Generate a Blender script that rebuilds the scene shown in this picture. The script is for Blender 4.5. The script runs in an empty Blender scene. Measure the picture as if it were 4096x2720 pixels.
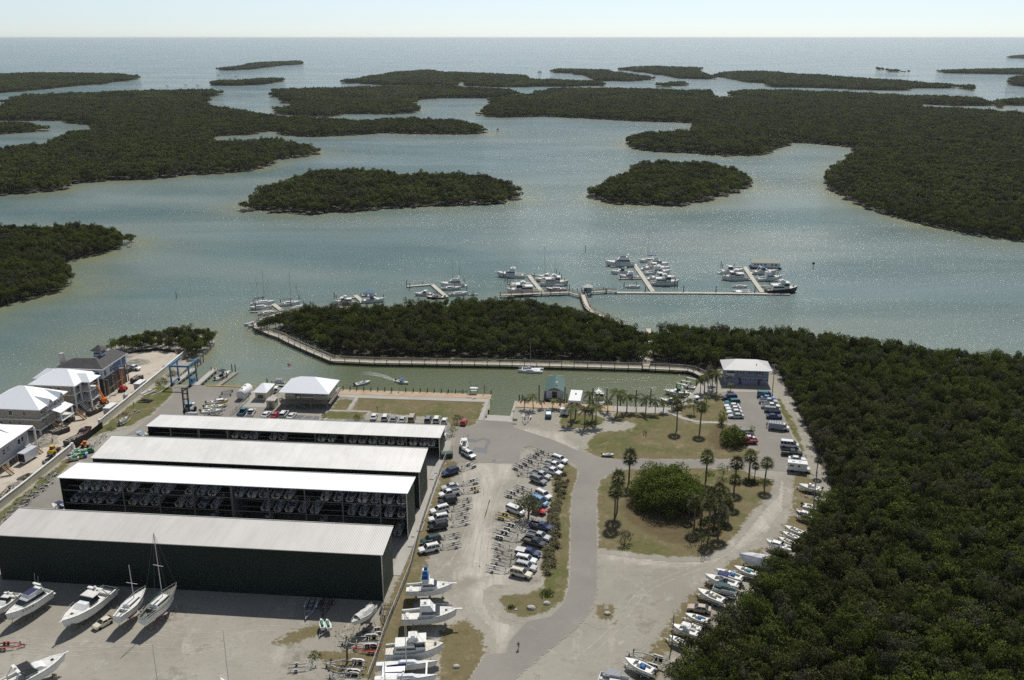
import bpy, bmesh, math, random
import numpy as np
from mathutils import Vector, Matrix
random.seed(7); RNG = np.random.default_rng(7)
R = math.radians
scene = bpy.context.scene
col = scene.collection
# ---------------------------------------------------------------- camera
F = 3700.0; YH = 150.0; TH = math.atan((1360-YH)/F); HC = 117.0*math.cos(TH)
cam_d = bpy.data.cameras.new("camera"); cam = bpy.data.objects.new("camera", cam_d); col.objects.link(cam)
cam_d.sensor_width = 36.0; cam_d.lens = F/4096*36.0; cam_d.clip_start = 1.0; cam_d.clip_end = 200000.0
cam.location = (0, 0, HC); cam.rotation_euler = (math.pi/2-TH, 0, 0)
scene.camera = cam
# ---------------------------------------------------------------- world, sun, exposure
SUN_EL = R(54.5); SUN_AZ = math.atan2(0.268, 0.963)      # azimuth measured from +Y towards +X
world = bpy.data.worlds.new("World"); scene.world = world; world.use_nodes = True
wn = world.node_tree; wn.nodes.clear()
wo = wn.nodes.new('ShaderNodeOutputWorld'); wb = wn.nodes.new('ShaderNodeBackground'); ws = wn.nodes.new('ShaderNodeTexSky')
ws.sky_type = 'NISHITA'; ws.sun_disc = False; ws.sun_elevation = SUN_EL; ws.sun_rotation = SUN_AZ
ws.altitude = 0; ws.air_density = 0.55; ws.dust_density = 0.3; ws.ozone_density = 1.0
wb.inputs['Strength'].default_value = 0.112
tn = wn.nodes.new('ShaderNodeMix'); tn.data_type = 'RGBA'; tn.blend_type = 'MULTIPLY'; tn.inputs[0].default_value = 1.0; tn.inputs[7].default_value = (.95, .995, 1.0, 1)
hs_ = wn.nodes.new('ShaderNodeHueSaturation'); hs_.inputs['Saturation'].default_value = .6; wn.links.new(ws.outputs[0], hs_.inputs['Color']); wn.links.new(hs_.outputs[0], tn.inputs[6]); wn.links.new(tn.outputs[2], wb.inputs[0]); wn.links.new(wb.outputs[0], wo.inputs[0])
sd = bpy.data.lights.new("sun", 'SUN'); sd.energy = 4.1; sd.angle = R(0.5); sd.color = (1.0, 0.96, 0.9)
sun = bpy.data.objects.new("sun", sd); col.objects.link(sun); sun.location = (0, 0, 300)
sdir = Vector((math.cos(SUN_EL)*math.sin(SUN_AZ), math.cos(SUN_EL)*math.cos(SUN_AZ), math.sin(SUN_EL)))
sun.rotation_euler = sdir.to_track_quat('Z', 'Y').to_euler()
scene.view_settings.view_transform = 'Standard'; scene.view_settings.look = 'None'
scene.view_settings.gamma = 1.0; scene.view_settings.exposure = 0.0; scene.view_settings.use_curve_mapping = False
scene.cycles.max_bounces = 6; scene.cycles.diffuse_bounces = 2; scene.cycles.glossy_bounces = 2
scene.cycles.transparent_max_bounces = 6; scene.cycles.volume_bounces = 0
scene.cycles.use_denoising = False      # keeps the sun glints and leaf texture crisp
scene.cycles.sample_clamp_direct = 7.0; scene.cycles.sample_clamp_indirect = 4.0
# ---------------------------------------------------------------- coordinates
# survey readings: each tile letter is one enlarged part of the photograph; at() turns a reading into the place on the ground
T = {'A':(0,1200,.42355),'B':(1000,1200,.42355),'C':(2000,1200,.42355),'D':(3000,1200,.42355),'E':(900,950,.42355),
 'F':(1900,900,.25413),'G':(2400,900,.33884),'H':(0,1650,.35072),'I':(700,1650,.4659),'J':(1500,1650,.41456),
 'K':(2300,1600,.41456),'L':(3000,1500,.44643),'M':(0,2200,.38119),'N':(900,2200,.42355),'O':(2200,2150,.42355),
 'S':(0,0,1.7349),'AA':(0,1350,.22321),'AB':(450,1400,.22321),'AC':(2600,1380,.2551),'AD':(1900,2120,.17857),
 'AE':(1800,2300,.26786),'AF':(2400,2500,.44444),'AG':(1400,2450,.37037),'AH':(0,1850,.3125),'AI':(0,1620,.3794),
 'AJ':(2050,1480,.3125),'AK':(1000,1480,.2963),
 'U1':(0,200,.59297),'U2':(1000,200,.59297),'U3':(2000,200,.59297),'U4':(2900,200,.51024)}
ST, CT = math.sin(TH), math.cos(TH)
WZ = -1.2                                               # water level
def at(t, x, y, z=0.0):
    a = T[t]; px = a[0]+x*a[2]; py = a[1]+y*a[2]
    u = (px-2048)/F; v = (py-1360)/F
    k = (z-HC)/(-(ST+v*CT))
    return (u*k, (CT-v*ST)*k)
AL = R(-5.5); UX, UY = math.cos(AL), math.sin(AL)        # marina frame: u along the sheds, v away from the camera
def W(u, v): return (u*UX-v*UY, u*UY+v*UX)
def loc(p): return (p[0]*UX+p[1]*UY, -p[0]*UY+p[1]*UX)
def atv(t, x, y, vpl):                                   # reading on the upright plane v = vpl -> (u, z)
    a = T[t]; px = a[0]+x*a[2]; py = a[1]+y*a[2]
    u = (px-2048)/F; v = (py-1360)/F
    dx, dy, dz = u, CT-v*ST, -(ST+v*CT)
    k = vpl/(-dx*UY+dy*UX)
    return (dx*k*UX+dy*k*UY, HC+dz*k)
def seg(t, x1, y1, x2, y2, z=0.0):
    a = at(t, x1, y1, z); b = at(t, x2, y2, z)
    return ((a[0]+b[0])/2, (a[1]+b[1])/2), math.atan2(b[1]-a[1], b[0]-a[0]), math.dist(a, b)
ORD = ['first','second','third','fourth','fifth','sixth','seventh','eighth','ninth','tenth','eleventh','twelfth','thirteenth','fourteenth','fifteenth',
 'sixteenth','seventeenth','eighteenth','nineteenth','twentieth','twenty-first','twenty-second','twenty-third','twenty-fourth','twenty-fifth','twenty-sixth','twenty-seventh','twenty-eighth','twenty-ninth','thirtieth']
# ---------------------------------------------------------------- materials
def new_mat(name):
    m = bpy.data.materials.new(name); m.use_nodes = True
    nt = m.node_tree; b = nt.nodes['Principled BSDF']; return m, nt, b
def N(nt, typ, **kw):
    n = nt.nodes.new(typ)
    for k, v in kw.items():
        if k.startswith('i_'): n.inputs[k[2:].replace('_', ' ')].default_value = v
        else: setattr(n, k, v)
    return n
def noise(nt, scale, detail=4, rough=0.6, vec=None, lo=0.3, hi=0.7, dist=0.0):
    n = N(nt, 'ShaderNodeTexNoise'); n.inputs['Scale'].default_value = scale; n.inputs['Detail'].default_value = detail
    n.inputs['Roughness'].default_value = rough; n.inputs['Distortion'].default_value = dist
    if vec is not None: nt.links.new(vec, n.inputs['Vector'])
    r = N(nt, 'ShaderNodeMapRange'); r.inputs['From Min'].default_value = lo; r.inputs['From Max'].default_value = hi
    nt.links.new(n.outputs['Fac'], r.inputs['Value']); return r.outputs['Result']
def mix(nt, a, b, fac, mode='MIX'):
    n = N(nt, 'ShaderNodeMix', data_type='RGBA', blend_type=mode)
    for sock, v in ((n.inputs[6], a), (n.inputs[7], b), (n.inputs[0], fac)):
        if isinstance(v, bpy.types.NodeSocket): nt.links.new(v, sock)
        elif isinstance(v, (tuple, list)): sock.default_value = (*v[:3], 1)
        else: sock.default_value = v
    return n.outputs[2]
def math_n(nt, op, a, b=None):
    n = N(nt, 'ShaderNodeMath', operation=op)
    for i, v in enumerate((a, b)):
        if v is None: continue
        if isinstance(v, bpy.types.NodeSocket): nt.links.new(v, n.inputs[i])
        else: n.inputs[i].default_value = v
    return n.outputs[0]
def pos(nt): return N(nt, 'ShaderNodeNewGeometry').outputs['Position']
def simple(name, c, rough=0.6, c2=None, scale=1.0, spec=0.4, metal=0.0, coat=0.0, obj=False, wave=None):
    m, nt, b = new_mat(name)
    b.inputs['Roughness'].default_value = rough; b.inputs['Specular IOR Level'].default_value = spec; b.inputs['Metallic'].default_value = metal
    b.inputs['Coat Weight'].default_value = coat
    base = c
    if obj:
        oi = N(nt, 'ShaderNodeObjectInfo'); base = oi.outputs['Color']
    if c2 is not None:
        tc = N(nt, 'ShaderNodeTexCoord').outputs['Object']
        f = noise(nt, scale, vec=tc)
        if obj: base = mix(nt, base, mix(nt, base, c2, 1.0, 'MULTIPLY'), f)
        else: base = mix(nt, c, c2, f)
    if wave:
        tc = N(nt, 'ShaderNodeTexCoord').outputs['Object']
        w = N(nt, 'ShaderNodeTexWave', bands_direction=wave[0]); w.inputs['Scale'].default_value = wave[1]; nt.links.new(tc, w.inputs['Vector'])
        base = mix(nt, base, mix(nt, base, wave[2], 1.0, 'MULTIPLY'), w.outputs['Fac'])
        if len(wave) > 3:
            bp = N(nt, 'ShaderNodeBump'); bp.inputs['Strength'].default_value = wave[3]; bp.inputs['Distance'].default_value = 0.05
            nt.links.new(w.outputs['Fac'], bp.inputs['Height']); nt.links.new(bp.outputs[0], b.inputs['Normal'])
    if isinstance(base, bpy.types.NodeSocket): nt.links.new(base, b.inputs['Base Color'])
    else: b.inputs['Base Color'].default_value = (*base, 1)
    return m
M = {}
M['paint'] = simple('car_paint', (1,1,1), 0.25, spec=0.5, coat=0.6, obj=True)
M['gel'] = simple('gelcoat', (1,1,1), 0.35, c2=(.82,.82,.8), scale=1.2, obj=True)
M['canvas'] = simple('canvas', (1,1,1), 0.8, c2=(.8,.8,.8), scale=2.0, obj=True)
M['glass'] = simple('dark_glass', (.02,.028,.032), 0.08, spec=0.8)
M['tyre'] = simple('rubber', (.018,.018,.018), 0.8)
M['rim'] = simple('rim_metal', (.5,.5,.5), 0.35, metal=0.7)
M['lamp'] = simple('lamp_lens', (.75,.75,.72), 0.15, spec=0.7)
M['redlamp'] = simple('tail_lamp', (.35,.015,.01), 0.2)
M['alu'] = simple('aluminium', (.62,.62,.62), 0.4, metal=0.6)
M['galv'] = simple('galvanised_steel', (.42,.42,.42), 0.5, metal=0.3, c2=(.3,.3,.29), scale=3)
M['black'] = simple('black_paint', (.015,.015,.016), 0.45)
M['motor'] = simple('outboard_black', (.03,.03,.034), 0.3, coat=.4)
M['white'] = simple('white_paint', (.78,.78,.76), 0.45, c2=(.66,.66,.63), scale=.7)
M['wood'] = simple('weathered_wood', (.34,.30,.25), 0.85, c2=(.2,.17,.14), scale=1.5)
M['pile'] = simple('creosote_timber', (.05,.042,.036), 0.85, c2=(.1,.085,.07), scale=2)
M['lumber'] = simple('new_lumber', (.42,.26,.13), 0.8, c2=(.3,.17,.08), scale=2)
M['conc'] = simple('concrete', (.46,.44,.40), 0.85, c2=(.34,.32,.29), scale=.5)
M['red'] = simple('red_paint', (.45,.02,.02), 0.4)
M['orange'] = simple('orange_paint', (.75,.2,.02), 0.4)
M['yellow'] = simple('yellow_paint', (.7,.42,.03), 0.45)
M['blue'] = simple('blue_steel_paint', (.06,.2,.38), 0.4, c2=(.04,.13,.26), scale=1)
M['wire'] = simple('wire', (.12,.12,.12), 0.6)
M['skin'] = simple('skin', (.45,.26,.18), 0.6)
M['cloth'] = simple('cloth', (1,1,1), 0.9, obj=True)
# ground: one position-driven gravel pattern shared by the sheets that blend into it
def gravel(nt):
    p = pos(nt)
    mp = N(nt, 'ShaderNodeMapping'); mp.inputs['Scale'].default_value = (.5, .16, 1); mp.inputs['Rotation'].default_value = (0, 0, R(12)); nt.links.new(p, mp.inputs['Vector'])
    a = mix(nt, (.272,.252,.208), (.352,.33,.278), noise(nt, .045, 5, .65, p, .38, .62))
    a = mix(nt, a, (.19,.172,.13), noise(nt, .09, 7, .8, p, .54, .68))
    a = mix(nt, a, (.41,.395,.35), noise(nt, .16, 7, .8, p, .56, .7))
    a = mix(nt, a, (.42,.39,.34), noise(nt, .55, 5, .7, mp.outputs[0], .58, .72))
    a = mix(nt, a, (.24,.22,.18), noise(nt, .6, 6, .85, p, .56, .66))
    return mix(nt, a, (.17,.15,.11), noise(nt, 1.9, 4, .8, p, .6, .7))
def grassc(nt, green=.5):
    p = pos(nt)
    a = mix(nt, (.165,.138,.074), (.1,.114,.036), noise(nt, .08, 6, .7, p, .58-.25*green, .74-.25*green))
    a = mix(nt, a, (.245,.2,.125), noise(nt, .22, 7, .8, p, .53, .66))
    a = mix(nt, a, (.105,.082,.04), noise(nt, .5, 6, .85, p, .53, .66))
    a = mix(nt, a, (.1,.1,.035), noise(nt, 1.5, 4, .8, p, .55, .7))
    return mix(nt, a, (.34,.3,.235), noise(nt, .8, 6, .9, p, .6, .68))
def asph(nt, c1=(.27,.25,.218), c2=(.226,.21,.184)):
    p = pos(nt)
    a = mix(nt, c1, c2, noise(nt, .06, 5, .6, p, .35, .65))
    a = mix(nt, a, (.3,.285,.26), noise(nt, .2, 7, .8, p, .56, .72))
    a = mix(nt, a, (.19,.18,.165), noise(nt, .12, 6, .8, p, .6, .75))
    return mix(nt, a, (.13,.125,.115), noise(nt, 2.5, 3, .7, p, .58, .85))
def plaintrack(nt):
    p = pos(nt); mp = N(nt, 'ShaderNodeMapping'); mp.inputs['Scale'].default_value = (.6, .12, 1); mp.inputs['Rotation'].default_value = (0, 0, R(-8)); nt.links.new(p, mp.inputs['Vector'])
    a = mix(nt, (.46,.43,.37), (.36,.335,.29), noise(nt, .5, 6, .7, mp.outputs[0], .4, .6)); return mix(nt, a, (.54,.51,.45), noise(nt, .35, 7, .8, p, .56, .68))
def conc(nt):
    p = pos(nt); a = mix(nt, (.42,.40,.355), (.33,.31,.275), noise(nt, .15, 5, .6, p))
    return mix(nt, a, (.3,.28,.24), noise(nt, .9, 5, .7, p, .6, .8))
def blend_mat(name, top, under=gravel, amp=2.2, soft=.5, scale=.35, bump=0.0):
    m, nt, b = new_mat(name); b.inputs['Roughness'].default_value = .95; b.inputs['Specular IOR Level'].default_value = .1
    at_ = N(nt, 'ShaderNodeAttribute', attribute_name='sd')
    n = N(nt, 'ShaderNodeTexNoise'); n.inputs['Scale'].default_value = scale; n.inputs['Detail'].default_value = 6; n.inputs['Roughness'].default_value = .75
    nt.links.new(pos(nt), n.inputs['Vector'])
    s = math_n(nt, 'MULTIPLY', math_n(nt, 'SUBTRACT', n.outputs['Fac'], .5), amp*2.5)
    s = math_n(nt, 'ADD', s, at_.outputs['Fac'])
    r = N(nt, 'ShaderNodeMapRange'); r.inputs['From Min'].default_value = -soft*.5; r.inputs['From Max'].default_value = soft*.5
    nt.links.new(s, r.inputs['Value'])
    nt.links.new(mix(nt, under(nt), top(nt), r.outputs['Result']), b.inputs['Base Color'])
    return m
def plain(name, fn, rough=.92, spec=.15):
    m, nt, b = new_mat(name); b.inputs['Roughness'].default_value = rough; b.inputs['Specular IOR Level'].default_value = spec
    nt.links.new(fn(nt), b.inputs['Base Color']); return m
M['gravel'] = plain('gravel', gravel)
M['grass'] = blend_mat('dry_grass', lambda nt: grassc(nt, .45))
M['grassgreen'] = blend_mat('green_grass', lambda nt: grassc(nt, .9))
M['scrub'] = blend_mat('scrubby_verge', lambda nt: grassc(nt, .1), amp=3.2, scale=.6)
M['asphalt'] = blend_mat('asphalt', asph, amp=.18, soft=.3)
M['asphalt_clean'] = plain('asphalt_lot', lambda nt: asph(nt, (.25,.232,.204), (.218,.203,.179)))
M['darkasph'] = blend_mat('asphalt_patch', lambda nt: asph(nt, (.2,.2,.205), (.17,.17,.175)), under=asph, amp=.5, soft=.15)
M['track'] = blend_mat('worn_pale_track', lambda nt: plaintrack(nt), amp=4.5, soft=3.0, scale=.12)
M['litter'] = blend_mat('leaf_litter', lambda nt: mix(nt, (.15,.115,.06), (.09,.075,.04), noise(nt, .8, 5, .8, pos(nt))), under=lambda nt: grassc(nt, .3), amp=3.0, soft=1.5, scale=.3)
M['concrete_g'] = plain('concrete_slab', conc)
def sandc(nt):
    p = pos(nt); a = mix(nt, (.52,.47,.395), (.43,.375,.3), noise(nt, .08, 5, .7, p)); a = mix(nt, a, (.25,.19,.14), noise(nt, .22, 7, .8, p, .54, .7))
    return mix(nt, a, (.56,.51,.44), noise(nt, .15, 5, .7, p, .55, .75))
M['sand'] = blend_mat('construction_sand', sandc, amp=1.5)
def mudc(nt):
    p = pos(nt); return mix(nt, (.05,.045,.032), (.1,.085,.06), noise(nt, .5, 5, .7, p))
M['mud'] = blend_mat('mangrove_mud', mudc, amp=1.5)
M['mudplain'] = plain('island_mud', mudc)
def plankc(nt):
    p = pos(nt)
    mp = N(nt, 'ShaderNodeMapping'); mp.inputs['Rotation'].default_value = (0, 0, -AL); nt.links.new(p, mp.inputs['Vector'])
    w = N(nt, 'ShaderNodeTexWave', bands_direction='X'); w.inputs['Scale'].default_value = 2.2; w.inputs['Distortion'].default_value = .3
    nt.links.new(mp.outputs[0], w.inputs['Vector'])
    a = mix(nt, (.42,.30,.19), (.34,.23,.14), w.outputs['Fac']); return mix(nt, a, (.46,.37,.27), noise(nt, .3, 4, .6, p))
M['plank'] = plain('dock_planks', plankc, .85)
M['walkwood'] = simple('pale_deck_boards', (.58,.53,.44), .85, c2=(.42,.38,.31), scale=.6)
M['float'] = simple('floating_dock_concrete', (.52,.49,.42), .85, c2=(.4,.38,.32), scale=.4)
M['line'] = simple('worn_white_line', (.7,.7,.68), .8, c2=(.45,.44,.42), scale=3)
M['yline'] = simple('yellow_kerb_paint', (.65,.45,.06), .7, c2=(.5,.35,.08), scale=3)
# ---------------------------------------------------------------- mesh builder
class MB:
    def __init__(s): s.v = []; s.f = []; s.m = []; s.mi = 0
    def add(s, vs, fs):
        o = len(s.v); s.v += [tuple(v) for v in vs]; s.f += [tuple(i+o for i in f) for f in fs]; s.m += [s.mi]*len(fs); return s
    def box(s, c, d, rz=0, taper=(1, 1), ry=0):
        hx, hy, hz = d[0]/2, d[1]/2, d[2]/2; vs = []
        for z in (-1, 1):
            t = taper if z > 0 else (1, 1)
            for x, y in ((-1,-1),(1,-1),(1,1),(-1,1)): vs.append((x*hx*t[0], y*hy*t[1], z*hz))
        cr, sr = math.cos(rz), math.sin(rz); cy, sy = math.cos(ry), math.sin(ry); out = []
        for x, y, z in vs:
            x, z = x*cy+z*sy, -x*sy+z*cy
            out.append((c[0]+x*cr-y*sr, c[1]+x*sr+y*cr, c[2]+z))
        return s.add(out, [(3,2,1,0),(4,5,6,7),(0,1,5,4),(1,2,6,5),(2,3,7,6),(3,0,4,7)])
    def tube(s, p, q, r, r2=None, n=6, cap=True):
        r2 = r if r2 is None else r2; p = Vector(p); q = Vector(q); d = (q-p)
        if d.length < 1e-6: return s
        d.normalize(); a = d.orthogonal().normalized(); b = d.cross(a); vs = []
        for (c, rr) in ((p, r), (q, r2)):
            for i in range(n):
                t = 2*math.pi*i/n; vs.append(c+a*math.cos(t)*rr+b*math.sin(t)*rr)
        fs = [(i, (i+1) % n, n+(i+1) % n, n+i) for i in range(n)]
        if cap: fs += [tuple(range(n))[::-1], tuple(range(n, 2*n))]
        return s.add(vs, fs)
    def path(s, pts, r, n=6):
        for a, b in zip(pts[:-1], pts[1:]): s.tube(a, b, r, n=n)
        return s
    def bar(s, p, q, w, h):                               # rectangular bar between two points
        p = Vector(p); q = Vector(q); d = (q-p).normalized(); up_ = Vector((0,0,1))
        if abs(d.z) > .99: up_ = Vector((1,0,0))
        a = d.cross(up_).normalized()*w/2; b = a.cross(d).normalized()*h/2
        vs = [p-a-b, p+a-b, p+a+b, p-a+b, q-a-b, q+a-b, q+a+b, q-a+b]
        return s.add(vs, [(0,1,2,3),(7,6,5,4),(1,0,4,5),(2,1,5,6),(3,2,6,7),(0,3,7,4)])
    def loft(s, secs, cap=True, closed=True):
        n = len(secs[0]); vs = [p for sec in secs for p in sec]; fs = []
        for k in range(len(secs)-1):
            for i in range(n if closed else n-1):
                j = (i+1) % n; fs.append((k*n+i, k*n+j, (k+1)*n+j, (k+1)*n+i))
        if cap: fs += [tuple(range(n))[::-1], tuple(range((len(secs)-1)*n, len(secs)*n))]
        return s.add(vs, fs)
    def prism(s, poly, z0, z1):
        n = len(poly); vs = [(x, y, z0) for x, y in poly]+[(x, y, z1) for x, y in poly]
        return s.add(vs, [tuple(range(n))[::-1], tuple(range(n, 2*n))]+[(i, (i+1) % n, n+(i+1) % n, n+i) for i in range(n)])
    def quad(s, *p): return s.add(p, [tuple(range(len(p)))])
    def sphere(s, c, r, n=8, m=5):
        rr = r if isinstance(r, (tuple, list)) else (r, r, r); secs = []
        for k in range(m+1):
            t = math.pi*k/m; t = min(max(t, .05), math.pi-.05)
            secs.append([(c[0]+rr[0]*math.sin(t)*math.cos(2*math.pi*i/n), c[1]+rr[1]*math.sin(t)*math.sin(2*math.pi*i/n), c[2]-rr[2]*math.cos(t)) for i in range(n)])
        return s.loft(secs)
    def build(s, name, mats, parent=None, smooth=False, color=None):
        me = bpy.data.meshes.new(name); me.from_pydata([tuple(map(float, v)) for v in s.v], [], s.f)
        if not isinstance(mats, (list, tuple)): mats = [mats]
        for m in mats: me.materials.append(m)
        if len(mats) > 1: me.polygons.foreach_set('material_index', s.m)
        if smooth: me.polygons.foreach_set('use_smooth', [True]*len(me.polygons))
        me.update()
        bm = bmesh.new(); bm.from_mesh(me); bmesh.ops.recalc_face_normals(bm, faces=bm.faces); bm.to_mesh(me); bm.free()
        o = bpy.data.objects.new(name, me); col.objects.link(o)
        if parent: o.parent = parent
        if color: o.color = (*color[:3], 1)
        return o
def tag(o, label, cat, group=None, kind=None):
    if label: o['label'] = label
    if cat: o['category'] = cat
    if group: o['group'] = group
    if kind: o['kind'] = kind
    return o
def struct(o): o['kind'] = 'structure'; return o
def thing(name, label, cat, loc_=(0,0,0), rz=0.0, group=None):
    o = bpy.data.objects.new(name, None); col.objects.link(o); o.empty_display_size = .5
    o.location = loc_; o.rotation_euler = (0, 0, rz); return tag(o, label, cat, group)
def clone(src, loc_, rz, label, group=None, scale=None, colors=None, name=None):
    """copy of a thing with copies of its parts and sub-parts; colors: {part name: colour}"""
    def cp(o, par):
        c = o.copy(); col.objects.link(c); c.parent = par
        if colors:
            k = o.name.split('.')[0]
            if k in colors: c.color = (*colors[k][:3], 1)
        for ch in o.children: cp(ch, c)
        return c
    r = cp(src, None); r.location = loc_; r.rotation_euler = (0, 0, rz)
    if scale: r.scale = scale if isinstance(scale, (tuple, list)) else (scale,)*3
    if label: r['label'] = label
    if group: r['group'] = group
    return r
PROTOS = []
def proto(o): PROTOS.append(o); return o
def drop_protos():
    for o in PROTOS:
        def rm(x):
            for c in list(x.children): rm(c)
            bpy.data.objects.remove(x, do_unlink=True)
        rm(o)
# ---------------------------------------------------------------- polygons
def inside(P, poly):
    x, y = P[:,0], P[:,1]; c = np.zeros(len(P), bool); n = len(poly)
    for i in range(n):
        x1, y1 = poly[i]; x2, y2 = poly[(i+1) % n]
        if y1 == y2: continue
        k = ((y1 > y) != (y2 > y)) & (x < (x2-x1)*(y-y1)/(y2-y1)+x1); c ^= k
    return c
def edged(P, poly):
    d = np.full(len(P), 1e9); n = len(poly)
    for i in range(n):
        a = np.array(poly[i]); b = np.array(poly[(i+1) % n]); ab = b-a; L = max((ab*ab).sum(), 1e-9)
        t = np.clip(((P-a)@ab)/L, 0, 1); q = a+t[:,None]*ab; d = np.minimum(d, np.hypot(*(P-q).T))
    return d
def sdf(P, poly): return np.where(inside(P, poly), 1, -1)*edged(P, poly)
def smooth_poly(poly, k=2):
    for _ in range(k):
        out = []
        for i in range(len(poly)):
            a, b = poly[i], poly[(i+1) % len(poly)]
            out += [(a[0]*.75+b[0]*.25, a[1]*.75+b[1]*.25), (a[0]*.25+b[0]*.75, a[1]*.25+b[1]*.75)]
        poly = out
    return poly
def sheet(name, polys, z, mat, cell=.8, pad=2.5):
    """ground sheet on a grid, carrying the distance to its own outline so the material can fray the edge"""
    if isinstance(polys[0][0], (int, float)): polys = [polys]
    A = np.array([p for q in polys for p in q]); x0, y0 = A.min(0)-pad; x1, y1 = A.max(0)+pad
    xs = np.arange(x0, x1+cell, cell); ys = np.arange(y0, y1+cell, cell); X, Y = np.meshgrid(xs, ys)
    P = np.stack([X.ravel(), Y.ravel()], 1); s = np.max([sdf(P, q) for q in polys], axis=0)
    keep = s > -pad; nx, ny = len(xs), len(ys); K = keep.reshape(ny, nx)
    c = K[:-1,:-1] & K[1:,:-1] & K[:-1,1:] & K[1:,1:]; J, I = np.nonzero(c); b = J*nx+I
    fs = np.stack([b, b+1, b+nx+1, b+nx], 1)
    used = np.unique(fs); mp = -np.ones(len(P), int); mp[used] = np.arange(len(used))
    V = np.column_stack([P[used], np.full(len(used), z)]); me = bpy.data.meshes.new(name)
    me.from_pydata(V.tolist(), [], mp[fs].tolist())
    me.attributes.new('sd', 'FLOAT', 'POINT').data.foreach_set('value', s[used].astype(np.float32))
    me.materials.append(mat); me.update()
    o = bpy.data.objects.new(name, me); col.objects.link(o); return struct(o)
def slab(name, poly, z0, z1, mat, top=None):
    bm = bmesh.new(); vs = [bm.verts.new((x, y, z1)) for x, y in poly]; f = bm.faces.new(vs)
    if f.normal.z < 0: f.normal_flip()
    r = bmesh.ops.extrude_face_region(bm, geom=[f]); 
    for g in r['geom']:
        if isinstance(g, bmesh.types.BMVert): g.co.z = z0
    bmesh.ops.triangulate(bm, faces=[q for q in bm.faces if len(q.verts) > 4]); bmesh.ops.recalc_face_normals(bm, faces=bm.faces)
    me = bpy.data.meshes.new(name); bm.to_mesh(me); bm.free(); me.materials.append(mat)
    o = bpy.data.objects.new(name, me); col.objects.link(o); return struct(o)
def pg(t, pts, z=0.0): return [at(t, p[0], p[1], z) for p in pts]
TREE_H = 6.5
def shore(*runs):
    """runs of readings: (tile, [(x,y,'t')|(x,y)]) - 't' readings are canopy tops, the others the water's edge"""
    out = []
    for t, pts in runs:
        for p in pts: out.append(at(t, p[0], p[1], TREE_H if len(p) > 2 else WZ+.3))
    return out
# ================================================================ LAND AND WATER
ISL = {}
ISL['centre'] = shore(('U2', [(-30,1025,1),(0,965,1),(65,925,1),(200,880,1),(400,805,1),(550,790,1),(750,795,1),(870,797,1),(1000,820,1),(1250,818,1),(1550,822,1),(1680,855,1),(1780,905,1),(1815,955,1),(1800,1000),(1700,1035),(1500,1043),(1250,1045),(1000,1060),(800,1080),(550,1095),(400,1103),(200,1090),(50,1080),(-25,1055)]))
ISL['right_small'] = shore(('U3', [(615,940,1),(660,890,1),(750,850,1),(900,800,1),(910,750,1),(1150,738,1),(1400,745,1),(1550,775,1),(1650,815,1),(1710,870,1),(1700,900),(1600,950),(1480,980),(1400,1015),(1220,1045),(1000,1043),(800,1035),(650,1010),(615,980)]))
ISL['left_mid'] = shore(('S', [(-80,515,1),(0,512,1),(100,515,1),(200,507,1),(260,520,1),(300,538,1),(302,553),(280,572),(235,585),(170,600),(142,606),(165,622,1),(178,642),(150,668),(100,682),(0,708),(-80,725)]))
ISL['left_big'] = shore(('U1', [(-150,385,1),(0,370,1),(150,300,1),(400,290,1),(700,280,1),(1000,270,1),(1430,265,1),(1455,280,1),(1400,310),(1335,345),(1430,372,1),(1700,405,1)]),
 ('U2', [(0,408,1),(200,440,1),(500,450,1),(720,470,1),(940,450,1),(1100,455,1),(1400,465,1),(1550,495,1),(1610,530,1),(1605,560),(1400,567),(1200,565),(900,560),(600,577),(400,585),(200,570),(180,545),(100,548),(0,570)]),
 ('U1', [(1600,574),(1430,582),(1440,612,1),(1600,600,1),(1740,590,1),(1900,595,1),(2100,630,1),(2150,665,1),(2150,685),(2050,715),(1850,740),(1845,770),(1700,810),(1500,830),(1250,840),(1130,862),(900,875),(700,880),(480,900),(440,940),(200,962),(0,977),(-150,985),
  (-150,655,1),(0,650,1),(150,632,1),(310,625,1),(340,600,1),(450,545,1),(620,520,1),(630,508),(450,490),(430,475),(0,475),(-150,475)]))
ISL['left_tip'] = shore(('U1', [(-150,485,1),(0,480,1),(200,482,1),(310,510,1),(305,540),(200,555),(0,567),(-150,575)]))
ISL['far_left'] = shore(('U1', [(-150,170,1),(0,160,1),(300,150,1),(800,158,1),(920,175,1),(930,185),(850,208),(600,235),(300,262),(0,290),(-150,300)]))
ISL['far_sand'] = shore(('U1', [(1440,136),(1480,122,1),(1620,105,1),(1740,82,1),(1900,76,1),(2000,72,1),(2045,95),(1850,108),(1720,128),(1550,138)]))
ISL['far_low'] = shore(('U1', [(1425,220,1),(1450,205,1),(1650,200,1),(1850,185,1),(1905,195,1),(1905,208),(1800,230),(1600,240),(1430,240)]))
ISL['middle'] = shore(('U2', [(155,290,1),(200,265,1),(400,255,1),(600,252,1),(870,243,1),(1100,240,1),(1400,245,1),(1700,262,1),(1790,285,1),(1815,302),(1640,325),(1400,322),(1250,322),(1050,350),(1140,378,1),(1147,405),(1100,425),(950,432),(650,430),(560,448),(400,447),(200,432),(150,402),(190,380,1),(300,370,1),(260,328),(155,312)]))
ISL['far_middle'] = shore(('U2', [(650,205,1),(750,185,1),(1000,145,1),(1200,132,1),(1270,145,1),(1600,155,1),(1850,170,1),(1870,190,1),(2361,210,1)]),('U3', [(690,230,1),(690,240),(500,245),(100,248)]),
 ('U2', [(1700,250),(1450,240),(1450,215),(1420,210),(1380,240),(1100,238),(900,235),(700,222)]))
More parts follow.
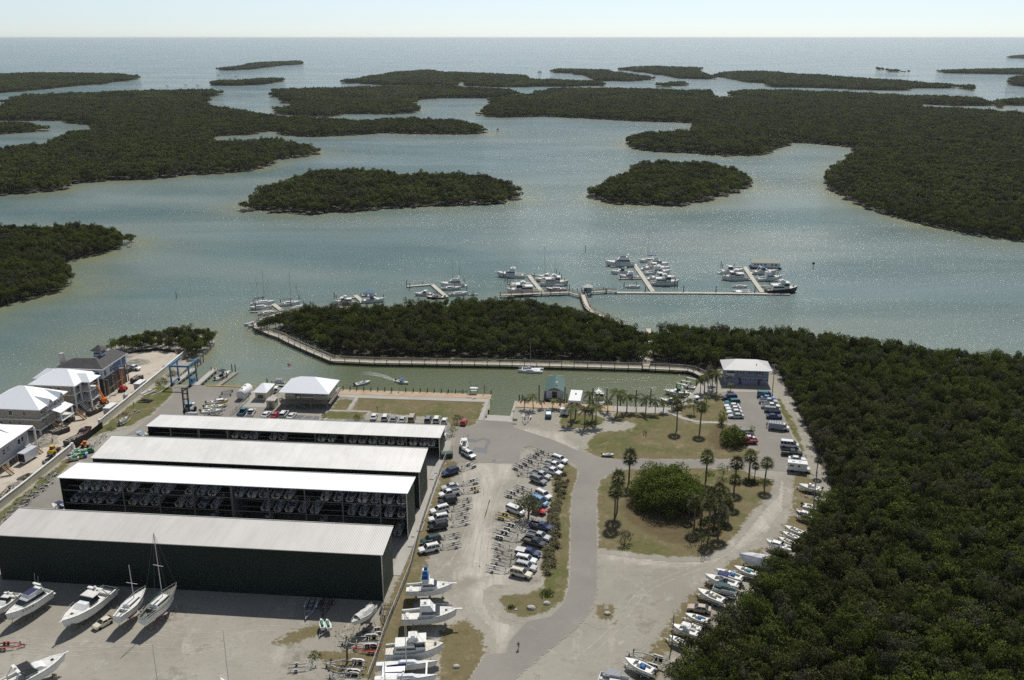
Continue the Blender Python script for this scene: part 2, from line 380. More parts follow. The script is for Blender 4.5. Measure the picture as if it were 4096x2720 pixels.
ISL['far_a'] = shore(('U3', [(340,138,1),(400,125,1),(700,132,1),(800,150,1),(950,170,1),(1045,185,1),(1045,200),(850,210),(650,210),(610,180),(500,160),(345,150)]))
ISL['far_b'] = shore(('U3', [(800,125,1),(900,112,1),(1050,108,1),(1300,115,1),(1335,128),(1310,148),(1400,170,1),(1460,185),(1400,198),(1200,192),(1100,170),(900,142),(805,135)]))
ISL['islet'] = shore(('U3', [(1100,230,1),(1130,215,1),(1220,215,1),(1255,235),(1200,242),(1110,240)]))
ISL['far_c'] = shore(('U3', [(1450,165,1),(1500,150,1),(1700,138,1),(1900,150,1)]),('U4', [(300,175,1),(700,190,1),(1000,212,1),(1400,240,1),(1800,270,1),(1950,290,1),(1950,300),(1700,298),(1450,300),(1400,318),(1200,315),(800,298),(380,290),(355,265),(200,252),(0,214)]),('U3', [(1480,182)]))
ISL['right_big'] = shore(('U2', [(1540,410,1),(1590,375,1),(1650,340,1),(1655,322,1),(1810,302,1)]),('U3', [(130,300,1),(240,295,1),(320,290),(320,265,1),(450,252,1),(750,255,1),(1000,262,1),(1340,270,1),(1375,290),(1370,305),(1480,317,1),(1640,319,1),(1570,302),(1570,285,1)]),
 ('U4', [(150,310,1),(400,312,1),(900,325,1),(1400,352,1),(1900,365,1),(2100,395,1),(2165,425,1),(2160,437),(1800,438),(1560,425),(1530,415),(1535,442,1),(1900,450,1),(2344,485,1),(2600,505,1),(2700,1540),(2344,1500),(1900,1440),(1500,1350),(1300,1300),(1100,1230),(1000,1190),(860,1110),(820,1080),(790,1000),(785,960,1),(850,890,1),(950,840,1),(1000,790,1),(1080,768),(900,752),(700,732),(480,720),(495,745),(400,775),(350,790),(300,820),(200,828),(0,820)]),
 ('U3', [(1540,715),(1300,695),(1000,680),(900,665),(855,630),(855,580,1),(950,550,1),(1200,535,1),(1300,540,1),(1310,518),(1385,497),(1200,488),(900,478),(600,462),(300,447),(0,455)]),('U2', [(1600,450),(1540,425)]))
ISL['right_edge'] = shore(('U4', [(2155,410,1),(2200,380,1),(2344,378,1),(2600,380,1),(2600,442),(2344,437),(2165,432)]))
ISL['far_d'] = shore(('U4', [(1185,150),(1200,140,1),(1410,162,1),(1495,178),(1410,180),(1300,172)]))
ISL['far_e'] = shore(('U4', [(1700,172),(1750,155,1),(1900,148,1),(2344,143,1),(2600,143,1),(2600,195),(2344,193),(1900,185),(1720,182)]))
ISL['far_f'] = shore(('U4', [(2270,240,1),(2300,215,1),(2344,198,1),(2600,190,1),(2600,300),(2344,290),(2270,275)]))
ISL['far_g'] = shore(('U4', [(2240,64),(2280,42,1),(2344,38,1),(2600,38,1),(2600,75)]))
ISL['peninsula'] = shore(('S', [(602,730,1),(640,709,1),(700,698,1),(800,692,1),(900,692,1),(1000,684,1),(1150,678,1),(1230,682,1),(1300,692,1),(1400,722,1),(1440,736,1),(1490,750,1),(1494,800),(1484,840),(1450,836),(1300,829),(1100,824),(900,822),(785,823),(745,806),(695,784),(640,764),(598,750)]))
main_n = shore(('S', [(1504,838),(1505,800),(1503,752,1),(1560,744,1),(1650,747,1),(1750,752,1),(1850,757,1),(1950,767,1),(2050,782,1),(2200,802,1),(2361,810,1),(2600,820,1)]))
MAIN = [(-330,40),W(-230,120),W(-184,180),W(-179,230),W(-177,275),W(-179,298),W(-183,314)] + pg('S', [(260,772),(300,752),(400,742),(480,742)], 4) + pg('S', [(496,795),(485,808),(462,826)], WZ) + \
 pg('AB', [(1560,160),(1400,250),(1250,400),(1095,600)], 0) + [W(-141.5,279.4),W(-141.3,279.5),W(-86,279.7),W(-33.7,279.9),W(-33.9,258.2),W(-25,257.8),W(-24.8,275.4),W(5,274),W(22,274)] + \
 pg('C', [(1700,1000),(1840,920),(1900,800),(1950,700)]) + pg('S', [(1640,862),(1600,842)], 0) + [main_n[0]] + main_n[1:] + [(620,330),(620,40)]
WOOD = pg('S', [(1512,1600),(1560,1568),(1588,1520),(1630,1480),(1672,1440),(1722,1385),(1770,1335),(1820,1295),(1858,1250),(1890,1200),(1918,1150),(1912,1110),(1888,1060),(1866,1000),(1840,950),(1806,880),(1790,850),(1782,838),(1665,842),(1640,858),(1600,842)], 0) + main_n + [(520,330),(300,95),(60,105)]
slab('ground', MAIN, -3.2, 0.0, M['gravel'])
struct(sheet('mangrove_mud', WOOD, .03, M['mud'], cell=2.0, pad=2.0))
for k, p in ISL.items():
    o_ = sheet('island', smooth_poly(p, 1), WZ+.22, M['mudplain'], cell=max(1.6, min(math.hypot(*q) for q in p)/170), pad=-1.2)
# water: a fan of cells from the near ground out past the horizon, carrying the distance to the nearest shore
def water():
    rr = np.concatenate([np.linspace(60, 620, 190), np.geomspace(626, 5200, 170), np.geomspace(5400, 90000, 30)])
    th = np.linspace(-R(64), R(64), 420); RR, TT = np.meshgrid(rr, th, indexing='ij')
    X = RR*np.sin(TT); Y = RR*np.cos(TT); P = np.stack([X.ravel(), Y.ravel()], 1)
    d = np.full(len(P), 1e9)
    for p in list(ISL.values())+[MAIN]:
        q = np.array(p); near = (P[:,0] > q[:,0].min()-200) & (P[:,0] < q[:,0].max()+200) & (P[:,1] > q[:,1].min()-200) & (P[:,1] < q[:,1].max()+200)
        if near.any(): d[near] = np.minimum(d[near], np.where(inside(P[near], p), 0, edged(P[near], p)))
    sh = np.exp(-d/14.0)*.75 + np.exp(-d/70.0)*.25
    # the dredged marina basin is murkier and greener
    basin = [W(-85,282), W(-34,282), W(-34,262), W(-24,262), W(-24,276), W(22,275), W(44,300), W(48,320), W(-34,316), W(-90,312)]
    bs = np.clip(sdf(P, basin)/18+.9, 0, 1); near = Y.ravel() < 360; bs = np.where(near, bs, 0)
    n = len(th); fs = [(i*n+j, i*n+j+1, (i+1)*n+j+1, (i+1)*n+j) for i in range(len(rr)-1) for j in range(n-1)]
    me = bpy.data.meshes.new('water'); me.from_pydata(np.column_stack([P, np.full(len(P), WZ)]).tolist(), [], fs)
    me.attributes.new('shoal', 'FLOAT', 'POINT').data.foreach_set('value', sh.astype(np.float32))
    me.attributes.new('basin', 'FLOAT', 'POINT').data.foreach_set('value', bs.astype(np.float32))
    m, nt, b = new_mat('bay_water'); p = pos(nt)
    mp = N(nt, 'ShaderNodeMapping'); mp.inputs['Scale'].default_value = (.35, 1.0, 1.0); mp.inputs['Rotation'].default_value = (0, 0, R(18)); nt.links.new(p, mp.inputs['Vector'])
    deep = (.055,.125,.125); pale = (.165,.228,.222); sand_ = (.2,.21,.115); murk = (.07,.085,.025)
    c = mix(nt, deep, pale, noise(nt, .012, 4, .55, mp.outputs[0], .35, .72, dist=.6))
    c = mix(nt, c, (.2,.25,.222), noise(nt, .006, 3, .5, mp.outputs[0], .52, .75, dist=1.2))
    sh_ = N(nt, 'ShaderNodeAttribute', attribute_name='shoal').outputs['Fac']
    f = math_n(nt, 'MULTIPLY', sh_, math_n(nt, 'ADD', noise(nt, .03, 3, .6, p), .45))
    c = mix(nt, c, sand_, f)
    c = mix(nt, c, murk, math_n(nt, 'MULTIPLY', N(nt, 'ShaderNodeAttribute', attribute_name='basin').outputs['Fac'], .8))
    nt.links.new(c, b.inputs['Base Color'])
    b.inputs['IOR'].default_value = 1.333; b.inputs['Roughness'].default_value = .38; b.inputs['Specular IOR Level'].default_value = .5
    m2 = N(nt, 'ShaderNodeMapping'); m2.inputs['Scale'].default_value = (.55, 1.0, 1.0); m2.inputs['Rotation'].default_value = (0, 0, R(-12)); nt.links.new(p, m2.inputs['Vector'])
    n1 = N(nt, 'ShaderNodeTexNoise'); n1.inputs['Scale'].default_value = .9; n1.inputs['Detail'].default_value = 5; n1.inputs['Roughness'].default_value = .68; nt.links.new(m2.outputs[0], n1.inputs['Vector'])
    gust = noise(nt, .018, 3, .5, mp.outputs[0], .3, .65)
    st = math_n(nt, 'MULTIPLY', math_n(nt, 'ADD', math_n(nt, 'MULTIPLY', gust, .45), .8), math_n(nt, 'SUBTRACT', 1.0, math_n(nt, 'MULTIPLY', N(nt, 'ShaderNodeAttribute', attribute_name='basin').outputs['Fac'], .45)))
    bp = N(nt, 'ShaderNodeBump'); bp.inputs['Distance'].default_value = 1.15
    nt.links.new(math_n(nt, 'MULTIPLY', st, .62), bp.inputs['Strength']); nt.links.new(n1.outputs['Fac'], bp.inputs['Height']); nt.links.new(bp.outputs[0], b.inputs['Normal'])
    b2 = nt.nodes.new('ShaderNodeBsdfPrincipled'); nt.links.new(c, b2.inputs['Base Color']); b2.inputs['IOR'].default_value = 1.333; b2.inputs['Roughness'].default_value = .07; n2 = N(nt, 'ShaderNodeTexNoise'); n2.inputs['Scale'].default_value = 1.9; n2.inputs['Detail'].default_value = 2; n2.inputs['Roughness'].default_value = .6; nt.links.new(m2.outputs[0], n2.inputs['Vector'])
    bq = N(nt, 'ShaderNodeBump'); bq.inputs['Distance'].default_value = 1.6; band = noise(nt, .011, 5, .7, mp.outputs[0], .38, .66, dist=.5); bas = math_n(nt, 'SUBTRACT', 1.0, math_n(nt, 'MULTIPLY', N(nt, 'ShaderNodeAttribute', attribute_name='basin').outputs['Fac'], .5)); nt.links.new(math_n(nt, 'MULTIPLY', math_n(nt, 'MULTIPLY', math_n(nt, 'ADD', math_n(nt, 'MULTIPLY', band, .42), .22), bas), 1.0), bq.inputs['Strength']); nt.links.new(n2.outputs['Fac'], bq.inputs['Height']); nt.links.new(bq.outputs[0], b2.inputs['Normal'])
    ms = N(nt, 'ShaderNodeMixShader'); ms.inputs[0].default_value = .5; nt.links.new(b.outputs[0], ms.inputs[1]); nt.links.new(b2.outputs[0], ms.inputs[2]); nt.links.new(ms.outputs[0], nt.nodes['Material Output'].inputs[0])
    me.materials.append(m); me.update(); o = bpy.data.objects.new('water', me); col.objects.link(o); struct(o)
water()
# ================================================================ FORESTS
def leaf_mat(name, c1, c2, c3, grey=(.13,.115,.085), gfrac=.1):
    m, nt, b = new_mat(name); b.inputs['Roughness'].default_value = .7; b.inputs['Specular IOR Level'].default_value = .08
    g = N(nt, 'ShaderNodeNewGeometry'); oi = N(nt, 'ShaderNodeObjectInfo')
    c = mix(nt, c1, c2, g.outputs['Random Per Island']); c = mix(nt, c, c3, noise(nt, .03, 4, .6, g.outputs['Position'], .45, .7))
    hs = N(nt, 'ShaderNodeHueSaturation'); nt.links.new(c, hs.inputs['Color'])
    r = N(nt, 'ShaderNodeMapRange'); r.inputs['To Min'].default_value = .5; r.inputs['To Max'].default_value = 1.5
    nt.links.new(oi.outputs['Random'], r.inputs['Value']); nt.links.new(r.outputs[0], hs.inputs['Value'])
    sgn = N(nt, 'ShaderNodeMapRange'); sgn.inputs['From Min'].default_value = 1-gfrac; sgn.inputs['From Max'].default_value = 1-gfrac+.01
    nt.links.new(math_n(nt, 'FRACT', math_n(nt, 'MULTIPLY', g.outputs['Random Per Island'], 37.7)), sgn.inputs['Value'])
    c = mix(nt, hs.outputs[0], grey, sgn.outputs['Result'])
    dd = N(nt, 'ShaderNodeMapRange'); dd.inputs['From Min'].default_value = .88; dd.inputs['From Max'].default_value = .9; nt.links.new(math_n(nt, 'FRACT', math_n(nt, 'MULTIPLY', oi.outputs['Random'], 13.3)), dd.inputs['Value'])
    c = mix(nt, c, mix(nt, c, (.1,.09,.075), .6), dd.outputs['Result'])
    nt.links.new(c, b.inputs['Base Color'])
    tr = N(nt, 'ShaderNodeBsdfTranslucent'); nt.links.new(c, tr.inputs['Color']); ms = N(nt, 'ShaderNodeMixShader'); ms.inputs[0].default_value = .25
    nt.links.new(b.outputs[0], ms.inputs[1]); nt.links.new(tr.outputs[0], ms.inputs[2]); nt.links.new(ms.outputs[0], nt.nodes['Material Output'].inputs[0])
    return m
M['mleaf'] = leaf_mat('mangrove_leaves', (.042,.064,.009), (.12,.148,.024), (.082,.08,.03), gfrac=.1)
M['gleaf'] = leaf_mat('green_leaves', (.075,.115,.014), (.18,.22,.038), (.12,.14,.032), gfrac=.04)
M['palmleaf'] = leaf_mat('palm_fronds', (.075,.1,.03), (.16,.17,.06), (.12,.13,.06), grey=(.22,.17,.09), gfrac=.12)
M['shrubleaf'] = leaf_mat('grass_blades', (.13,.125,.06), (.22,.2,.11), (.17,.16,.08), grey=(.3,.26,.18), gfrac=.2)
M['bark'] = simple('grey_bark', (.2,.175,.145), .9, c2=(.07,.06,.048), scale=3)
M['palmbark'] = simple('palm_bark', (.2,.165,.13), .9, c2=(.11,.085,.065), scale=3)
def leaves(mb, c, r, n, size, rg, up_=.35):
    """n small leaf clumps through an ellipsoid, denser towards its skin"""
    for _ in range(n):
        d = Vector((rg.normal(), rg.normal(), rg.normal()+up_)).normalized(); k = .55+.5*rg.random()
        p = Vector((c[0]+d.x*r[0]*k, c[1]+d.y*r[1]*k, c[2]+d.z*r[2]*k))
        nrm = (d*.6+Vector((rg.normal(), rg.normal(), rg.normal()+.5))*.6).normalized(); a = nrm.orthogonal().normalized(); b = nrm.cross(a)
        t = rg.random()*6.28; a, b = a*math.cos(t)+b*math.sin(t), b*math.cos(t)-a*math.sin(t); s = size*(.6+.8*rg.random())
        mb.quad(p-a*s, p-b*s*.55, p+a*s, p+b*s*.6)
def tree_bits(seed, h, r, n, leaf, lobes=6, limbs=5, zr=.34, low=0.0):
    rg = np.random.default_rng(seed); tr = MB(); cr = MB()
    bend = rg.normal(0, .25, 2); top = (bend[0], bend[1], h*.62)
    tr.tube((0,0,-1.0), (bend[0]*.5, bend[1]*.5, h*.35), .13*h/7, .1*h/7, 5); tr.tube((bend[0]*.5, bend[1]*.5, h*.35), top, .1*h/7, .06*h/7, 5)
    for k in range(lobes):
        a = 2*math.pi*k/lobes+rg.random()*.8; q = r*(.25+.55*rg.random()); z = h*(1-zr)+h*zr*.55*(rg.random()-.35) - low*h*rg.random()
        c = (bend[0]+q*math.cos(a), bend[1]+q*math.sin(a), z)
        if k < limbs: tr.tube((bend[0]*.6, bend[1]*.6, h*(.3+.25*rg.random())), (c[0]*1.05, c[1]*1.05, c[2]+.2), .055*h/7, .02*h/7, 4, cap=False)
        leaves(cr, c, (r*.5*(.7+.5*rg.random()),)*2+(h*zr*.45,), n//lobes, leaf, rg)
    return tr, cr
PCOL = bpy.data.collections.new('tree_parts')            # not linked to the scene: only the sources the woods are scattered from
NV = 5; TREES = []
for i in range(NV):
    hh = [6.6, 7.2, 5.8, 7.8, 6.2][i]; rr_ = [2.5, 2.2, 2.7, 2.3, 2.0][i]
    tr, cr = tree_bits(100+i, hh, rr_, [900,820,980,640,760][i], [.2,.2,.19,.2,.21][i], lobes=7, limbs=6, low=.12)
    TREES.append((tr, cr, hh))
def merged(name, parts):                                  # [(MB, material)]
    mb = MB(); mats = []
    for k, (p, m) in enumerate(parts): mb.mi = k; mb.add(p.v, p.f); mats.append(m)
    me = bpy.data.meshes.new(name); me.from_pydata([tuple(map(float, v)) for v in mb.v], [], mb.f)
    for m in mats: me.materials.append(m)
    me.polygons.foreach_set('material_index', mb.m); me.update()
    o = bpy.data.objects.new(name, me); PCOL.objects.link(o); return o
for i, (tr, cr, hh) in enumerate(TREES): merged('a%d' % i, [(tr, M['bark']), (cr, M['mleaf'])])
def patch(name, size, ncr, nleaf, leaf, seed):
    rg = np.random.default_rng(seed); cr = MB(); tr = MB()
    g = int(math.sqrt(ncr))
    for i in range(g):
        for j in range(g):
            x = (i+.5+rg.uniform(-.45,.45))/g*size-size/2; y = (j+.5+rg.uniform(-.45,.45))/g*size-size/2
            h = 6.4+rg.normal()*.75; s = size/g*.62
            leaves(cr, (x, y, h*.72), (s, s, h*.26), nleaf, leaf, rg)
            if rg.random() < .5: tr.tube((x,y,-.5), (x+rg.normal()*.5, y+rg.normal()*.5, h*.8), .1, .05, 4, cap=False)
    tr.quad((-size/2,-size/2,.6), (size/2,-size/2,.6), (size/2,size/2,.6), (-size/2,size/2,.6))
    return merged(name, [(tr, M['bark']), (cr, M['mleaf'])])
for i in range(3): patch('b%d' % i, 9, 9, 130, .4, 200+i)
for i in range(2): patch('c%d' % i, 36, 144, 22, 1.0, 300+i)
gn = bpy.data.node_groups.new('scatter_trees', 'GeometryNodeTree')
gn.interface.new_socket('Geometry', in_out='INPUT', socket_type='NodeSocketGeometry'); gn.interface.new_socket('Geometry', in_out='OUTPUT', socket_type='NodeSocketGeometry')
gi = gn.nodes.new('NodeGroupInput'); go = gn.nodes.new('NodeGroupOutput'); ip = gn.nodes.new('GeometryNodeInstanceOnPoints'); ci = gn.nodes.new('GeometryNodeCollectionInfo')
ci.inputs['Collection'].default_value = PCOL; ci.inputs['Separate Children'].default_value = True; ci.inputs['Reset Children'].default_value = True
def nattr(nm, typ):
    a = gn.nodes.new('GeometryNodeInputNamedAttribute'); a.data_type = typ; a.inputs['Name'].default_value = nm; return a.outputs[0]
gn.links.new(gi.outputs[0], ip.inputs['Points']); gn.links.new(ci.outputs[0], ip.inputs['Instance']); ip.inputs['Pick Instance'].default_value = True
gn.links.new(nattr('pick', 'INT'), ip.inputs['Instance Index'])
e2r = gn.nodes.new('FunctionNodeEulerToRotation'); gn.links.new(nattr('rot', 'FLOAT_VECTOR'), e2r.inputs[0]); gn.links.new(e2r.outputs[0], ip.inputs['Rotation'])
gn.links.new(nattr('scl', 'FLOAT_VECTOR'), ip.inputs['Scale']); gn.links.new(ip.outputs[0], go.inputs[0])
def scatter(name, pts, label):
    """pts: rows x,y,z,pick,rot,sx,sz"""
    A = np.array(pts, float); me = bpy.data.meshes.new(name); me.from_pydata(A[:,:3].tolist(), [], [])
    me.attributes.new('pick', 'INT', 'POINT').data.foreach_set('value', A[:,3].astype(np.int32))
    rv = np.zeros((len(A), 3), np.float32); rv[:,2] = A[:,4]; me.attributes.new('rot', 'FLOAT_VECTOR', 'POINT').data.foreach_set('vector', rv.ravel())
    sv = np.column_stack([A[:,5], A[:,5], A[:,6]]).astype(np.float32); me.attributes.new('scl', 'FLOAT_VECTOR', 'POINT').data.foreach_set('vector', sv.ravel())
    o = bpy.data.objects.new(name, me); col.objects.link(o); md = o.modifiers.new('scatter', 'NODES'); md.node_group = gn
    return tag(o, label, 'trees', kind='stuff')
def grid_pts(poly, s, ymin=0, ymax=1e9, jit=.42, xlim=None):
    q = np.array(poly); x0, y0 = q.min(0); x1, y1 = q.max(0); y0 = max(y0, ymin); y1 = min(y1, ymax)
    if y1 <= y0: return np.zeros((0, 2))
    X, Y = np.meshgrid(np.arange(x0, x1, s), np.arange(y0, y1, s)); P = np.stack([X.ravel(), Y.ravel()], 1); P += RNG.uniform(-jit*s, jit*s, P.shape)
    P = P[np.abs(P[:,0]) < P[:,1]*.62+25]                # what could be seen from about here
    return P[inside(P, poly)]
def fill(poly, base):
    rows = []
    P = grid_pts(poly, 2.45, 0, 620); d = edged(P, poly) if len(P) else None
    for k, (x, y) in enumerate(P):
        s = RNG.uniform(.6, 1.08); sz = RNG.uniform(.86,1.4)*(.78+.22*min(1, d[k]/6)); rows.append((x, y, base, RNG.integers(0, NV), RNG.uniform(0, 6.28), s, sz))
    P = grid_pts(poly, 6.6, 620, 1700); d = edged(P, poly) if len(P) else None
    for k, (x, y) in enumerate(P):
        s = RNG.uniform(.85, 1.1); sz = s*RNG.uniform(.85,1.35)*(.75+.25*min(1, d[k]/10)); rows.append((x, y, base, NV+RNG.integers(0, 3), RNG.uniform(0, 6.28), s, sz))
    P = grid_pts(poly, 30, 1700, 20000, .2)
    for k, (x, y) in enumerate(P): rows.append((x, y, base, NV+3+RNG.integers(0, 2), RNG.integers(0, 4)*math.pi/2+RNG.uniform(-.2,.2), RNG.uniform(.9,1.1), RNG.uniform(.95,1.3)))
    P = grid_pts(poly, 8, 1700, 7000); 
    if len(P):
        d = edged(P, poly); P = P[d < 22]
        for x, y in P: rows.append((x, y, base, NV+RNG.integers(0, 3), RNG.uniform(0, 6.28), 1.0, RNG.uniform(.8,1.4)))
    return rows
LBL = {'centre':'dense mangroves on the long oval island in mid channel','right_small':'dense mangroves on the small rounded island right of mid channel','left_mid':'mangroves on the near island cut by the left edge, two lobes',
 'left_big':'broad dark mangrove wood covering the large winding island on the left','left_tip':'mangroves on the low tongue of land at the left edge across the inlet','far_left':'distant mangroves on the far left island before the open sea',
 'far_sand':'farthest thin mangrove islet with a pale beach, left of centre','far_low':'thin low mangrove islet behind the left woods','middle':'mangroves on the two-lobed island behind the centre of the bay','far_middle':'long flat distant mangrove island near the middle with a sand gap',
 'far_a':'narrow distant mangrove island right of the middle, bent shape','far_b':'distant mangrove island tapering towards the right, beyond the tiny islet','islet':'tiny round mangrove islet alone in the far water','far_c':'long distant mangrove ridge on the right before the sea',
 'right_big':'vast mangrove wood covering the whole land on the far right','right_edge':'low mangrove tip at the right edge beyond the great wood','far_d':'tiny far mangrove strip near the right horizon','far_e':'thin far mangrove strip touching the right edge','far_f':'distant mangrove headland cut by the right edge','far_g':'faintest mangrove strip just under the horizon at the right edge',
 'peninsula':'dense mangroves on the peninsula between the canal and the outer docks'}
for k, p in ISL.items():
    rows = fill(p, WZ+.2)
    if rows: scatter('mangrove_wood', rows, LBL[k])
# the near wood on the right: its 300 largest-showing trees stand as things, the rest as one mass
wood_rows = fill(WOOD, 0.0)
wood_rows.sort(key=lambda r: math.hypot(r[0]-0, r[1]) + (0 if abs(r[0]) < r[1]*.56 else 1e4))
near_rows, rest = wood_rows[:300], wood_rows[300:]
scatter('mangrove_wood', rest, 'deep mass of mangroves filling the right side behind the nearest trees')
NP = []
for i, (tr, cr, hh) in enumerate(TREES):
    t = thing('mangrove_tree', 'mangrove tree in the dense near edge of the wood at the bottom right', 'tree', group='nearest mangroves of the right-hand wood')
    tr.build('trunk', M['bark'], t); o = cr.build('crown', M['mleaf'], t); NP.append(proto(t))
for r in near_rows: clone(NP[int(r[3])], r[:3], r[4], None, scale=(r[5], r[5], r[6]))
# fringe of mangroves on the spit behind the construction site
spit = pg('S', [(205,818),(262,778),(300,760),(400,752),(484,750)], 5) + pg('S', [(496,792),(470,815),(440,838),(432,815),(350,808),(285,812),(240,828)], 0)
scatter('mangrove_wood', [(*r[:5], r[5]*.9, r[6]*.85) for r in fill(spit, -.4) if random.random() < .95], 'mangrove fringe on the shore behind the construction site and travel lift')
# ================================================================ ROADS, LAWNS, PAVING
def L(*pts): return [W(*p) for p in pts]
scr = [pg('AE', [(-150,840),(100,700),(250,680),(400,800),(500,950),(512,1150),(450,1400),(280,1620),(-150,1620)]), pg('O', [(430,650),(600,650),(600,790),(440,780)]),
 pg('AE', [(1400,-60),(1790,-60),(1770,200),(1690,440),(1500,620),(1150,685),(800,590),(690,400),(680,260),(1000,260),(1300,200)]),
 L((-41.5,160),(-36,160),(-36.4,190),(-37.5,240),(-40.5,240),(-40.6,200)), L((-42,140),(-33,140),(-36,166),(-41,168)),
 pg('L', [(400,900),(520,860),(640,1100),(700,1250),(480,1480),(250,1568),(160,1568),(300,1350),(380,1250)]),
 pg('O', [(1750,200),(2000,100),(2000,250),(1500,700),(1100,1100),(1000,1346),(760,1346),(1000,1000),(1250,620)])]
scr += [pg('N', [(450,880),(650,760),(880,690),(1000,720),(820,830),(600,890)]), pg('N', [(800,960),(1050,960),(1480,960),(1400,1240),(1000,1130)])]
sheet('verge_scrub', scr, .02, M['scrub'], cell=.6, pad=3)
lawns = [pg('B', [(1060,893),(2215,932),(2205,1000),(2150,1130),(2100,1195),(1880,1190),(1880,1130),(1150,1060),(955,1040)]), pg('B', [(830,938),(975,940),(915,1038),(772,1033)]),
 pg('K', [(105,480),(130,400),(200,320),(400,300),(560,275),(600,230),(480,205),(350,200),(380,130),(480,108),(870,98),(1010,180),(1200,230),(1450,230),(1600,330),(1500,440),(1790,490),(1780,530),(1640,568),(1000,572),(380,570),(230,545),(150,520)]),
 pg('AC', [(830,870),(960,800),(1140,740),(1170,900),(1240,1180),(900,1205),(700,1185),(480,1105),(335,1035),(520,960),(700,930)]),
 pg('K', [(240,790),(330,720),(540,665),(1300,660),(1650,690),(1900,800),(1890,900),(1780,1000),(1450,1400),(1350,1470),(1200,1510),(900,1510),(600,1480),(300,1440),(225,1430),(212,1000)]),
 pg('J', [(1700,640),(1850,480),(1960,560),(1940,680),(1900,780),(1888,1000),(1883,1580),(1600,1580),(1640,1300),(1700,1050),(1700,700)]),
 pg('AE', [(1450,-60),(1785,-60),(1765,200),(1650,420),(1400,560),(1100,640),(850,560),(740,400),(760,300),(1100,290),(1380,190)])]
sheet('lawn', lawns, .04, M['grass'], cell=.6)
gl = [pg('B', [(745,1052),(1100,1065),(1070,1140),(665,1130),(690,1085)]), pg('C', [(570,1100),(650,1060),(900,1085),(1000,1130),(950,1170),(850,1215),(700,1205),(600,1200),(560,1170)]),
 L((-144.6,150),(-142,150),(-142.3,200),(-142.6,226),(-145.4,226)), L((-147,242),(-139.5,244),(-137,254),(-138.5,275),(-146.5,279)), pg('A', [(960,1190),(1090,1180),(1110,1220),(1000,1240),(900,1290),(860,1310)]),
 pg('L', [(235,210),(262,200),(420,470),(470,640),(520,800),(560,900),(510,880),(440,640),(330,480)]), pg('A', [(1180,500),(1330,478),(1600,478),(1690,500),(1480,482),(1300,495)])]
sheet('green_lawn', gl, .045, M['grassgreen'], cell=.5, pad=1.6)
sheet('construction_sand', [L((-180,140),(-147,140),(-147,226),(-148,258),(-150.6,322),(-158,320),(-168,308),(-172,285),(-173,230),(-176,200),(-180,140))], .03, M['sand'], cell=1.0, pad=1.5)
road = pg('AE', [(250,1640),(520,1200),(850,1160),(880,1000),(1160,690),(1500,625),(1690,440),(1770,200),(1792,0)])+pg('J', [(1885,1500),(1890,1000),(1905,780),(1970,590),(1930,500),(1800,420),(1650,370),(1500,325),(1430,335),(1400,400),(1388,490),(740,470),(760,330),(800,200)])
road += L((-42,246.5),(-42,250))+pg('J', [(870,140),(1000,110)])+[W(-33.6,258.9),W(-25.2,258.5)]+pg('J', [(1350,150),(1700,260),(1960,370),(2171,440)])+pg('K', [(60,520),(150,552),(380,577),(650,572),(1000,582),(1640,577),(1790,533),(1795,485)])
road += pg('AC', [(1400,1500),(1240,1190),(1178,900),(1130,742),(1310,738),(1690,738),(1925,790),(2060,1080),(2190,1330),(2330,1560)])+pg('L', [(345,500),(400,600),(480,730),(545,860),(330,862),(150,850),(0,850)])+pg('K', [(1740,682),(1300,657),(560,657),(350,702),(240,762),(210,822),(205,1000),(213,1500)])
road += pg('AE', [(2190,250),(2110,530),(1900,780),(1400,1180),(860,1640)])
yard = L((-141.5,278.6),(-103,279),(-103,266),(-100.5,261.5),(-100.5,257.7),(-43,251.5),(-42,246),(-43,240),(-126,240),(-127,213),(-127,186),(-127,172),(-127,150),(-141,150),(-141,200),(-140.5,226),(-136.5,240),(-136,252),(-137,270))
sheet('asphalt_road', [road, yard], .06, M['asphalt'], cell=.4, pad=.45)
sheet('asphalt_patch', [pg('J', [(860,270),(900,205),(915,215),(895,252),(985,266),(980,290),(900,285)]), pg('J', [(1040,245),(1112,258),(1113,290),(1088,320),(1080,402),(1055,398),(1062,310),(1082,285),(1040,262),(985,282),(985,266)]), pg('J', [(955,335),(1055,345),(1055,395),(935,385)]), pg('J', [(1130,460),(1165,458),(1172,472),(1140,478)])], .075, M['darkasph'], cell=.35, pad=.3)
park = [L((-100.3,251.3),(-83,250.6),(-84.5,257.2),(-100.3,258)), L((-76.8,250),(-44,248.5),(-44,254.8),(-76.4,256))]
for i, q in enumerate(park): slab('parking_asphalt', q, 0, .08, M['darkasph'] if 0 else plain('parking_asphalt_dark', lambda nt: asph(nt, (.17,.168,.165), (.13,.13,.13))))
sheet('worn_track', [pg('AE', [(560,-40),(1000,-60),(760,300),(640,420),(700,620),(900,700),(850,1100),(560,1300),(480,1000),(420,600),(330,300)]), pg('J', [(760,480),(1350,495),(1280,640),(1150,700),(1100,1000),(1150,1400),(1080,1600),(800,1600),(900,1100),(930,700)])], .012, M['track'], cell=1.2, pad=5)
sheet('worn_track', [pg('K', [(1880,950),(2000,800),(2090,900),(1960,1150),(1700,1350),(1450,1540),(900,1600),(350,1560),(300,1500),(900,1530),(1400,1500),(1650,1250)]), pg('C', [(200,1200),(560,1260),(700,1380),(790,1420),(620,1420),(380,1310),(180,1240)])], .012, M['track'], cell=1.2, pad=5)
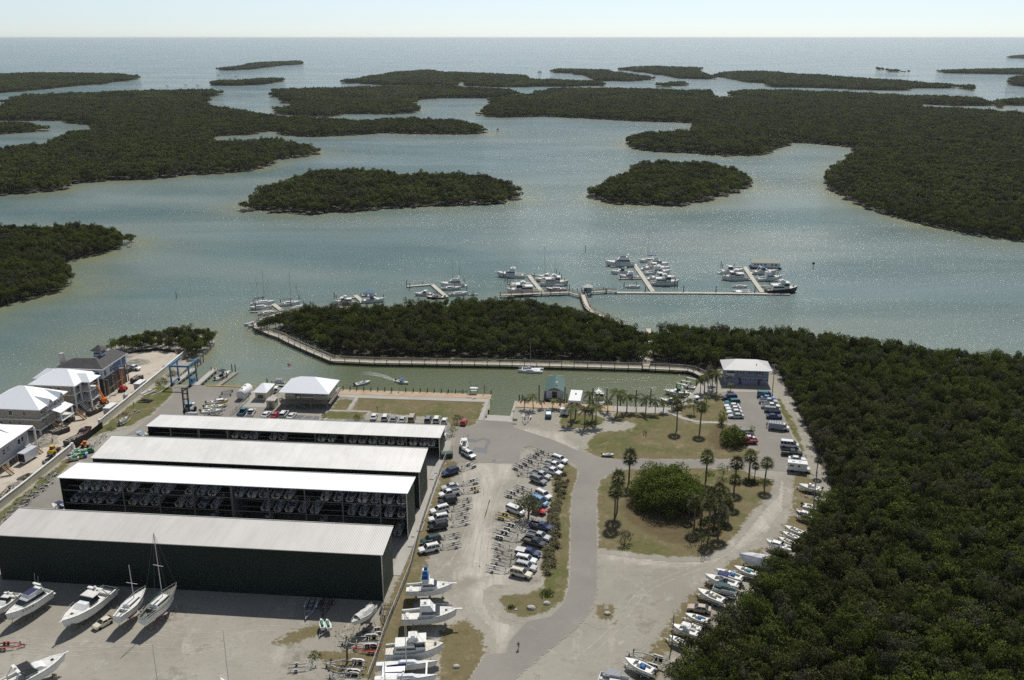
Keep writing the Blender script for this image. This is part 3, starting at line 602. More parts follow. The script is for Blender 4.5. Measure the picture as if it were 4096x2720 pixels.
sheet('leaf_litter', [pg('K', [(500,900),(900,850),(1300,850),(1500,1000),(1480,1250),(1250,1400),(900,1380),(560,1200),(430,1050)]), pg('K', [(1350,250),(1600,300),(1560,480),(1350,500),(1280,380)])], .05, M['litter'], cell=.9, pad=3)
# concrete aprons and walks
def walk(name, poly, z=.12, mat=None): return slab(name, poly, -.2, z, mat or M['concrete_g'])
walk('shed_apron', L((-43,172),(-40.9,172),(-40.2,200),(-40.9,243),(-43.2,243),(-43.2,172)), .09)
walk('aisle_slab', L((-126.5,172.3),(-46.2,172.3),(-46.2,187.4),(-126.5,187.4)), .085)
walk('aisle_slab', L((-126.5,213.2),(-43.4,213.2),(-43.4,230.8),(-126.5,230.8)), .085)
walk('yard_slab', L((-112,262.5),(-104,262.5),(-103.2,267),(-104,276),(-113.5,276),(-113,267)), .09)
walk('promenade', L((-84,273.2),(-34.2,273.6),(-34.2,276.3),(-84,275.9)))
slab('dock_deck', L((-84,275.95),(-33.6,276.35),(-33.7,280.3),(-86,280.1)), -.6, .16, M['plank'])
walk('ramp_wall_walk', L((-35.4,258.6),(-33.9,258.6),(-33.9,276.3),(-34.8,276.3)), .15)
walk('garden_walk', pg('B', [(1055,880),(945,1042),(915,1042),(1022,880)]), .13)
walk('garden_walk', pg('B', [(745,1040),(1145,1050),(1108,1095),(1090,1093),(1115,1062),(745,1051)]), .125)
walk('garden_walk', pg('B', [(800,866),(1060,880),(1060,895),(800,880)]), .122)
slab('dock_deck', L((-24.9,270.4),(6,269.6),(6,274.3),(-24.8,275.6)), -.6, .16, M['plank'])
walk('promenade', L((6.1,269.6),(23,269.3),(27,270.5),(25.5,274),(22,274.2),(6.1,274.2)), .15)
walk('ramp_wall_walk', L((-26,257.8),(-24.9,257.8),(-24.9,275.5),(-25.6,275.5)), .15)
walk('promenade', pg('C', [(1700,975),(1830,870),(1880,780),(1935,700),(2010,770),(2040,840),(1900,900),(1790,1000),(1700,1010)])[:7], .11)
cur = [(1568,1035),(1640,1075),(1740,1115),(1850,1140),(1950,1150),(2080,1153)]
walk('curved_path', pg('C', cur)+pg('C', [(x-4, y+17) for x, y in cur][::-1]), .13)
walk('house_walk', pg('AC', [(1100,715),(1700,722),(1700,738),(1105,738)]), .1)
walk('parking_kerb', pg('L', [(345,492),(352,495),(405,595),(488,728),(552,860),(545,862),(480,733),(398,602)]), .16)
# boat ramp sloping into the basin
rp = MB(); a, b, c, d = W(-33.85,258.3), W(-25.05,257.9), W(-24.95,275), W(-33.85,275); rp.quad((*a,.07),(*b,.07),(*c,-2.6),(*d,-2.6)); struct(rp.build('boat_ramp', M['concrete_g']))
# faint wheel marks on the gravel
tm = MB()
def curve_track(t_, pts_, w=.22):
    for off in (-.8, .8):
        P_ = pg(t_, pts_); Q = []
        for k in range(len(P_)-1):
            for f in np.linspace(0, 1, 7)[:-1]:
                p0, p1, p2, p3 = P_[max(k-1,0)], P_[k], P_[k+1], P_[min(k+2,len(P_)-1)]; Q.append(tuple(.5*((2*b)+(-a+c)*f+(2*a-5*b+4*c-d)*f*f+(-a+3*b-3*c+d)*f**3) for a, b, c, d in zip(p0, p1, p2, p3)))
        Q.append(P_[-1]); E_ = []
        for k, p in enumerate(Q):
            a, b = Q[max(k-1,0)], Q[min(k+1,len(Q)-1)]; d = Vector((b[0]-a[0], b[1]-a[1])).normalized(); E_.append(((p[0]-d.y*(off+w/2), p[1]+d.x*(off+w/2), .018), (p[0]-d.y*(off-w/2), p[1]+d.x*(off-w/2), .018)))
        for k in range(len(E_)-1): tm.quad(E_[k][0], E_[k][1], E_[k+1][1], E_[k+1][0])
for t_, q in (('AE',[(420,260),(300,380),(310,500),(420,620)]),('AE',[(600,120),(560,-60),(430,-200)]),('J',[(900,1500),(960,1200),(1080,800),(1000,520)]),('J',[(1040,1540),(1060,1250),(1120,900),(1240,620)]),('J',[(760,1450),(900,1150),(960,800)]),('M',[(-60,930),(400,960),(900,990),(1700,960)]),('M',[(200,1050),(700,1090),(1300,1040),(2000,1060),(2400,1000)]),('M',[(1500,820),(1900,900),(2361,880)]),('N',[(0,780),(350,740),(700,770),(900,880)]),('O',[(520,180),(800,230),(1200,260),(1500,200)]),('O',[(350,1100),(620,850),(900,500),(1400,280)]),('K',[(1750,1350),(1950,1100),(2000,900),(1900,740)]),('N',[(100,1150),(400,1000),(500,850)])): curve_track(t_, q)
m_t, nt_t, b_t = new_mat('wheel_marks'); b_t.inputs['Roughness'].default_value = .95; gtk = mix(nt_t, gravel(nt_t), (.47,.445,.39), noise(nt_t, .5, 5, .8, pos(nt_t), .42, .68)); nt_t.links.new(gtk, b_t.inputs['Base Color'])
struct(tm.build('wheel_marks', m_t))
# parking lines
ml = MB()
def line(p, q, w=.11, z=.1):
    d = Vector((q[0]-p[0], q[1]-p[1])); n = Vector((-d.y, d.x)).normalized()*w/2
    ml.quad((p[0]-n.x,p[1]-n.y,z),(q[0]-n.x,q[1]-n.y,z),(q[0]+n.x,q[1]+n.y,z),(p[0]+n.x,p[1]+n.y,z))
for k in range(7): u = -99.8+2.75*k; line(W(u-.9,251.4), W(u+.0,257))
for k in range(13): u = -75.6+2.62*k; line(W(u,249.8-.045*(u+76)), W(u+.1,255.2-.04*(u+76)))
for k in range(5): line(W(-84.4+.55*k,251.4), W(-83.3+.35*k,252+1.1*k), .2)
for k in range(5): line(W(-78+.3*k,250+k*1.1), W(-76,251.2+k*1.1), .2)
for y in (1410,1462,1512): line(at('AC', 1955+(y-1410)*.2, y), at('AC', 2190+(y-1410)*.6, y+4))
for k in range(9): y = 860+k*46; x = 1150+(y-860)*.33; line(at('AC', x, y), at('AC', x+250, y))
for k in range(9): y = 800+k*62; x = 1690+(y-800)*.33; line(at('AC', x, y), at('AC', x+240+k*5, y+6))
struct(ml.build('parking_lines', M['line']))
yl = MB()
for u0, u1, v in ((-130,-113,279.0),): yl.box((*W((u0+u1)/2, v+.15), .18), (u1-u0, .35, .25), AL)
struct(yl.build('seawall_kerb', M['yline']))
# spoil heaps and tracks at the construction site
def heap(t, x, y, r, h, name, label, mat=None, seed=0):
    c = at(t, x, y); rg = np.random.default_rng(seed+int(x)); mb = MB(); secs = []
    for k in range(7):
        f = k/6; rr_ = r*(1-f)**.9+.05; secs.append([(rr_*math.cos(a)*(1+rg.normal()*.09), rr_*math.sin(a)*.8*(1+rg.normal()*.09), h*f*(1+rg.normal()*.05)-.1) for a in np.linspace(0, 2*math.pi, 15)[:-1]])
    mb.loft(secs); o = mb.build(name, mat or M['gravel'], smooth=False); o.location = (*c, 0.03); return tag(o, label, 'pile')
heap('AI', 520, 340, 3.2, 1.3, 'dirt_pile', 'brown dirt pile beside the full skip in front of the beige house', M['sand'])
heap('AI', 470, 405, 4.2, 1.4, 'gravel_pile', 'wide pale gravel pile between two stair towers on the dirt road')
heap('AI', 310, 770, 3.4, 1.5, 'dirt_pile', 'brown dirt pile against the left side of the long wall', M['mud'])
heap('AI', 200, 850, 3.4, 1.2, 'gravel_pile', 'low pale sand pile by the wall, lowest heap on the left')
heap('A', 1190, 535, 2.6, 1.3, 'gravel_pile', 'small grey gravel heap behind the dark-roofed house')
heap('A', 1300, 590, 5.0, 1.5, 'rubble_pile', 'long grey rubble heap behind the white pickup at the site')
# ================================================================ STORAGE SHEDS
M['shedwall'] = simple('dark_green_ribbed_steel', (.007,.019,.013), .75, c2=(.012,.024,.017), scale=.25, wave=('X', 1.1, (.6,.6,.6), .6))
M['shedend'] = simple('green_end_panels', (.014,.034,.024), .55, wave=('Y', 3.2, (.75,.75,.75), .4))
M['shedin'] = simple('shed_steel', (.16,.17,.165), .6)
def roofm(name, c, c2):
    m, nt, b = new_mat(name); tc = N(nt, 'ShaderNodeTexCoord').outputs['Object']; b.inputs['Roughness'].default_value = .42
    def mp(sx, sy): q = N(nt, 'ShaderNodeMapping'); q.inputs['Scale'].default_value = (sx, sy, 1); nt.links.new(tc, q.inputs['Vector']); return q.outputs[0]
    a = mix(nt, c, c2, noise(nt, .12, 4, .6, tc)); a = mix(nt, a, mix(nt, a, (.93,.925,.91), 1.0, 'MULTIPLY'), noise(nt, 1.0, 4, .7, mp(.9, .03), .45, .62)); a = mix(nt, a, mix(nt, a, (1.05,1.05,1.05), 1.0, 'MULTIPLY'), noise(nt, 1.0, 2, .5, mp(.16, .004), .5, .56))
    w = N(nt, 'ShaderNodeTexWave', bands_direction='X'); w.inputs['Scale'].default_value = .9; nt.links.new(tc, w.inputs['Vector']); r = N(nt, 'ShaderNodeMapRange'); r.inputs['From Min'].default_value = .75; nt.links.new(w.outputs['Fac'], r.inputs['Value'])
    a = mix(nt, a, mix(nt, a, (.92,.92,.91), 1.0, 'MULTIPLY'), r.outputs[0]); nt.links.new(a, b.inputs['Base Color']); bp = N(nt, 'ShaderNodeBump'); bp.inputs['Distance'].default_value = .02; nt.links.new(w.outputs['Fac'], bp.inputs['Height']); nt.links.new(bp.outputs[0], b.inputs['Normal']); return m
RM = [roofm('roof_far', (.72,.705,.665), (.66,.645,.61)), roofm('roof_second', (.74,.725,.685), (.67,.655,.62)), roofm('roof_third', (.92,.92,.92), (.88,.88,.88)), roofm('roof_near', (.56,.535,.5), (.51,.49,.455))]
M['fascia'] = simple('pale_trim', (.6,.62,.55), .5)
SU0, SU1 = -126.2, -42.4
def shed(label, v0, v1, h0, h1, openfront, rm, shelves, cols, wides):
    t = thing('boat_storage_shed', label, 'storage shed', (*W(SU0, v0), 0), AL, 'four dry-stack boat sheds'); Lx = SU1-SU0; D = v1-v0
    hz_ = lambda y: h0+(h1-h0)*y/D
    r = MB(); e = .35; za, zb = hz_(-e), hz_(D+e)
    r.add([(-e,-e,za),(Lx+e,-e,za),(Lx+e,D+e,zb),(-e,D+e,zb),(-e,-e,za-.16),(Lx+e,-e,za-.16),(Lx+e,D+e,zb-.16),(-e,D+e,zb-.16)], [(0,1,2,3),(7,6,5,4),(0,4,5,1),(1,5,6,2),(2,6,7,3),(3,7,4,0)])
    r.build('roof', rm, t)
    g = MB(); g.box((Lx/2, D+e+.04, zb+.03), (Lx+2*e+.1, .1, .22)); g.build('ridge_trim', M['fascia'], t)
    y = D if openfront else 0; z = hz_(y)-.2
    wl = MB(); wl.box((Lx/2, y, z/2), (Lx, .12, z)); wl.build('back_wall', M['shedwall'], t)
    for x in (.06, Lx-.06):
        m = MB(); a, b = hz_(0)-.2, hz_(D)-.2
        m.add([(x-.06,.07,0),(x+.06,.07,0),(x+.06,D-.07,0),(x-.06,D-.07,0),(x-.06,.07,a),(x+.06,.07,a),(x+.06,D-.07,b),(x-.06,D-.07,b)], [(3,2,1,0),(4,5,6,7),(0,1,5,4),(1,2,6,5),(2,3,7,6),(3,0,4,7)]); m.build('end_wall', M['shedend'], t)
    yo = 0 if openfront else D
    for x in cols:
        m = MB(); m.box((x-SU0, yo, hz_(yo)/2-.1), (.28, .3, hz_(yo)-.2)); m.build('column', M['shedin'], t)
    for x in wides:
        m = MB(); m.box((x-SU0, D/2, hz_(D/2)/2-.15), (.5, D-.4, hz_(D/2)-.3)); m.build('partition', M['shedin'], t)
    for zc in shelves:
        for yy in (.5, D*.33, D*.66, D-.6):
            m = MB(); m.box((Lx/2, yy, zc-.14), (Lx-.3, .16, .2)); m.build('rack_beam', M['shedin'], t)
    cm = MB()
    for x, zc in ((Lx-.1, 0),): cm.box((x+.1, -.02 if not openfront else -.02, hz_(0)/2-.1), (.18, .18, hz_(0)-.2))
    cm.build('corner_trim', M['alu'], t)
    return t
c3 = [atv('I', x, y, 187.5)[0] for x, y in ((1760,760),(1437,760),(1118,760),(800,700),(155,700))]+[atv('H', x, y, 187.5)[0] for x, y in ((2200,900),(1800,850),(1395,850))]
c1 = [atv('I', x, 230, 230.9)[0] for x in (205,708,955,1205,1728,1985)]+[atv('A', x, 1270, 230.9)[0] for x in (1615,1885)]
shed('farthest low storage shed, white ribbed roof, open front with boats on racks', 230.9, 239.6, 6.5, 6.2, True, RM[0], (3.4,), c1, [atv('I', x, 220, 230.9)[0] for x in (450,1455)])
shed('second storage shed from the water, closed dark green wall facing forward', 202.2, 212.6, 10.2, 11.4, False, RM[1], (4.6,7.9), [SU0+9.3*k for k in range(1, 9)], [])
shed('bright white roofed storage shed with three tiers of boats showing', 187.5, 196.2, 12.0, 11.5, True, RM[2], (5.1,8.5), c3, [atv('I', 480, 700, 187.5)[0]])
shed('nearest storage shed, pale grey roof above a long dark green wall', 162.4, 171.9, 11.1, 11.9, False, RM[3], (4.8,8.2), [SU0+9.3*k for k in range(1, 9)], [])
# ================================================================ BUILDINGS
def roof_hip(mb, x0, x1, y0, y1, z, zr, rx0, rx1, ry, th=.18):
    b = [(x0,y0,z),(x1,y0,z),(x1,y1,z),(x0,y1,z)]; p, q = (rx0,ry,zr), (rx1,ry,zr)
    mb.add(b+[p,q]+[(a,b_,c-th) for a,b_,c in b], [(0,1,5,4),(2,3,4,5),(1,2,5),(3,0,4),(6,7,1,0),(7,8,2,1),(8,9,3,2),(9,6,0,3),(9,8,7,6)])
def window(par, x, y, z, w, h, face, frame=None, name='window', shutters=None):
    """face: 'f' front (-y), 'r' right (+x)"""
    fr = MB(); pn = MB()
    if face == 'f':
        fr.box((x, y-.04, z), (w+.2, .08, h+.2)); pn.box((x, y-.09, z+h*.24), (w, .03, h*.44)); pn.box((x, y-.09, z-h*.24), (w, .03, h*.44))
    else:
        fr.box((x+.04, y, z), (.08, w+.2, h+.2)); pn.box((x+.09, y, z+h*.24), (.03, w, h*.44)); pn.box((x+.09, y, z-h*.24), (.03, w, h*.44))
    o = fr.build(name, frame or M['white'], par); pn.build('pane', M['glass'], o)
    if shutters:
        for s in (-1, 1):
            m = MB(); m.box((x+s*(w/2+.38), y-.06, z), (.45, .06, h+.15)); m.build('shutter', shutters, o)
    return o
M['siding_b'] = simple('beige_siding', (.40,.355,.29), .8, wave=('Z', 2.5, (.9,.9,.9)))
M['siding_g'] = simple('grey_blue_siding', (.42,.42,.43), .8, wave=('Z', 2.5, (.9,.9,.9)))
M['blue_wall'] = simple('blue_siding', (.22,.28,.36), .8, wave=('Z', 2.5, (.88,.88,.88)))
M['lav_wall'] = simple('lavender_wall', (.33,.33,.45), .85)
M['shutter'] = simple('purple_shutter', (.13,.09,.16), .7)
M['metalroof'] = simple('white_metal_roof', (.86,.88,.9), .35, spec=.5, wave=('X', 1.2, (.9,.9,.9), .3))
M['metalroof2'] = simple('pale_metal_roof', (.66,.65,.62), .4, wave=('X', 1.0, (.8,.8,.8), .3), c2=(.58,.57,.54), scale=.15)
M['shingle'] = simple('dark_shingles', (.10,.095,.095), .85, c2=(.07,.066,.066), scale=.8, wave=('Z', 4, (.85,.85,.85)))
M['wrap'] = simple('house_wrap', (.55,.6,.66), .6, c2=(.42,.47,.55), scale=.6)
M['wrapblue'] = simple('blue_membrane', (.08,.14,.28), .5)
M['cream'] = simple('cream_wall', (.6,.55,.42), .85)
def legs(par, xs, ys, h, s=.35, mat=None, name='stilt'):
    for x in xs:
        for y in ys:
            m = MB(); m.box((x, y, h/2-.15), (s, s, h+.3)); m.build(name, mat or M['white'], par)
# marina store on stilts
t = thing('marina_store', 'cream marina store on stilts with a big white hipped metal roof', 'building', (*W(-99.1, 262.9), 0), AL)
r = MB(); roof_hip(r, 0, 16.2, 0, 12.6, 5.2, 8.2, 5.2, 9.8, 7.0); r.build('roof', M['metalroof'], t)
w = MB(); w.box((2.8, 6.6, 3.6), (3.2, 8.2, 2.9)); w.box((8.1, 7.6, 3.6), (7.2, 6.6, 2.9)); w.box((12.9, 6.9, 3.6), (4.6, 8.9, 2.9)); w.build('wall', M['cream'], t)
for x in (11.6, 13.8): window(t, x, 2.45, 4.1, 1.7, .8, 'f')
window(t, 15.2, 5.2, 3.9, 1.1, 1.0, 'r'); window(t, 15.2, 8.2, 3.9, 1.1, 1.0, 'r')
d = MB(); d.box((7.8, 1.3, 1.9), (15.6, 2.3, .18)); d.box((15.9, 6.5, 1.9), (1.2, 12.4, .18)); dk = d.build('deck', M['wood'], t)
rl = MB()
for z in (2.3, 2.7, 3.0): rl.bar((0,.2,z), (15.6,.2,z), .05, .08); rl.bar((16.4,.2,z), (16.4,12.6,z), .05, .08)
for k in range(12): rl.box((.1+k*1.4, .2, 2.4), (.1,.1,1.2))
rl.build('railing', M['wood'], dk)
st = MB()
for k in range(10): st.box((6.2+k*.35, -.4, 1.8-k*.18), (.35, 1.1, .08))
st.build('stairs', M['wood'], dk)
legs(t, (.4, 5, 10, 15.4), (.6, 6, 11.6), 1.9, .3, M['wood'])
# small office hut
t = thing('dock_office', 'small cream hut with a pale hipped roof beside the marina store', 'building', (*W(-109.3, 268.0), 0), AL)
r = MB(); roof_hip(r, -.2, 4.4, -.2, 8.2, 2.9, 4.7, 2.1, 2.15, 4.0); r.build('roof', M['metalroof'], t)
w = MB(); w.box((2.1, 4.0, 1.35), (3.4, 7.2, 2.75)); w.build('wall', M['cream'], t); window(t, 2.1, .4, 1.3, 1.5, .9, 'f', M['black'])
t = thing('utility_enclosure', 'plain cream walled utility enclosure in front of the marina store', 'shed', (*W(-103.0, 261.9), 0), AL)
w = MB(); w.box((1.4, 1.6, 1.3), (2.7, 3.0, 2.6)); w.build('wall', M['cream'], t); w = MB(); w.box((1.4, 1.6, 2.66), (2.95, 3.3, .14)); w.build('roof', M['conc'], t); w = MB(); w.box((1.4, .07, 1.1), (1.2, .06, 2.0)); w.build('door', M['wood'], t)
# blue and lavender house
t = thing('two_storey_house', 'blue over lavender two-storey house with a white metal roof by the parking lot', 'house', (*W(43.6, 298.2), 0), AL)
r = MB(); roof_hip(r, -1.0, 15.2, -1.1, 9.2, 5.3, 7.6, 3.6, 10.6, 4.0); r.build('roof', M['metalroof2'], t)
w = MB(); w.box((7.15, 4.1, 1.25), (14.2, 8.0, 2.5)); w.build('lower_wall', M['lav_wall'], t)
w = MB(); w.box((8.55, 4.1, 3.9), (11.4, 8.0, 2.75)); w.build('upper_wall', M['blue_wall'], t)
w = MB(); w.box((1.3, 4.8, 3.9), (2.9, 6.6, 2.7)); w.build('porch_wall', simple('porch_blue_grey', (.25,.3,.36), .8), t)  # porch wall in one even blue-grey, close to the upper siding
w = MB(); w.box((1.4, .3, 2.62), (2.9, .7, .14)); w.box((.1, .1, 3.9), (.14, .14, 2.7)); w.box((1.45, .05, 3.3), (2.8, .05, .9)); w.build('porch', M['white'], t)
for x in (4.9, 8.7, 11.3): window(t, x, .1, 4.1, .95, 1.25 if x != 8.7 else .8, 'f', shutters=M['shutter'])
for x in (5.9, 9.2, 13.1): window(t, x, .1, 1.7, .95, .45, 'f', shutters=M['shutter'])
for x in (5.0, 11.2): w = MB(); w.box((x, .07, 1.0), (.95, .08, 2.0)); w.build('door', M['shutter'], t)
w = MB(); w.box((10.2, 1.6, 6.6), (.2,.2,.6)); w.build('vent_pipe', M['black'], t)
# houses under construction
def eave(t, x, y, z): return at(t, x, y, z)
def stair(par, x, y, h, n=12, mat=None, dirx=1, w=1.2):
    m = MB()
    for k in range(n): m.box((x+dirx*k*.3, y, h-(k+.5)*h/n), (.32, w, .06))
    m.bar((x, y-w/2, h), (x+dirx*n*.3, y-w/2, 0), .06, .3); m.bar((x, y+w/2, h), (x+dirx*n*.3, y+w/2, 0), .06, .3)
    m.bar((x, y-w/2, h+.9), (x+dirx*n*.3, y-w/2, .9), .06, .1); m.bar((x, y+w/2, h+.9), (x+dirx*n*.3, y+w/2, .9), .06, .1); return m.build('stairs', mat or M['white'], par)
u2, v2 = -160.6, 253.4
t = thing('stilt_house', 'beige three-storey stilt house with open balconies, second house from the far end', 'house', (*W(-174.5, v2), 0), AL)
r = MB(); roof_hip(r, -.8, 14.6, -.7, 12.5, 8.9, 12.0, 5.6, 8.8, 6.0); r.build('roof', M['metalroof'], t)
r = MB(); roof_hip(r, 11.0, 17.4, 3.2, 9.6, 8.85, 10.6, 11.5, 14.5, 6.4); r.build('porch_roof', M['metalroof'], t)
r = MB(); roof_hip(r, -3.5, 3, 6.0, 13.5, 8.3, 10.6, -.6, 1.8, 9.6); r.build('rear_roof', M['metalroof'], t)
w = MB(); w.box((6.6, 5.9, 5.55), (12.0, 11.4, 6.1)); w.build('wall', M['siding_b'], t)
for z in (2.4, 5.6): w = MB(); w.box((7.0, 5.9, z), (13.6, 12.0, .35)); w.box((15.0, 6.4, z), (3.6, 5.8, .3)); w.build('floor_slab', M['white'], t)
for x in (3.2, 6.0, 8.6): window(t, x, .2, 7.5, .9, 1.2, 'f')
for y in (1.6, 4, 7, 9.6): window(t, 12.6, y, 7.1, 1.3, 1.9, 'r'); 
for y in (1.6, 4, 7): window(t, 12.6, y, 4.0, 1.3, 1.9, 'r')
legs(t, (.6, 4.6, 8.6, 13.6), (.3, 6, 11.6), 2.3, .38); legs(t, (13.7,), (.2, 3.6), 8.7, .4, name='column'); legs(t, (16.6,), (3.8, 9.0), 8.7, .4, name='column')
stair(t, 12.8, 10.5, 5.6); stair(t, 14, 2.0, 2.4, 8)
u1h = loc(at('A', 350, 1040, 8.6))
t = thing('stilt_house', 'beige stilt house with several small white gables, third house from the far end', 'house', (*W(u1h[0]-17.5, u1h[1]+.6), 0), AL)
r = MB(); roof_hip(r, -.7, 18.2, -.6, 14.5, 8.6, 12.8, 7.4, 9.2, 7.6); r.build('roof', M['metalroof'], t)
w = MB(); w.box((8.6, 7.0, 5.3), (16.6, 13.6, 6.4)); w.build('wall', M['siding_b'], t)
for z in (2.1, 5.2): w = MB(); w.box((8.8, 7, z), (17.3, 14.2, .35)); w.build('floor_slab', M['white'], t)
for x in (5, 8.6, 12.8): window(t, x, .2, 7.1, 1.0, 1.4, 'f')
for x in (2, 5.2, 8, 11): window(t, x, .2, 4.0, .9, .8, 'f')
for y, z in ((2.2,7.0),(2.2,4.0),(5.4,4.0)): window(t, 16.9, y, z, 1.2, 1.4, 'r')
for y0 in (3.0, 8.6):                                      # cross gables on the street side
    r = MB(); x0, x1, z0, z1 = 12.0, 18.6, 8.5, 10.6; y1 = y0+3.4; ym = (y0+y1)/2
    r.add([(x0,ym,z1+.5),(x1,ym,z1-.6),(x1,y0,z0-.3),(x0+2,y0,z0+.4),(x1,y1,z0-.3),(x0+2,y1,z0+.4)], [(0,1,2,3),(0,5,4,1)]); r.build('gable_roof', M['metalroof'], t)
    w = MB(); w.add([(17.2,y0+.4,2.2),(17.2,y1-.4,2.2),(17.2,y1-.4,8.5),(17.2,ym,9.6),(17.2,y0+.4,8.5),(16.8,y0+.4,2.2),(16.8,y1-.4,2.2),(16.8,y1-.4,8.5),(16.8,ym,9.6),(16.8,y0+.4,8.5)], [(0,1,2,3,4),(9,8,7,6,5),(0,5,6,1),(1,6,7,2),(4,3,8,9),(3,2,7,8),(0,4,9,5)]); w.build('bay_wall', M['siding_b'], t)
    window(t, 17.25, ym, 7.2, 1.0, 1.5, 'r')
r = MB(); r.add([(16.9,5.6,6.4),(20.6,5.6,5.3),(20.6,12.4,5.3),(16.9,12.4,6.4),(16.9,5.6,6.2),(20.6,5.6,5.1),(20.6,12.4,5.1),(16.9,12.4,6.2)], [(0,1,2,3),(7,6,5,4),(0,4,5,1),(1,5,6,2),(2,6,7,3),(3,7,4,0)]); r.build('porch_roof', M['metalroof'], t)
legs(t, (.4, 5.5, 11, 16.8), (.3, 7, 13.4), 2.1, .42); legs(t, (20.2,), (6, 12), 5.1, .38, name='column')
stair(t, 20.6, 13.4, 2.6, 9, M['lumber']); stair(t, 19, 4.2, 2.6, 9, M['lumber'])
w = MB(); w.box((19.4, 9, 2.6), (2.6, 6.4, .15)); w.build('porch_deck', M['white'], t)
u0h = loc(at('A', 315, 1185, 7.6))
t = thing('stilt_house', 'grey-blue stilt house with a bright white roof at the left edge', 'house', (*W(u0h[0]-18, u0h[1]-17), 0), AL)
r = MB(); roof_hip(r, -.6, 18, -1.5, 17, 7.6, 11.2, 6.8, 7.6, 8.6); r.build('roof', M['metalroof'], t)
w = MB(); w.box((8.6, 7.7, 4.9), (16.6, 15.8, 5.0)); w.build('wall', M['siding_g'], t)
w = MB(); w.box((8.6, 7.7, 2.3), (17.2, 16.4, .4)); w.build('floor_slab', M['white'], t)
for y in (4.5, 6.3, 11.2, 12.8): window(t, 16.9, y, 5.2, 1.0, 1.6, 'r')
r = MB(); r.add([(11,9.5,10.6),(15.5,9.5,8.6),(15.5,12.2,8.3),(11,12.2,10.2),(11,9.5,10.0),(15.5,9.5,8.1),(15.5,12.2,8.0),(11,12.2,9.8)], [(0,1,2,3),(7,6,5,4),(0,4,5,1),(1,5,6,2),(2,6,7,3),(3,7,4,0)]); r.build('dormer_roof', M['metalroof'], t)
legs(t, (.4, 6, 11, 16.8), (.2, 5.4, 10.4, 15.4), 2.2, .5); legs(t, (18.4,), (-1, 16.5), 7.3, .4, name='column'); stair(t, 18.2, 15, 2.4, 8, M['lumber']); stair(t, 18.2, 1.5, 2.4, 8, M['lumber'])
# dark-roofed house, farthest
c = loc(at('AA', 1810, 560, 10.2))
t = thing('unfinished_house', 'unfinished house in pale wrap with a dark shingle roof and lookout tower', 'house', (*W(c[0]-15.2, c[1]+.6), 0), AL)
r = MB(); x0, x1, y0, y1, z = -.5, 15.6, -.6, 6.6, 9.9
r.add([(x0,y0,z),(x1,y0,z),(x1,16,z),(8.6,16,z),(8.6,y1,z),(x0,y1,z),(4.2,3.0,12.2),(11.6,3.2,12.4),(12.0,13.0,12.4)], [(0,1,7,6),(1,2,8,7),(2,3,8),(3,4,7,8),(4,5,6,7),(5,0,6)]); r.build('roof', M['shingle'], t)
w = MB(); w.box((7.6, -.62, 9.8), (16.2, .1, .28)); w.box((15.65, 7.7, 9.8), (.1, 16.6, .28)); w.build('fascia', M['white'], t)
w = MB(); w.box((7.6, 3.0, 8.1), (14.8, 5.8, 3.4)); w.box((11.9, 10.8, 8.1), (6.2, 9.6, 3.4)); w.build('wall', M['wrap'], t)
w = MB(); w.box((15.04, 9.6, 8.1), (.08, 4.6, 3.2)); w.box((15.04, 13.8, 8.1), (.08, 2.2, 3.2)); w.build('blue_wall_panel', M['wrapblue'], t)
for x, y, f in ((12.9,.1,'f'),(8.6,.1,'f')): w = MB(); w.box((x, .06, 8.0), (1.9, .08, 1.3)); w.build('window_opening', M['glass'], t)
for y in (1.7, 5.4, 6.9): w = MB(); w.box((15.05, y, 7.9), (.07, 1.0, 1.6)); w.build('window_opening', M['glass'], t)
w = MB(); w.box((10.8, 8.2, 3.2), (8.2, 13.0, 6.1)); w.build('lower_wall', simple('grey_block_wall', (.09,.085,.085), .9), t)
legs(t, (.5, 5, 9, 15.0), (.2, 5.6), 6.4, .3, M['wood']); legs(t, (15.0,), (10.4, 15.4), 6.4, .3, M['wood'])
tw = MB(); tw.box((10.8, 7.2, 12.9), (2.8, 2.6, 2.4)); tw = tw.build('tower', M['wrap'], t); m = MB(); roof_hip(m, 8.8, 12.8, 5.3, 9.1, 14.1, 15.6, 10.75, 10.85, 7.2); m.build('tower_roof', M['shingle'], tw)
m = MB(); m.box((10.8, 5.88, 13.2), (2.2, .06, .8)); m.box((12.23, 7.2, 13.2), (.06, 2.0, .8)); m.build('tower_window', M['glass'], tw)
m = MB(); m.box((-.1, 3.6, 9.6), (1.3, 1.3, 8.0)); m.build('chimney', M['conc'], t)
sc = MB()
for y in (0, 5, 10): sc.box((15.9, y, 6.25), (1.6, .1, .1)); sc.bar((16.6, y, 6.3), (16.6, y, 0), .1, .1)
sc.bar((16.6,0,3), (16.6,10,3.6), .08, .2); sc.build('scaffold', M['lumber'], t)
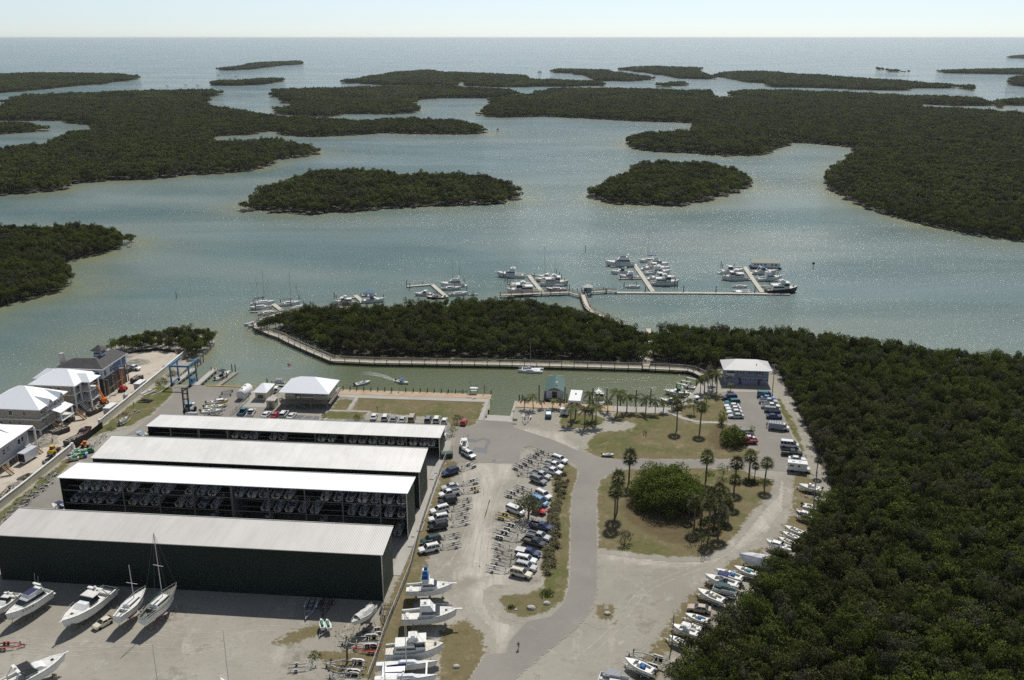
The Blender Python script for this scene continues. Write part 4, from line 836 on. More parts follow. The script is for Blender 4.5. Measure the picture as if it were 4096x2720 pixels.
# ================================================================ LONG WALL AND GATE
def wallrun(label, pts, h=2.2):
    t = thing('garden_wall', label, 'wall', (*W(*pts[0]), 0), 0); b0 = W(*pts[0]); m = MB(); c = MB()
    for a, b in zip(pts[:-1], pts[1:]):
        A, B = W(*a), W(*b); A = (A[0]-b0[0], A[1]-b0[1]); B = (B[0]-b0[0], B[1]-b0[1]); m.bar((*A, h/2), (*B, h/2), .3, h); c.bar((*A, h+.06), (*B, h+.06), .46, .14)
    m.build('wall', M['cream'], t); c.build('coping', M['white'], t)
    for p in (pts[0], pts[-1]):
        P_ = W(*p); q = MB(); q.box((P_[0]-b0[0], P_[1]-b0[1], h/2+.15), (.75, .75, h+.3), AL); q.build('pillar', M['white'], t)
wallrun('long cream boundary wall from the bottom left corner up to the black gate', [(-146.2,140),(-146.1,190),(-146.0,202.5),(-146.6,226)])
wallrun('shorter cream wall from the black gate to the travel lift', [(-147.6,243),(-148.1,258.8),(-150.0,309)])
t = thing('sliding_gate', 'black sliding gate between the two cream boundary walls', 'gate', (*W(-146.4, 227), 0), AL+math.pi/2)
m = MB()
for k in range(38): m.box((.2+k*.4, 0, 1.1), (.05, .05, 2.0))
m.box((7.7,0,.2), (15.2,.07,.1)); m.box((7.7,0,2.1), (15.2,.07,.1)); m.build('bars', M['black'], t); m = MB(); m.box((7.7,.04,1.15),(15.1,.03,1.8)); m.build('panel', M['black'], t)
# silt fence
m = MB(); ps = pg('A', [(1165,505),(1240,505),(1330,487),(1440,477),(1530,478),(1600,487),(1660,495)])
for a, b in zip(ps[:-1], ps[1:]): m.bar((*a,.35), (*b,.35), .05, .8)
tag(m.build('silt_fence', M['black']), 'low black silt fence around the far edge of the construction sand', 'fence')
# ================================================================ VEHICLES
def wheels(t, xs, hw, r=.34, w=.24):
    for x in xs:
        for s in (-1, 1):
            m = MB(); m.tube((x, s*hw-w/2, r), (x, s*hw+w/2, r), r, n=12); o = m.build('wheel', M['tyre'], t)
            m = MB(); m.tube((x, s*(hw+w*.28)-.03, r), (x, s*(hw+w*.28)+.03, r), r*.55, n=8); m.build('rim', M['rim'], o)
def body_loft(m, secs):                                   # secs: x, halfwidth, z0, z1
    out = []
    for x, w, z0, z1 in secs:
        b = .08; out.append([(x,-w*.94,z0),(x,w*.94,z0),(x,w,z0+.18),(x,w,z1-b*1.6),(x,w-b,z1),(x,-w+b,z1),(x,-w,z1-b*1.6),(x,-w,z0+.18)])
    m.loft(out)
def cabin(t, m, x0, x1, w, z0, r0, r1, wr, zr, pill=(0,), roofth=.06, rear_glass=True):
    """glasshouse from belt (x0..x1, half width w at z0) to roof (r0..r1, half width wr at zr)"""
    g = MB(); g.add([(x0,-w,z0),(x1,-w,z0),(x1,w,z0),(x0,w,z0),(r0,-wr,zr-.04),(r1,-wr,zr-.04),(r1,wr,zr-.04),(r0,wr,zr-.04)], [(3,2,1,0),(4,5,6,7),(0,1,5,4),(1,2,6,5),(2,3,7,6),(3,0,4,7)])
    g.build('window', M['glass'], t)
    m.add([(r0-.02,-wr-.02,zr-.06),(r1+.03,-wr-.02,zr-.06),(r1+.03,wr+.02,zr-.06),(r0-.02,wr+.02,zr-.06),(r0+.06,-wr+.08,zr),(r1-.1,-wr+.08,zr),(r1-.1,wr-.08,zr),(r0+.06,wr-.08,zr)], [(3,2,1,0),(4,5,6,7),(0,1,5,4),(1,2,6,5),(2,3,7,6),(3,0,4,7)])
    for s in (-1, 1):
        m.bar((x0,s*w,z0), (r0,s*wr,zr-.03), .09, .07); m.bar((x1,s*w,z0), (r1,s*wr,zr-.03), .08, .06)
        for f in pill:
            a = x0+(x1-x0)*f; b = r0+(r1-r0)*f; m.bar((a,s*(w+.012),z0), (b,s*(wr+.012),zr-.03), .1, .05)
def lights(t, xf, xr, w, zf, zr):
    for s in (-1, 1):
        m = MB(); m.box((xf, s*w, zf), (.08,.34,.16)); m.build('headlight', M['lamp'], t)
        m = MB(); m.box((xr, s*w, zr), (.06,.2,.26)); m.build('taillight', M['redlamp'], t)
def mk_car(kind):
    t = thing('parked_'+{'sedan':'car','hatch':'car'}.get(kind, kind), 'x', {'sedan':'car','hatch':'car','suv':'car','pickup':'pickup truck','van':'van','minivan':'minivan','jeep':'off-road car'}[kind]); m = MB()
    if kind == 'sedan':
        body_loft(m, [(-2.4,.74,.42,.78),(-2.3,.86,.3,.95),(-1.6,.9,.24,1.0),(1.0,.9,.24,.98),(2.0,.87,.26,.88),(2.35,.78,.32,.74),(2.42,.66,.42,.62)])
        cabin(t, m, -1.85, 1.0, .84, .97, -1.2, .25, .64, 1.43, (.5,)); wheels(t, (-1.4,1.45), .8, .32); lights(t, 2.34, -2.36, .62, .64, .78)
    elif kind == 'hatch':
        body_loft(m, [(-2.0,.74,.42,.8),(-1.9,.84,.3,.95),(-1.4,.86,.24,.98),(.9,.86,.24,.95),(1.8,.82,.26,.85),(2.05,.7,.36,.68)])
        cabin(t, m, -1.95, .85, .8, .95, -1.35, .2, .62, 1.38, (.45,)); wheels(t, (-1.25,1.25), .76, .31); lights(t, 1.98, -1.98, .58, .62, .78)
    elif kind == 'suv':
        body_loft(m, [(-2.42,.86,.5,.98),(-2.36,.93,.42,1.1),(1.1,.94,.36,1.1),(2.1,.92,.38,1.02),(2.4,.86,.44,.9),(2.46,.76,.5,.7)])
        cabin(t, m, -2.36, 1.15, .89, 1.1, -2.15, .5, .74, 1.78, (.3,.62)); wheels(t, (-1.45,1.5), .84, .38); lights(t, 2.42, -2.44, .7, .78, .95)
        q = MB(); q.bar((-1.8,.6,1.84), (.1,.6,1.84), .05, .05); q.bar((-1.8,-.6,1.84), (.1,-.6,1.84), .05, .05); q.build('roof_rack', M['black'], t)
    elif kind == 'pickup':
        body_loft(m, [(-.55,.94,.42,1.12),(1.55,.95,.4,1.14),(2.55,.93,.42,1.06),(2.85,.86,.48,.92),(2.9,.76,.55,.72)])
        m.box((-1.72,0,.62), (2.36,1.86,.36)); 
        for s in (-1, 1): m.box((-1.72,s*.9,.98), (2.36,.11,.42))
        m.box((-2.88,0,.86), (.08,1.88,.62)); cabin(t, m, -.52, 1.6, .89, 1.12, -.4, .85, .72, 1.78, (.45,)); wheels(t, (-1.85,1.85), .84, .39); lights(t, 2.88, -2.93, .72, .8, .92)
        q = MB(); q.box((-1.72,0,.815), (2.3,1.66,.03)); q.build('bed_liner', M['black'], t)
    elif kind in ('van', 'minivan'):
        h = 2.08 if kind == 'van' else 1.74
        body_loft(m, [(-2.55,.88,.46,1.1),(-2.5,.95,.36,1.22),(1.6,.96,.34,1.2),(2.3,.92,.36,1.02),(2.55,.82,.44,.82)])
        cabin(t, m, -2.5, 1.85, .92, 1.2, -2.4, .95, .8, h, (.2,.42,.66)); wheels(t, (-1.6,1.65), .86, .36); lights(t, 2.5, -2.54, .7, .78, 1.0)
    elif kind == 'jeep':
        body_loft(m, [(-1.9,.76,.5,1.1),(.6,.78,.5,1.1),(.65,.68,.5,1.06),(1.8,.62,.52,.98),(1.86,.58,.55,.9)]); g = MB()
        g.box((-.75,0,1.45), (2.3,1.5,.66), taper=(.9,.88)); g.build('soft_top', M['black'], t); q = MB(); q.box((.48,0,1.35), (.06,1.4,.5)); q.build('windshield', M['glass'], t)
        for s in (-1, 1): m.box((1.25,s*.8,.86), (1.0,.3,.1)); m.box((-1.2,s*.82,.9), (.9,.26,.1))
        wheels(t, (-1.2,1.2), .74, .38); lights(t, 1.87, -1.92, .42, .85, .9)
    b = m.build('body', M['paint'], t); 
    for o in list(t.children): pass
    return proto(t)
CARS = {k: mk_car(k) for k in ('sedan','hatch','suv','pickup','van','minivan','jeep')}
CL = {'white':(.78,.78,.76),'silver':(.5,.51,.5),'grey':(.24,.25,.26),'tan':(.45,.37,.27),'black':(.018,.018,.02),'navy':(.02,.035,.12),'blue':(.05,.16,.42),'sky':(.2,.36,.58),
 'teal':(.02,.17,.2),'green':(.03,.11,.08),'red':(.48,.02,.03),'maroon':(.12,.03,.035),'cream':(.68,.62,.48),'dkgreen':(.02,.06,.05)}
def car(kind, colr, r, label, group=None, z=.9, ds=0.0, mid=True):
    c, a, Ln = seg(*r, z=z); c = (c[0]+ds*math.cos(a), c[1]+ds*math.sin(a))
    return clone(CARS[kind], (c[0], c[1], .07), a, label, group, colors={'body':CL[colr]})
# ================================================================ BOATS  (bow +x, origin at the waterline amidships)
def hull_secs(Ln, B, fs, fb, dr, tw=.85, n=9, rake=.5, full=2.6):
    secs = []
    for k in range(n):
        t = k/(n-1); x = -Ln/2+Ln*t; hb = B/2*(tw+(1-tw)*min(1, t*2.5))*(1-max(0, (t-.35)/.65)**full) if t < .999 else .03
        sh = fs+(fb-fs)*t*t; kz = -dr*(1-max(0, (t-.55)/.45)**2*1.0); xk = x-rake*max(0, (t-.6)/.4)*Ln*.06
        ch = kz*.45+.02+ (.35*fb if t > .9 else .12*fb*max(0,(t-.5)*2)); secs.append([(x,-hb,sh),(xk,-hb*.86,ch),(xk,0,kz if t<.999 else sh*.2),(xk,hb*.86,ch),(x,hb,sh)])
    return secs
def hull(t, secs, name='hull', mat=None, color=None, bottom=None):
    m = MB(); m.loft(secs, cap=False, closed=False); m.add(secs[0], [(0,1,2,3,4)]); o = m.build(name, mat or M['gel'], t, color=color or (.8,.8,.78))
    s = MB()
    for sd_ in (0, 4):
        for a, b in zip(secs[:-1], secs[1:]): s.bar((a[sd_][0],a[sd_][1]*1.01,a[sd_][2]-.05), (b[sd_][0],b[sd_][1]*1.01,b[sd_][2]-.05), .05, .07)
    s.build('rub_rail', M['black'] if color != 'x' else M['white'], o); return o
def deck(t, secs, k0, floor, gun=.22, color=(.78,.77,.72), stern_gap=False):
    """side decks and sunk cockpit up to section k0, closed foredeck beyond"""
    m = MB(); n = len(secs)
    for k in range(k0):
        a, b = secs[k], secs[k+1]
        for i, s in ((0, 1), (4, -1)):
            ai = (a[i][0], a[i][1]+s*gun, a[i][2]); bi = (b[i][0], b[i][1]+s*gun, b[i][2])
            m.quad(a[i], b[i], bi, ai); m.quad(ai, bi, (bi[0],bi[1],floor), (ai[0],ai[1],floor))
        m.quad((a[0][0],a[0][1]+gun,floor), (b[0][0],b[0][1]+gun,floor), (b[4][0],b[4][1]-gun,floor), (a[4][0],a[4][1]-gun,floor))
    a = secs[0]; m.quad((a[0][0],a[0][1]+gun,floor), (a[4][0],a[4][1]-gun,floor), (a[4][0],a[4][1]-gun,a[4][2]-.1), (a[0][0],a[0][1]+gun,a[0][2]-.1))
    for k in range(k0, n-1):
        a, b = secs[k], secs[k+1]; m.quad(a[0], b[0], b[4], a[4])
    a = secs[k0]; m.quad((a[0][0],a[0][1]+gun,floor), (a[4][0],a[4][1]-gun,floor), a[4], a[0])
    return m.build('deck', M['gel'], t, color=color)
def outboard(t, x, ys=(0,), z=.55, s=1.0, color=None):
    for y in ys:
        m = MB(); m.box((x-.3*s, y, z+.35*s), (.62*s,.42*s,.5*s), taper=(.75,.8)); m.box((x-.25*s, y, z-.2*s), (.26*s,.2*s,.75*s)); m.box((x-.28*s, y, z-.62*s), (.55*s,.12*s,.16*s))
        m.build('outboard_motor', M['gel'] if color else M['motor'], t, color=color)
def railing(t, secs, k0, h=.6, name='bow_rail'):
    m = MB(); 
    for i in (0, 4):
        P_ = [(s[i][0], s[i][1]*.93, s[i][2]) for s in secs[k0:]]
        for a, b in zip(P_[:-1], P_[1:]): m.tube((a[0],a[1],a[2]+h), (b[0],b[1],b[2]+h), .025, n=4); m.tube(a, (a[0],a[1],a[2]+h), .02, n=4)
    return m.build(name, M['alu'], t)
def cab(m, x0, x1, w, z0, r0, r1, wr, zr):
    m.add([(x0,-w,z0),(x1,-w,z0),(x1,w,z0),(x0,w,z0),(r0,-wr,zr),(r1,-wr,zr),(r1,wr,zr),(r0,wr,zr)], [(3,2,1,0),(4,5,6,7),(0,1,5,4),(1,2,6,5),(2,3,7,6),(3,0,4,7)])
def band(t, x0, x1, w, z0, r0, r1, wr, zr, f0=.35, f1=.85, name='window'):
    """dark window band wrapped 2 cm proud around a cabin block"""
    def L_(f): return (x0+(r0-x0)*f, x1+(r1-x1)*f+.02, w+(wr-w)*f+.02, z0+(zr-z0)*f)
    a, b = L_(f0), L_(f1); m = MB(); cab(m, a[0]+.25, a[1], a[2], a[3], b[0]+.25, b[1], b[2], b[3]); return m.build(name, M['glass'], t)
def legs4(m, x0, x1, w, z0, z1, r=.03, in_=.1):
    for x in (x0, x1):
        for s in (-1, 1): m.tube((x, s*w, z0), (x+(in_ if x == x0 else -in_), s*(w-.05), z1), r, n=4)
def mk_boat(kind):
    LN = {'skiff':6.2,'flats':5.6,'bay':6.8,'cuddy':7.6,'cruiser':11,'express':13.5,'motoryacht':13,'convertible':12,'tower':11.5,'trawler':12,'sail':10.5,'sail_bare':10,'cat':10,'pontoon':7.2,'jetski':2.9,'covered':8,'racked':6.6}
    Ln = LN[kind]; nm = {'skiff':'skiff','flats':'flats_boat','bay':'bay_boat','cuddy':'cuddy_boat','cruiser':'cabin_cruiser','express':'express_cruiser','motoryacht':'motor_yacht','convertible':'sportfishing_boat','tower':'sportfishing_boat','trawler':'trawler_yacht','sail':'sailboat','sail_bare':'sailboat','cat':'catamaran','pontoon':'pontoon_boat','jetski':'jet_ski','covered':'covered_boat','racked':'racked_boat'}[kind]
    ct = {'sail':'sailboat','sail_bare':'sailboat','cat':'catamaran','jetski':'jet ski','pontoon':'pontoon boat','motoryacht':'yacht','express':'yacht'}.get(kind, 'boat')
    t = thing(nm, 'x', ct); t['L'] = Ln
    if kind in ('skiff','flats','bay','racked'):
        B = 2.3; s = hull_secs(Ln, B, .62 if kind != 'flats' else .42, .95 if kind != 'flats' else .6, .28, n=11); hull(t, s); k0 = 7 if kind != 'flats' else 5
        deck(t, s, k0, .2, color=(.72,.72,.68)); m = MB(); m.box((.1,0,.72), (.8,.8,1.05), taper=(.8,.9)); m.build('console', M['gel'], t, color=(.78,.78,.76))
        m = MB(); m.box((.42,0,1.42), (.05,.74,.4), ry=-.35); m.build('windscreen', M['glass'], t); m = MB(); m.box((-.75,0,.6), (.6,1.0,.75)); m.build('seat', M['canvas'], t, color=(.72,.7,.64))
        m = MB(); m.box((-Ln/2+.65,0,.45), (.5,1.5,.4)); m.build('stern_bench', M['gel'], t, color=(.76,.75,.7)); outboard(t, -Ln/2, z=.62, s=1.05 if kind != 'flats' else .85)
        if kind == 'bay':
            m = MB(); m.box((-.2,0,2.15), (2.1,1.7,.1), taper=(.9,.85)); tt = m.build('bimini_top', M['canvas'], t, color=(.75,.75,.73)); m = MB(); legs4(m, -1.0, .7, .7, .5, 2.12); m.build('frame', M['alu'], tt)
    elif kind == 'cuddy':
        s = hull_secs(Ln, 2.6, .85, 1.25, .35, n=11); hull(t, s); deck(t, s, 5, .3, color=(.78,.77,.74)); m = MB(); cab(m, -.6, 2.6, .95, .9, -.4, 1.9, .72, 1.55); m.build('cabin', M['gel'], t, color=(.8,.8,.78)); band(t, -.6, 2.6, .95, .9, -.4, 1.9, .72, 1.55)
        m = MB(); m.box((-.9,0,1.65), (.06,1.7,.6), ry=.4); m.build('windscreen', M['glass'], t); m = MB(); m.box((-1.9,0,.7), (.6,1.6,.7)); m.build('seat', M['canvas'], t, color=(.7,.7,.66)); outboard(t, -Ln/2, z=.8, s=1.2); railing(t, s, 7, .4)
    elif kind in ('cruiser','express'):
        B = Ln*.31; s = hull_secs(Ln, B, 1.15, 1.75, .5, n=13, full=2.9); hull(t, s); deck(t, s, 5, .6, .3); m = MB()
        x1 = Ln*.22; cab(m, -Ln*.12, x1, B*.33, 1.2, -Ln*.1, x1-1.6, B*.25, 2.05); m.build('cabin', M['gel'], t, color=(.82,.82,.8)); g = MB(); cab(g, -Ln*.14, Ln*.06, B*.37, 1.6, -Ln*.11, Ln*.0, B*.3, 2.5); g.build('windscreen', M['glass'], t)
        m = MB(); 
        for q in (-1, 1): m.bar((-Ln*.3,q*B*.42,1.2), (-Ln*.2,q*B*.36,2.9), .4, .12)
        m.box((-Ln*.2,0,2.95), (.6,B*.74,.12)); ar = m.build('radar_arch', M['gel'], t, color=(.82,.82,.8)); m = MB(); m.box((-Ln*.09,0,2.7), (Ln*.17,B*.68,.1), taper=(.9,.85)); m.build('canopy', M['canvas'], t, color=(.72,.7,.66)); m = MB(); m.sphere((-Ln*.2,0,3.2), (.3,.3,.18)); m.build('radar_dome', M['white'], ar)
        m = MB(); m.box((-Ln*.36,0,.85), (1.0,B*.6,.5)); m.build('cockpit_seat', M['canvas'], t, color=(.75,.73,.68)); m = MB(); m.box((-Ln/2-.4,0,.35), (.9,B*.7,.12)); m.build('swim_platform', M['gel'], t, color=(.75,.75,.72)); railing(t, s, 7, .6)
        m = MB(); m.box((Ln*.3,0,s[10][0][2]+.03), (.55,.55,.06)); m.build('hatch', M['glass'], t); m = MB(); m.box((Ln/2+.15,0,1.72), (.9,.3,.1)); m.build('bow_pulpit', M['gel'], t, color=(.8,.8,.78))
    elif kind == 'motoryacht':
        B = Ln*.31; s = hull_secs(Ln, B, 1.5, 2.0, .6, n=13, full=2.8); hull(t, s); deck(t, s, 2, .9, .3); m = MB(); cab(m, -Ln*.36, Ln*.22, B*.38, 1.5, -Ln*.33, Ln*.06, B*.31, 2.9); m.build('cabin', M['gel'], t, color=(.82,.82,.8)); band(t, -Ln*.36, Ln*.22, B*.38, 1.5, -Ln*.33, Ln*.06, B*.31, 2.9, .3, .82)
        m = MB(); cab(m, -Ln*.3, Ln*.05, B*.3, 2.9, -Ln*.3, Ln*.0, B*.27, 3.6); fb = m.build('flybridge', M['gel'], t, color=(.82,.82,.8)); m = MB(); m.box((-Ln*.1,0,3.64), (Ln*.2,B*.48,.1)); m.build('flybridge_cover', M['canvas'], fb, color=(.03,.03,.1))
        m = MB(); 
        for q in (-1, 1): m.bar((-Ln*.33,q*B*.32,2.9), (-Ln*.27,q*B*.27,4.5), .4, .12)
        m.box((-Ln*.27,0,4.5), (.6,B*.56,.12)); m.build('radar_arch', M['gel'], t, color=(.82,.82,.8)); m = MB(); m.tube((-Ln*.27,.5,4.5), (-Ln*.29,.5,6.5), .025, n=4); m.tube((-Ln*.27,-.5,4.5), (-Ln*.29,-.5,7.0), .025, n=4); m.build('antenna', M['white'], t)
        m = MB()
        for k in range(4): 
            for q in (-1, 1): m.box((Ln*(.02+.07*k),q*(B*.5-.02*k*k*.6),1.15+.05*k), (.5,.04,.18))
        m.build('porthole', M['glass'], t); railing(t, s, 6, .65); m = MB(); m.box((-Ln/2-.4,0,.35), (.9,B*.7,.12)); m.build('swim_platform', M['gel'], t, color=(.75,.75,.72))
    elif kind in ('convertible','tower'):
        B = Ln*.33; s = hull_secs(Ln, B, 1.05, 1.9, .55, n=13, full=2.7); hull(t, s); deck(t, s, 4, .5, .28); m = MB(); cab(m, -Ln*.17, Ln*.24, B*.36, 1.2, -Ln*.15, Ln*.06, B*.29, 2.45); m.build('cabin', M['gel'], t, color=(.82,.82,.8))
        if kind == 'convertible':
            band(t, -Ln*.17, Ln*.24, B*.36, 1.2, -Ln*.15, Ln*.06, B*.29, 2.45, .3, .75); m = MB(); cab(m, -Ln*.17, Ln*.07, B*.29, 2.45, -Ln*.16, Ln*.01, B*.27, 3.4); fb = m.build('flybridge', M['gel'], t, color=(.82,.82,.8)); g = MB(); g.box((-Ln*.09,0,3.45), (Ln*.1,B*.36,.1)); g.box((-Ln*.07,0,3.6), (.5,.7,.5)); g.build('helm_seat', M['canvas'], fb, color=(.75,.75,.72))
            m = MB(); legs4(m, -Ln*.16, -Ln*.02, B*.25, 3.4, 4.2, .03); m.build('tower_frame', M['alu'], fb)
        else:
            band(t, -Ln*.17, Ln*.24, B*.36, 1.2, -Ln*.15, Ln*.06, B*.29, 2.45, .45, .8); m = MB(); legs4(m, -Ln*.2, Ln*.04, B*.38, 1.2, 5.4, .045, .7); m.box((-Ln*.08,0,3.4), (Ln*.18,B*.56,.08)); m.box((-Ln*.08,0,5.4), (1.3,1.2,.07)); m.tube((-Ln*.13,-.8,3.4), (-Ln*.13,.8,5.2), .03, n=4); tw = m.build('tuna_tower', M['alu'], t)
            m = MB(); m.box((-Ln*.08,0,3.52), (Ln*.16,B*.5,.12)); m.box((-Ln*.08,0,4.5), (1.5,1.5,.5), taper=(.8,.8)); m.box((-Ln*.07,0,5.75), (1.0,1.0,.6), taper=(.6,.6)); m.build('blue_cover', M['canvas'], tw, color=(.03,.15,.38))
        railing(t, s, 7, .6); m = MB(); m.box((Ln/2+.35,0,1.85), (1.4,.35,.12)); m.build('bow_pulpit', M['gel'], t, color=(.8,.8,.78)); m = MB(); m.box((Ln*.3,0,s[10][0][2]+.03), (.5,.5,.06)); m.build('hatch', M['glass'], t); m = MB(); m.box((-Ln*.4,0,.7), (.7,B*.4,.4)); m.build('bait_box', M['gel'], t, color=(.76,.76,.72))
    elif kind == 'trawler':
        B = Ln*.32; s = hull_secs(Ln, B, 1.3, 2.0, .7, n=13, full=3.2); hull(t, s); deck(t, s, 2, .8, .28, color=(.74,.7,.6)); m = MB(); cab(m, -Ln*.34, Ln*.02, B*.38, 1.3, -Ln*.33, Ln*.0, B*.36, 2.7); m.build('aft_cabin', M['gel'], t, color=(.8,.79,.74)); band(t, -Ln*.34, Ln*.02, B*.38, 1.3, -Ln*.33, Ln*.0, B*.36, 2.7, .35, .7)
        m = MB(); cab(m, Ln*.02, Ln*.2, B*.36, 1.4, Ln*.02, Ln*.17, B*.33, 3.3); m.box((Ln*.1,0,3.36), (Ln*.21,B*.72,.1)); m.build('pilothouse', M['gel'], t, color=(.8,.79,.74)); band(t, Ln*.0, Ln*.2, B*.36, 1.4, Ln*.0, Ln*.17, B*.33, 3.3, .45, .88)
        m = MB(); cab(m, -Ln*.1, Ln*.08, B*.28, 3.3, -Ln*.1, Ln*.05, B*.26, 4.1); fb = m.build('flybridge', M['gel'], t, color=(.8,.79,.74)); g = MB(); g.box((-Ln*.02,0,4.15), (.8,1.6,.3)); g.build('helm_seat', M['canvas'], fb, color=(.7,.7,.66)); m = MB(); m.tube((-Ln*.12,0,3.3), (-Ln*.13,0,6.0), .05, n=5); m.build('mast', M['alu'], t)
        railing(t, s, 8, .7); m = MB(); m.box((Ln*.36,0,s[11][0][2]+.15), (.5,.5,.3)); m.build('windlass', M['black'], t)
    elif kind in ('sail','sail_bare'):
        B = Ln*.3; s = hull_secs(Ln, B, 1.0, 1.35, .45, tw=.6, n=13, full=2.0, rake=1.2); hull(t, s); deck(t, s, 3, .5, .35, color=(.78,.77,.72)); m = MB(); cab(m, -Ln*.2, Ln*.2, B*.26, 1.0, -Ln*.18, Ln*.16, B*.2, 1.5); m.build('cabin_trunk', M['gel'], t, color=(.8,.79,.75)); band(t, -Ln*.2, Ln*.2, B*.26, 1.0, -Ln*.18, Ln*.16, B*.2, 1.5, .3, .75)
        mh = 13.5; m = MB(); m.tube((Ln*.08,0,1.4), (Ln*.07,0,mh), .09, .06, 6); mast = m.build('mast', M['alu'], t); m = MB(); m.box((Ln*.075,0,mh*.55), (.08,2.0,.06)); m.build('spreader', M['alu'], mast)
        m = MB()
        for p in ((Ln/2-.1,0,1.4), (-Ln/2+.2,0,1.1), (Ln*.05,B*.46,1.1), (Ln*.05,-B*.46,1.1)): m.tube(p, (Ln*.07,0,mh-.1), .022, n=4, cap=False)
        m.build('rigging', M['wire'], t); m = MB(); m.tube((Ln*.06,0,2.5), (-Ln*.33,0,2.4), .07, n=6); bo = m.build('boom', M['alu'], t)
        if kind == 'sail': m = MB(); m.tube((Ln*.05,0,2.7), (-Ln*.32,0,2.55), .2, .13, 6); m.build('sail_cover', M['canvas'], bo, color=(.05,.18,.1))
        m = MB(); m.tube((-Ln*.36,-.35,1.2), (-Ln*.36,.35,1.2), .03); m.tube((-Ln*.36,0,.6), (-Ln*.36,0,1.2), .06); m.build('wheel', M['black'], t); railing(t, s, 8, .5); railing(t, s[:4], 0, .5, 'stern_rail')
        m = MB(); m.box((-.2,0,-1.0), (Ln*.26,.22,1.3), taper=(1.2,1.2)); m.build('keel', M['gel'], t, color=(.25,.05,.04))
    elif kind == 'cat':
        for q in (-1, 1):
            s = hull_secs(Ln, 1.3, .9, 1.1, .4, tw=.7, n=11, full=2.0); s = [[(a, b+q*1.75, c) for a, b, c in sec] for sec in s]; hull(t, s); m = MB()
            for a, b in zip(s[:-1], s[1:]): m.quad(a[0], b[0], b[4], a[4])
            m.build('side_deck', M['gel'], t, color=(.8,.8,.78)); m = MB(); cab(m, -Ln*.15, Ln*.18, .42, .95, -Ln*.12, Ln*.1, .3, 1.3); m.v = [(x, y+q*1.75, z) for x, y, z in m.v]; m.build('hull_cabin', M['gel'], t, color=(.75,.77,.8))
        m = MB(); 
        for x in (-Ln*.38, -Ln*.05, Ln*.32): m.box((x,0,.95), (.25,3.6,.16))
        m.box((-Ln*.2,0,.88), (Ln*.34,2.4,.06)); m.build('crossbeam', M['alu'], t); m = MB(); m.tube((0,0,1.0), (0,0,12), .08, .05, 6); m.build('mast', M['alu'], t); m = MB(); m.tube((-.1,0,1.9), (-3.2,0,1.7), .22, .12, 6); m.build('sail_cover', M['canvas'], t, color=(.02,.03,.13))
        m = MB(); 
        for p in ((Ln/2-.3,1.7,1.1),(Ln/2-.3,-1.7,1.1),(-Ln*.4,1.9,1.0),(-Ln*.4,-1.9,1.0)): m.tube(p, (0,0,11.6), .02, n=4, cap=False)
        m.build('rigging', M['wire'], t)
    elif kind == 'pontoon':
        for q in (-1, 1): m = MB(); m.tube((-Ln/2,q*.85,.1), (Ln/2-.6,q*.85,.1), .32, n=8); m.tube((Ln/2-.6,q*.85,.1), (Ln/2,q*.85,.3), .32, .05, n=8); m.build('pontoon', M['alu'], t)
        m = MB(); m.box((0,0,.48), (Ln-.4,2.4,.12)); m.build('deck', M['gel'], t, color=(.6,.6,.58)); m = MB()
        for q in (-1, 1): m.box((0,q*1.15,.95), (Ln-.9,.06,.75))
        m.box((Ln/2-.5,0,.95), (.06,2.3,.75)); m.build('fence_panel', M['gel'], t, color=(.8,.8,.78)); m = MB(); m.box((.2,0,2.5), (3.4,2.2,.12), taper=(.95,.9)); tt = m.build('bimini_top', M['canvas'], t, color=(.75,.75,.73)); m = MB(); legs4(m, -1.4, 1.8, 1.05, .6, 2.45); m.build('frame', M['alu'], tt)
        m = MB(); m.box((-Ln*.3,.6,.85), (1.4,.7,.7)); m.box((Ln*.25,-.6,.85), (1.6,.7,.7)); m.build('seat', M['canvas'], t, color=(.3,.4,.55)); outboard(t, -Ln/2, z=.5)
    elif kind == 'jetski':
        s = hull_secs(Ln, 1.1, .45, .6, .2, n=9, full=2.2); hull(t, s); m = MB()
        for a, b in zip(s[:-1], s[1:]): m.quad(a[0], b[0], b[4], a[4])
        m.build('deck', M['gel'], t, color=(.75,.75,.72)); m = MB(); m.box((-.55,0,.72), (1.2,.42,.4), taper=(.9,.7)); m.build('seat', M['canvas'], t, color=(.04,.3,.12)); m = MB(); m.box((.5,0,.75), (.9,.6,.4), taper=(.5,.6)); m.tube((.2,-.4,1.0), (.2,.4,1.0), .04); m.build('handlebar_cowl', M['gel'], t, color=(.75,.75,.72))
    elif kind == 'covered':
        s = hull_secs(Ln, 2.7, .85, 1.2, .4, n=11); hull(t, s); m = MB(); rg = np.random.default_rng(5); secs = []
        for k, sec in enumerate(s):
            x = sec[0][0]; w = sec[4][1]+.06; z = sec[4][2]-.1; h = .95*math.sin(math.pi*min(1, (k+1.2)/11.5))+rg.normal()*.06
            secs.append([(x,-w,z-.25),(x,-w,z+.1),(x,-w*.55,z+.25+h*.7),(x,0,z+.3+h+rg.normal()*.05),(x,w*.55,z+.25+h*.7),(x,w,z+.1),(x,w,z-.25)])
        m.loft(secs, cap=True, closed=False); m.build('tarp', M['canvas'], t, color=(.75,.75,.76))
    return proto(t)
BT = {k: mk_boat(k) for k in ('skiff','flats','bay','cuddy','cruiser','express','motoryacht','convertible','tower','trawler','sail','sail_bare','cat','pontoon','jetski','covered','racked')}
DRAFT = {'sail':1.6,'sail_bare':1.6,'cat':.45,'covered':.45,'trawler':.75,'motoryacht':.65,'express':.6,'cruiser':.55,'convertible':.6,'tower':.6,'jetski':.25,'pontoon':.3,'cuddy':.4}
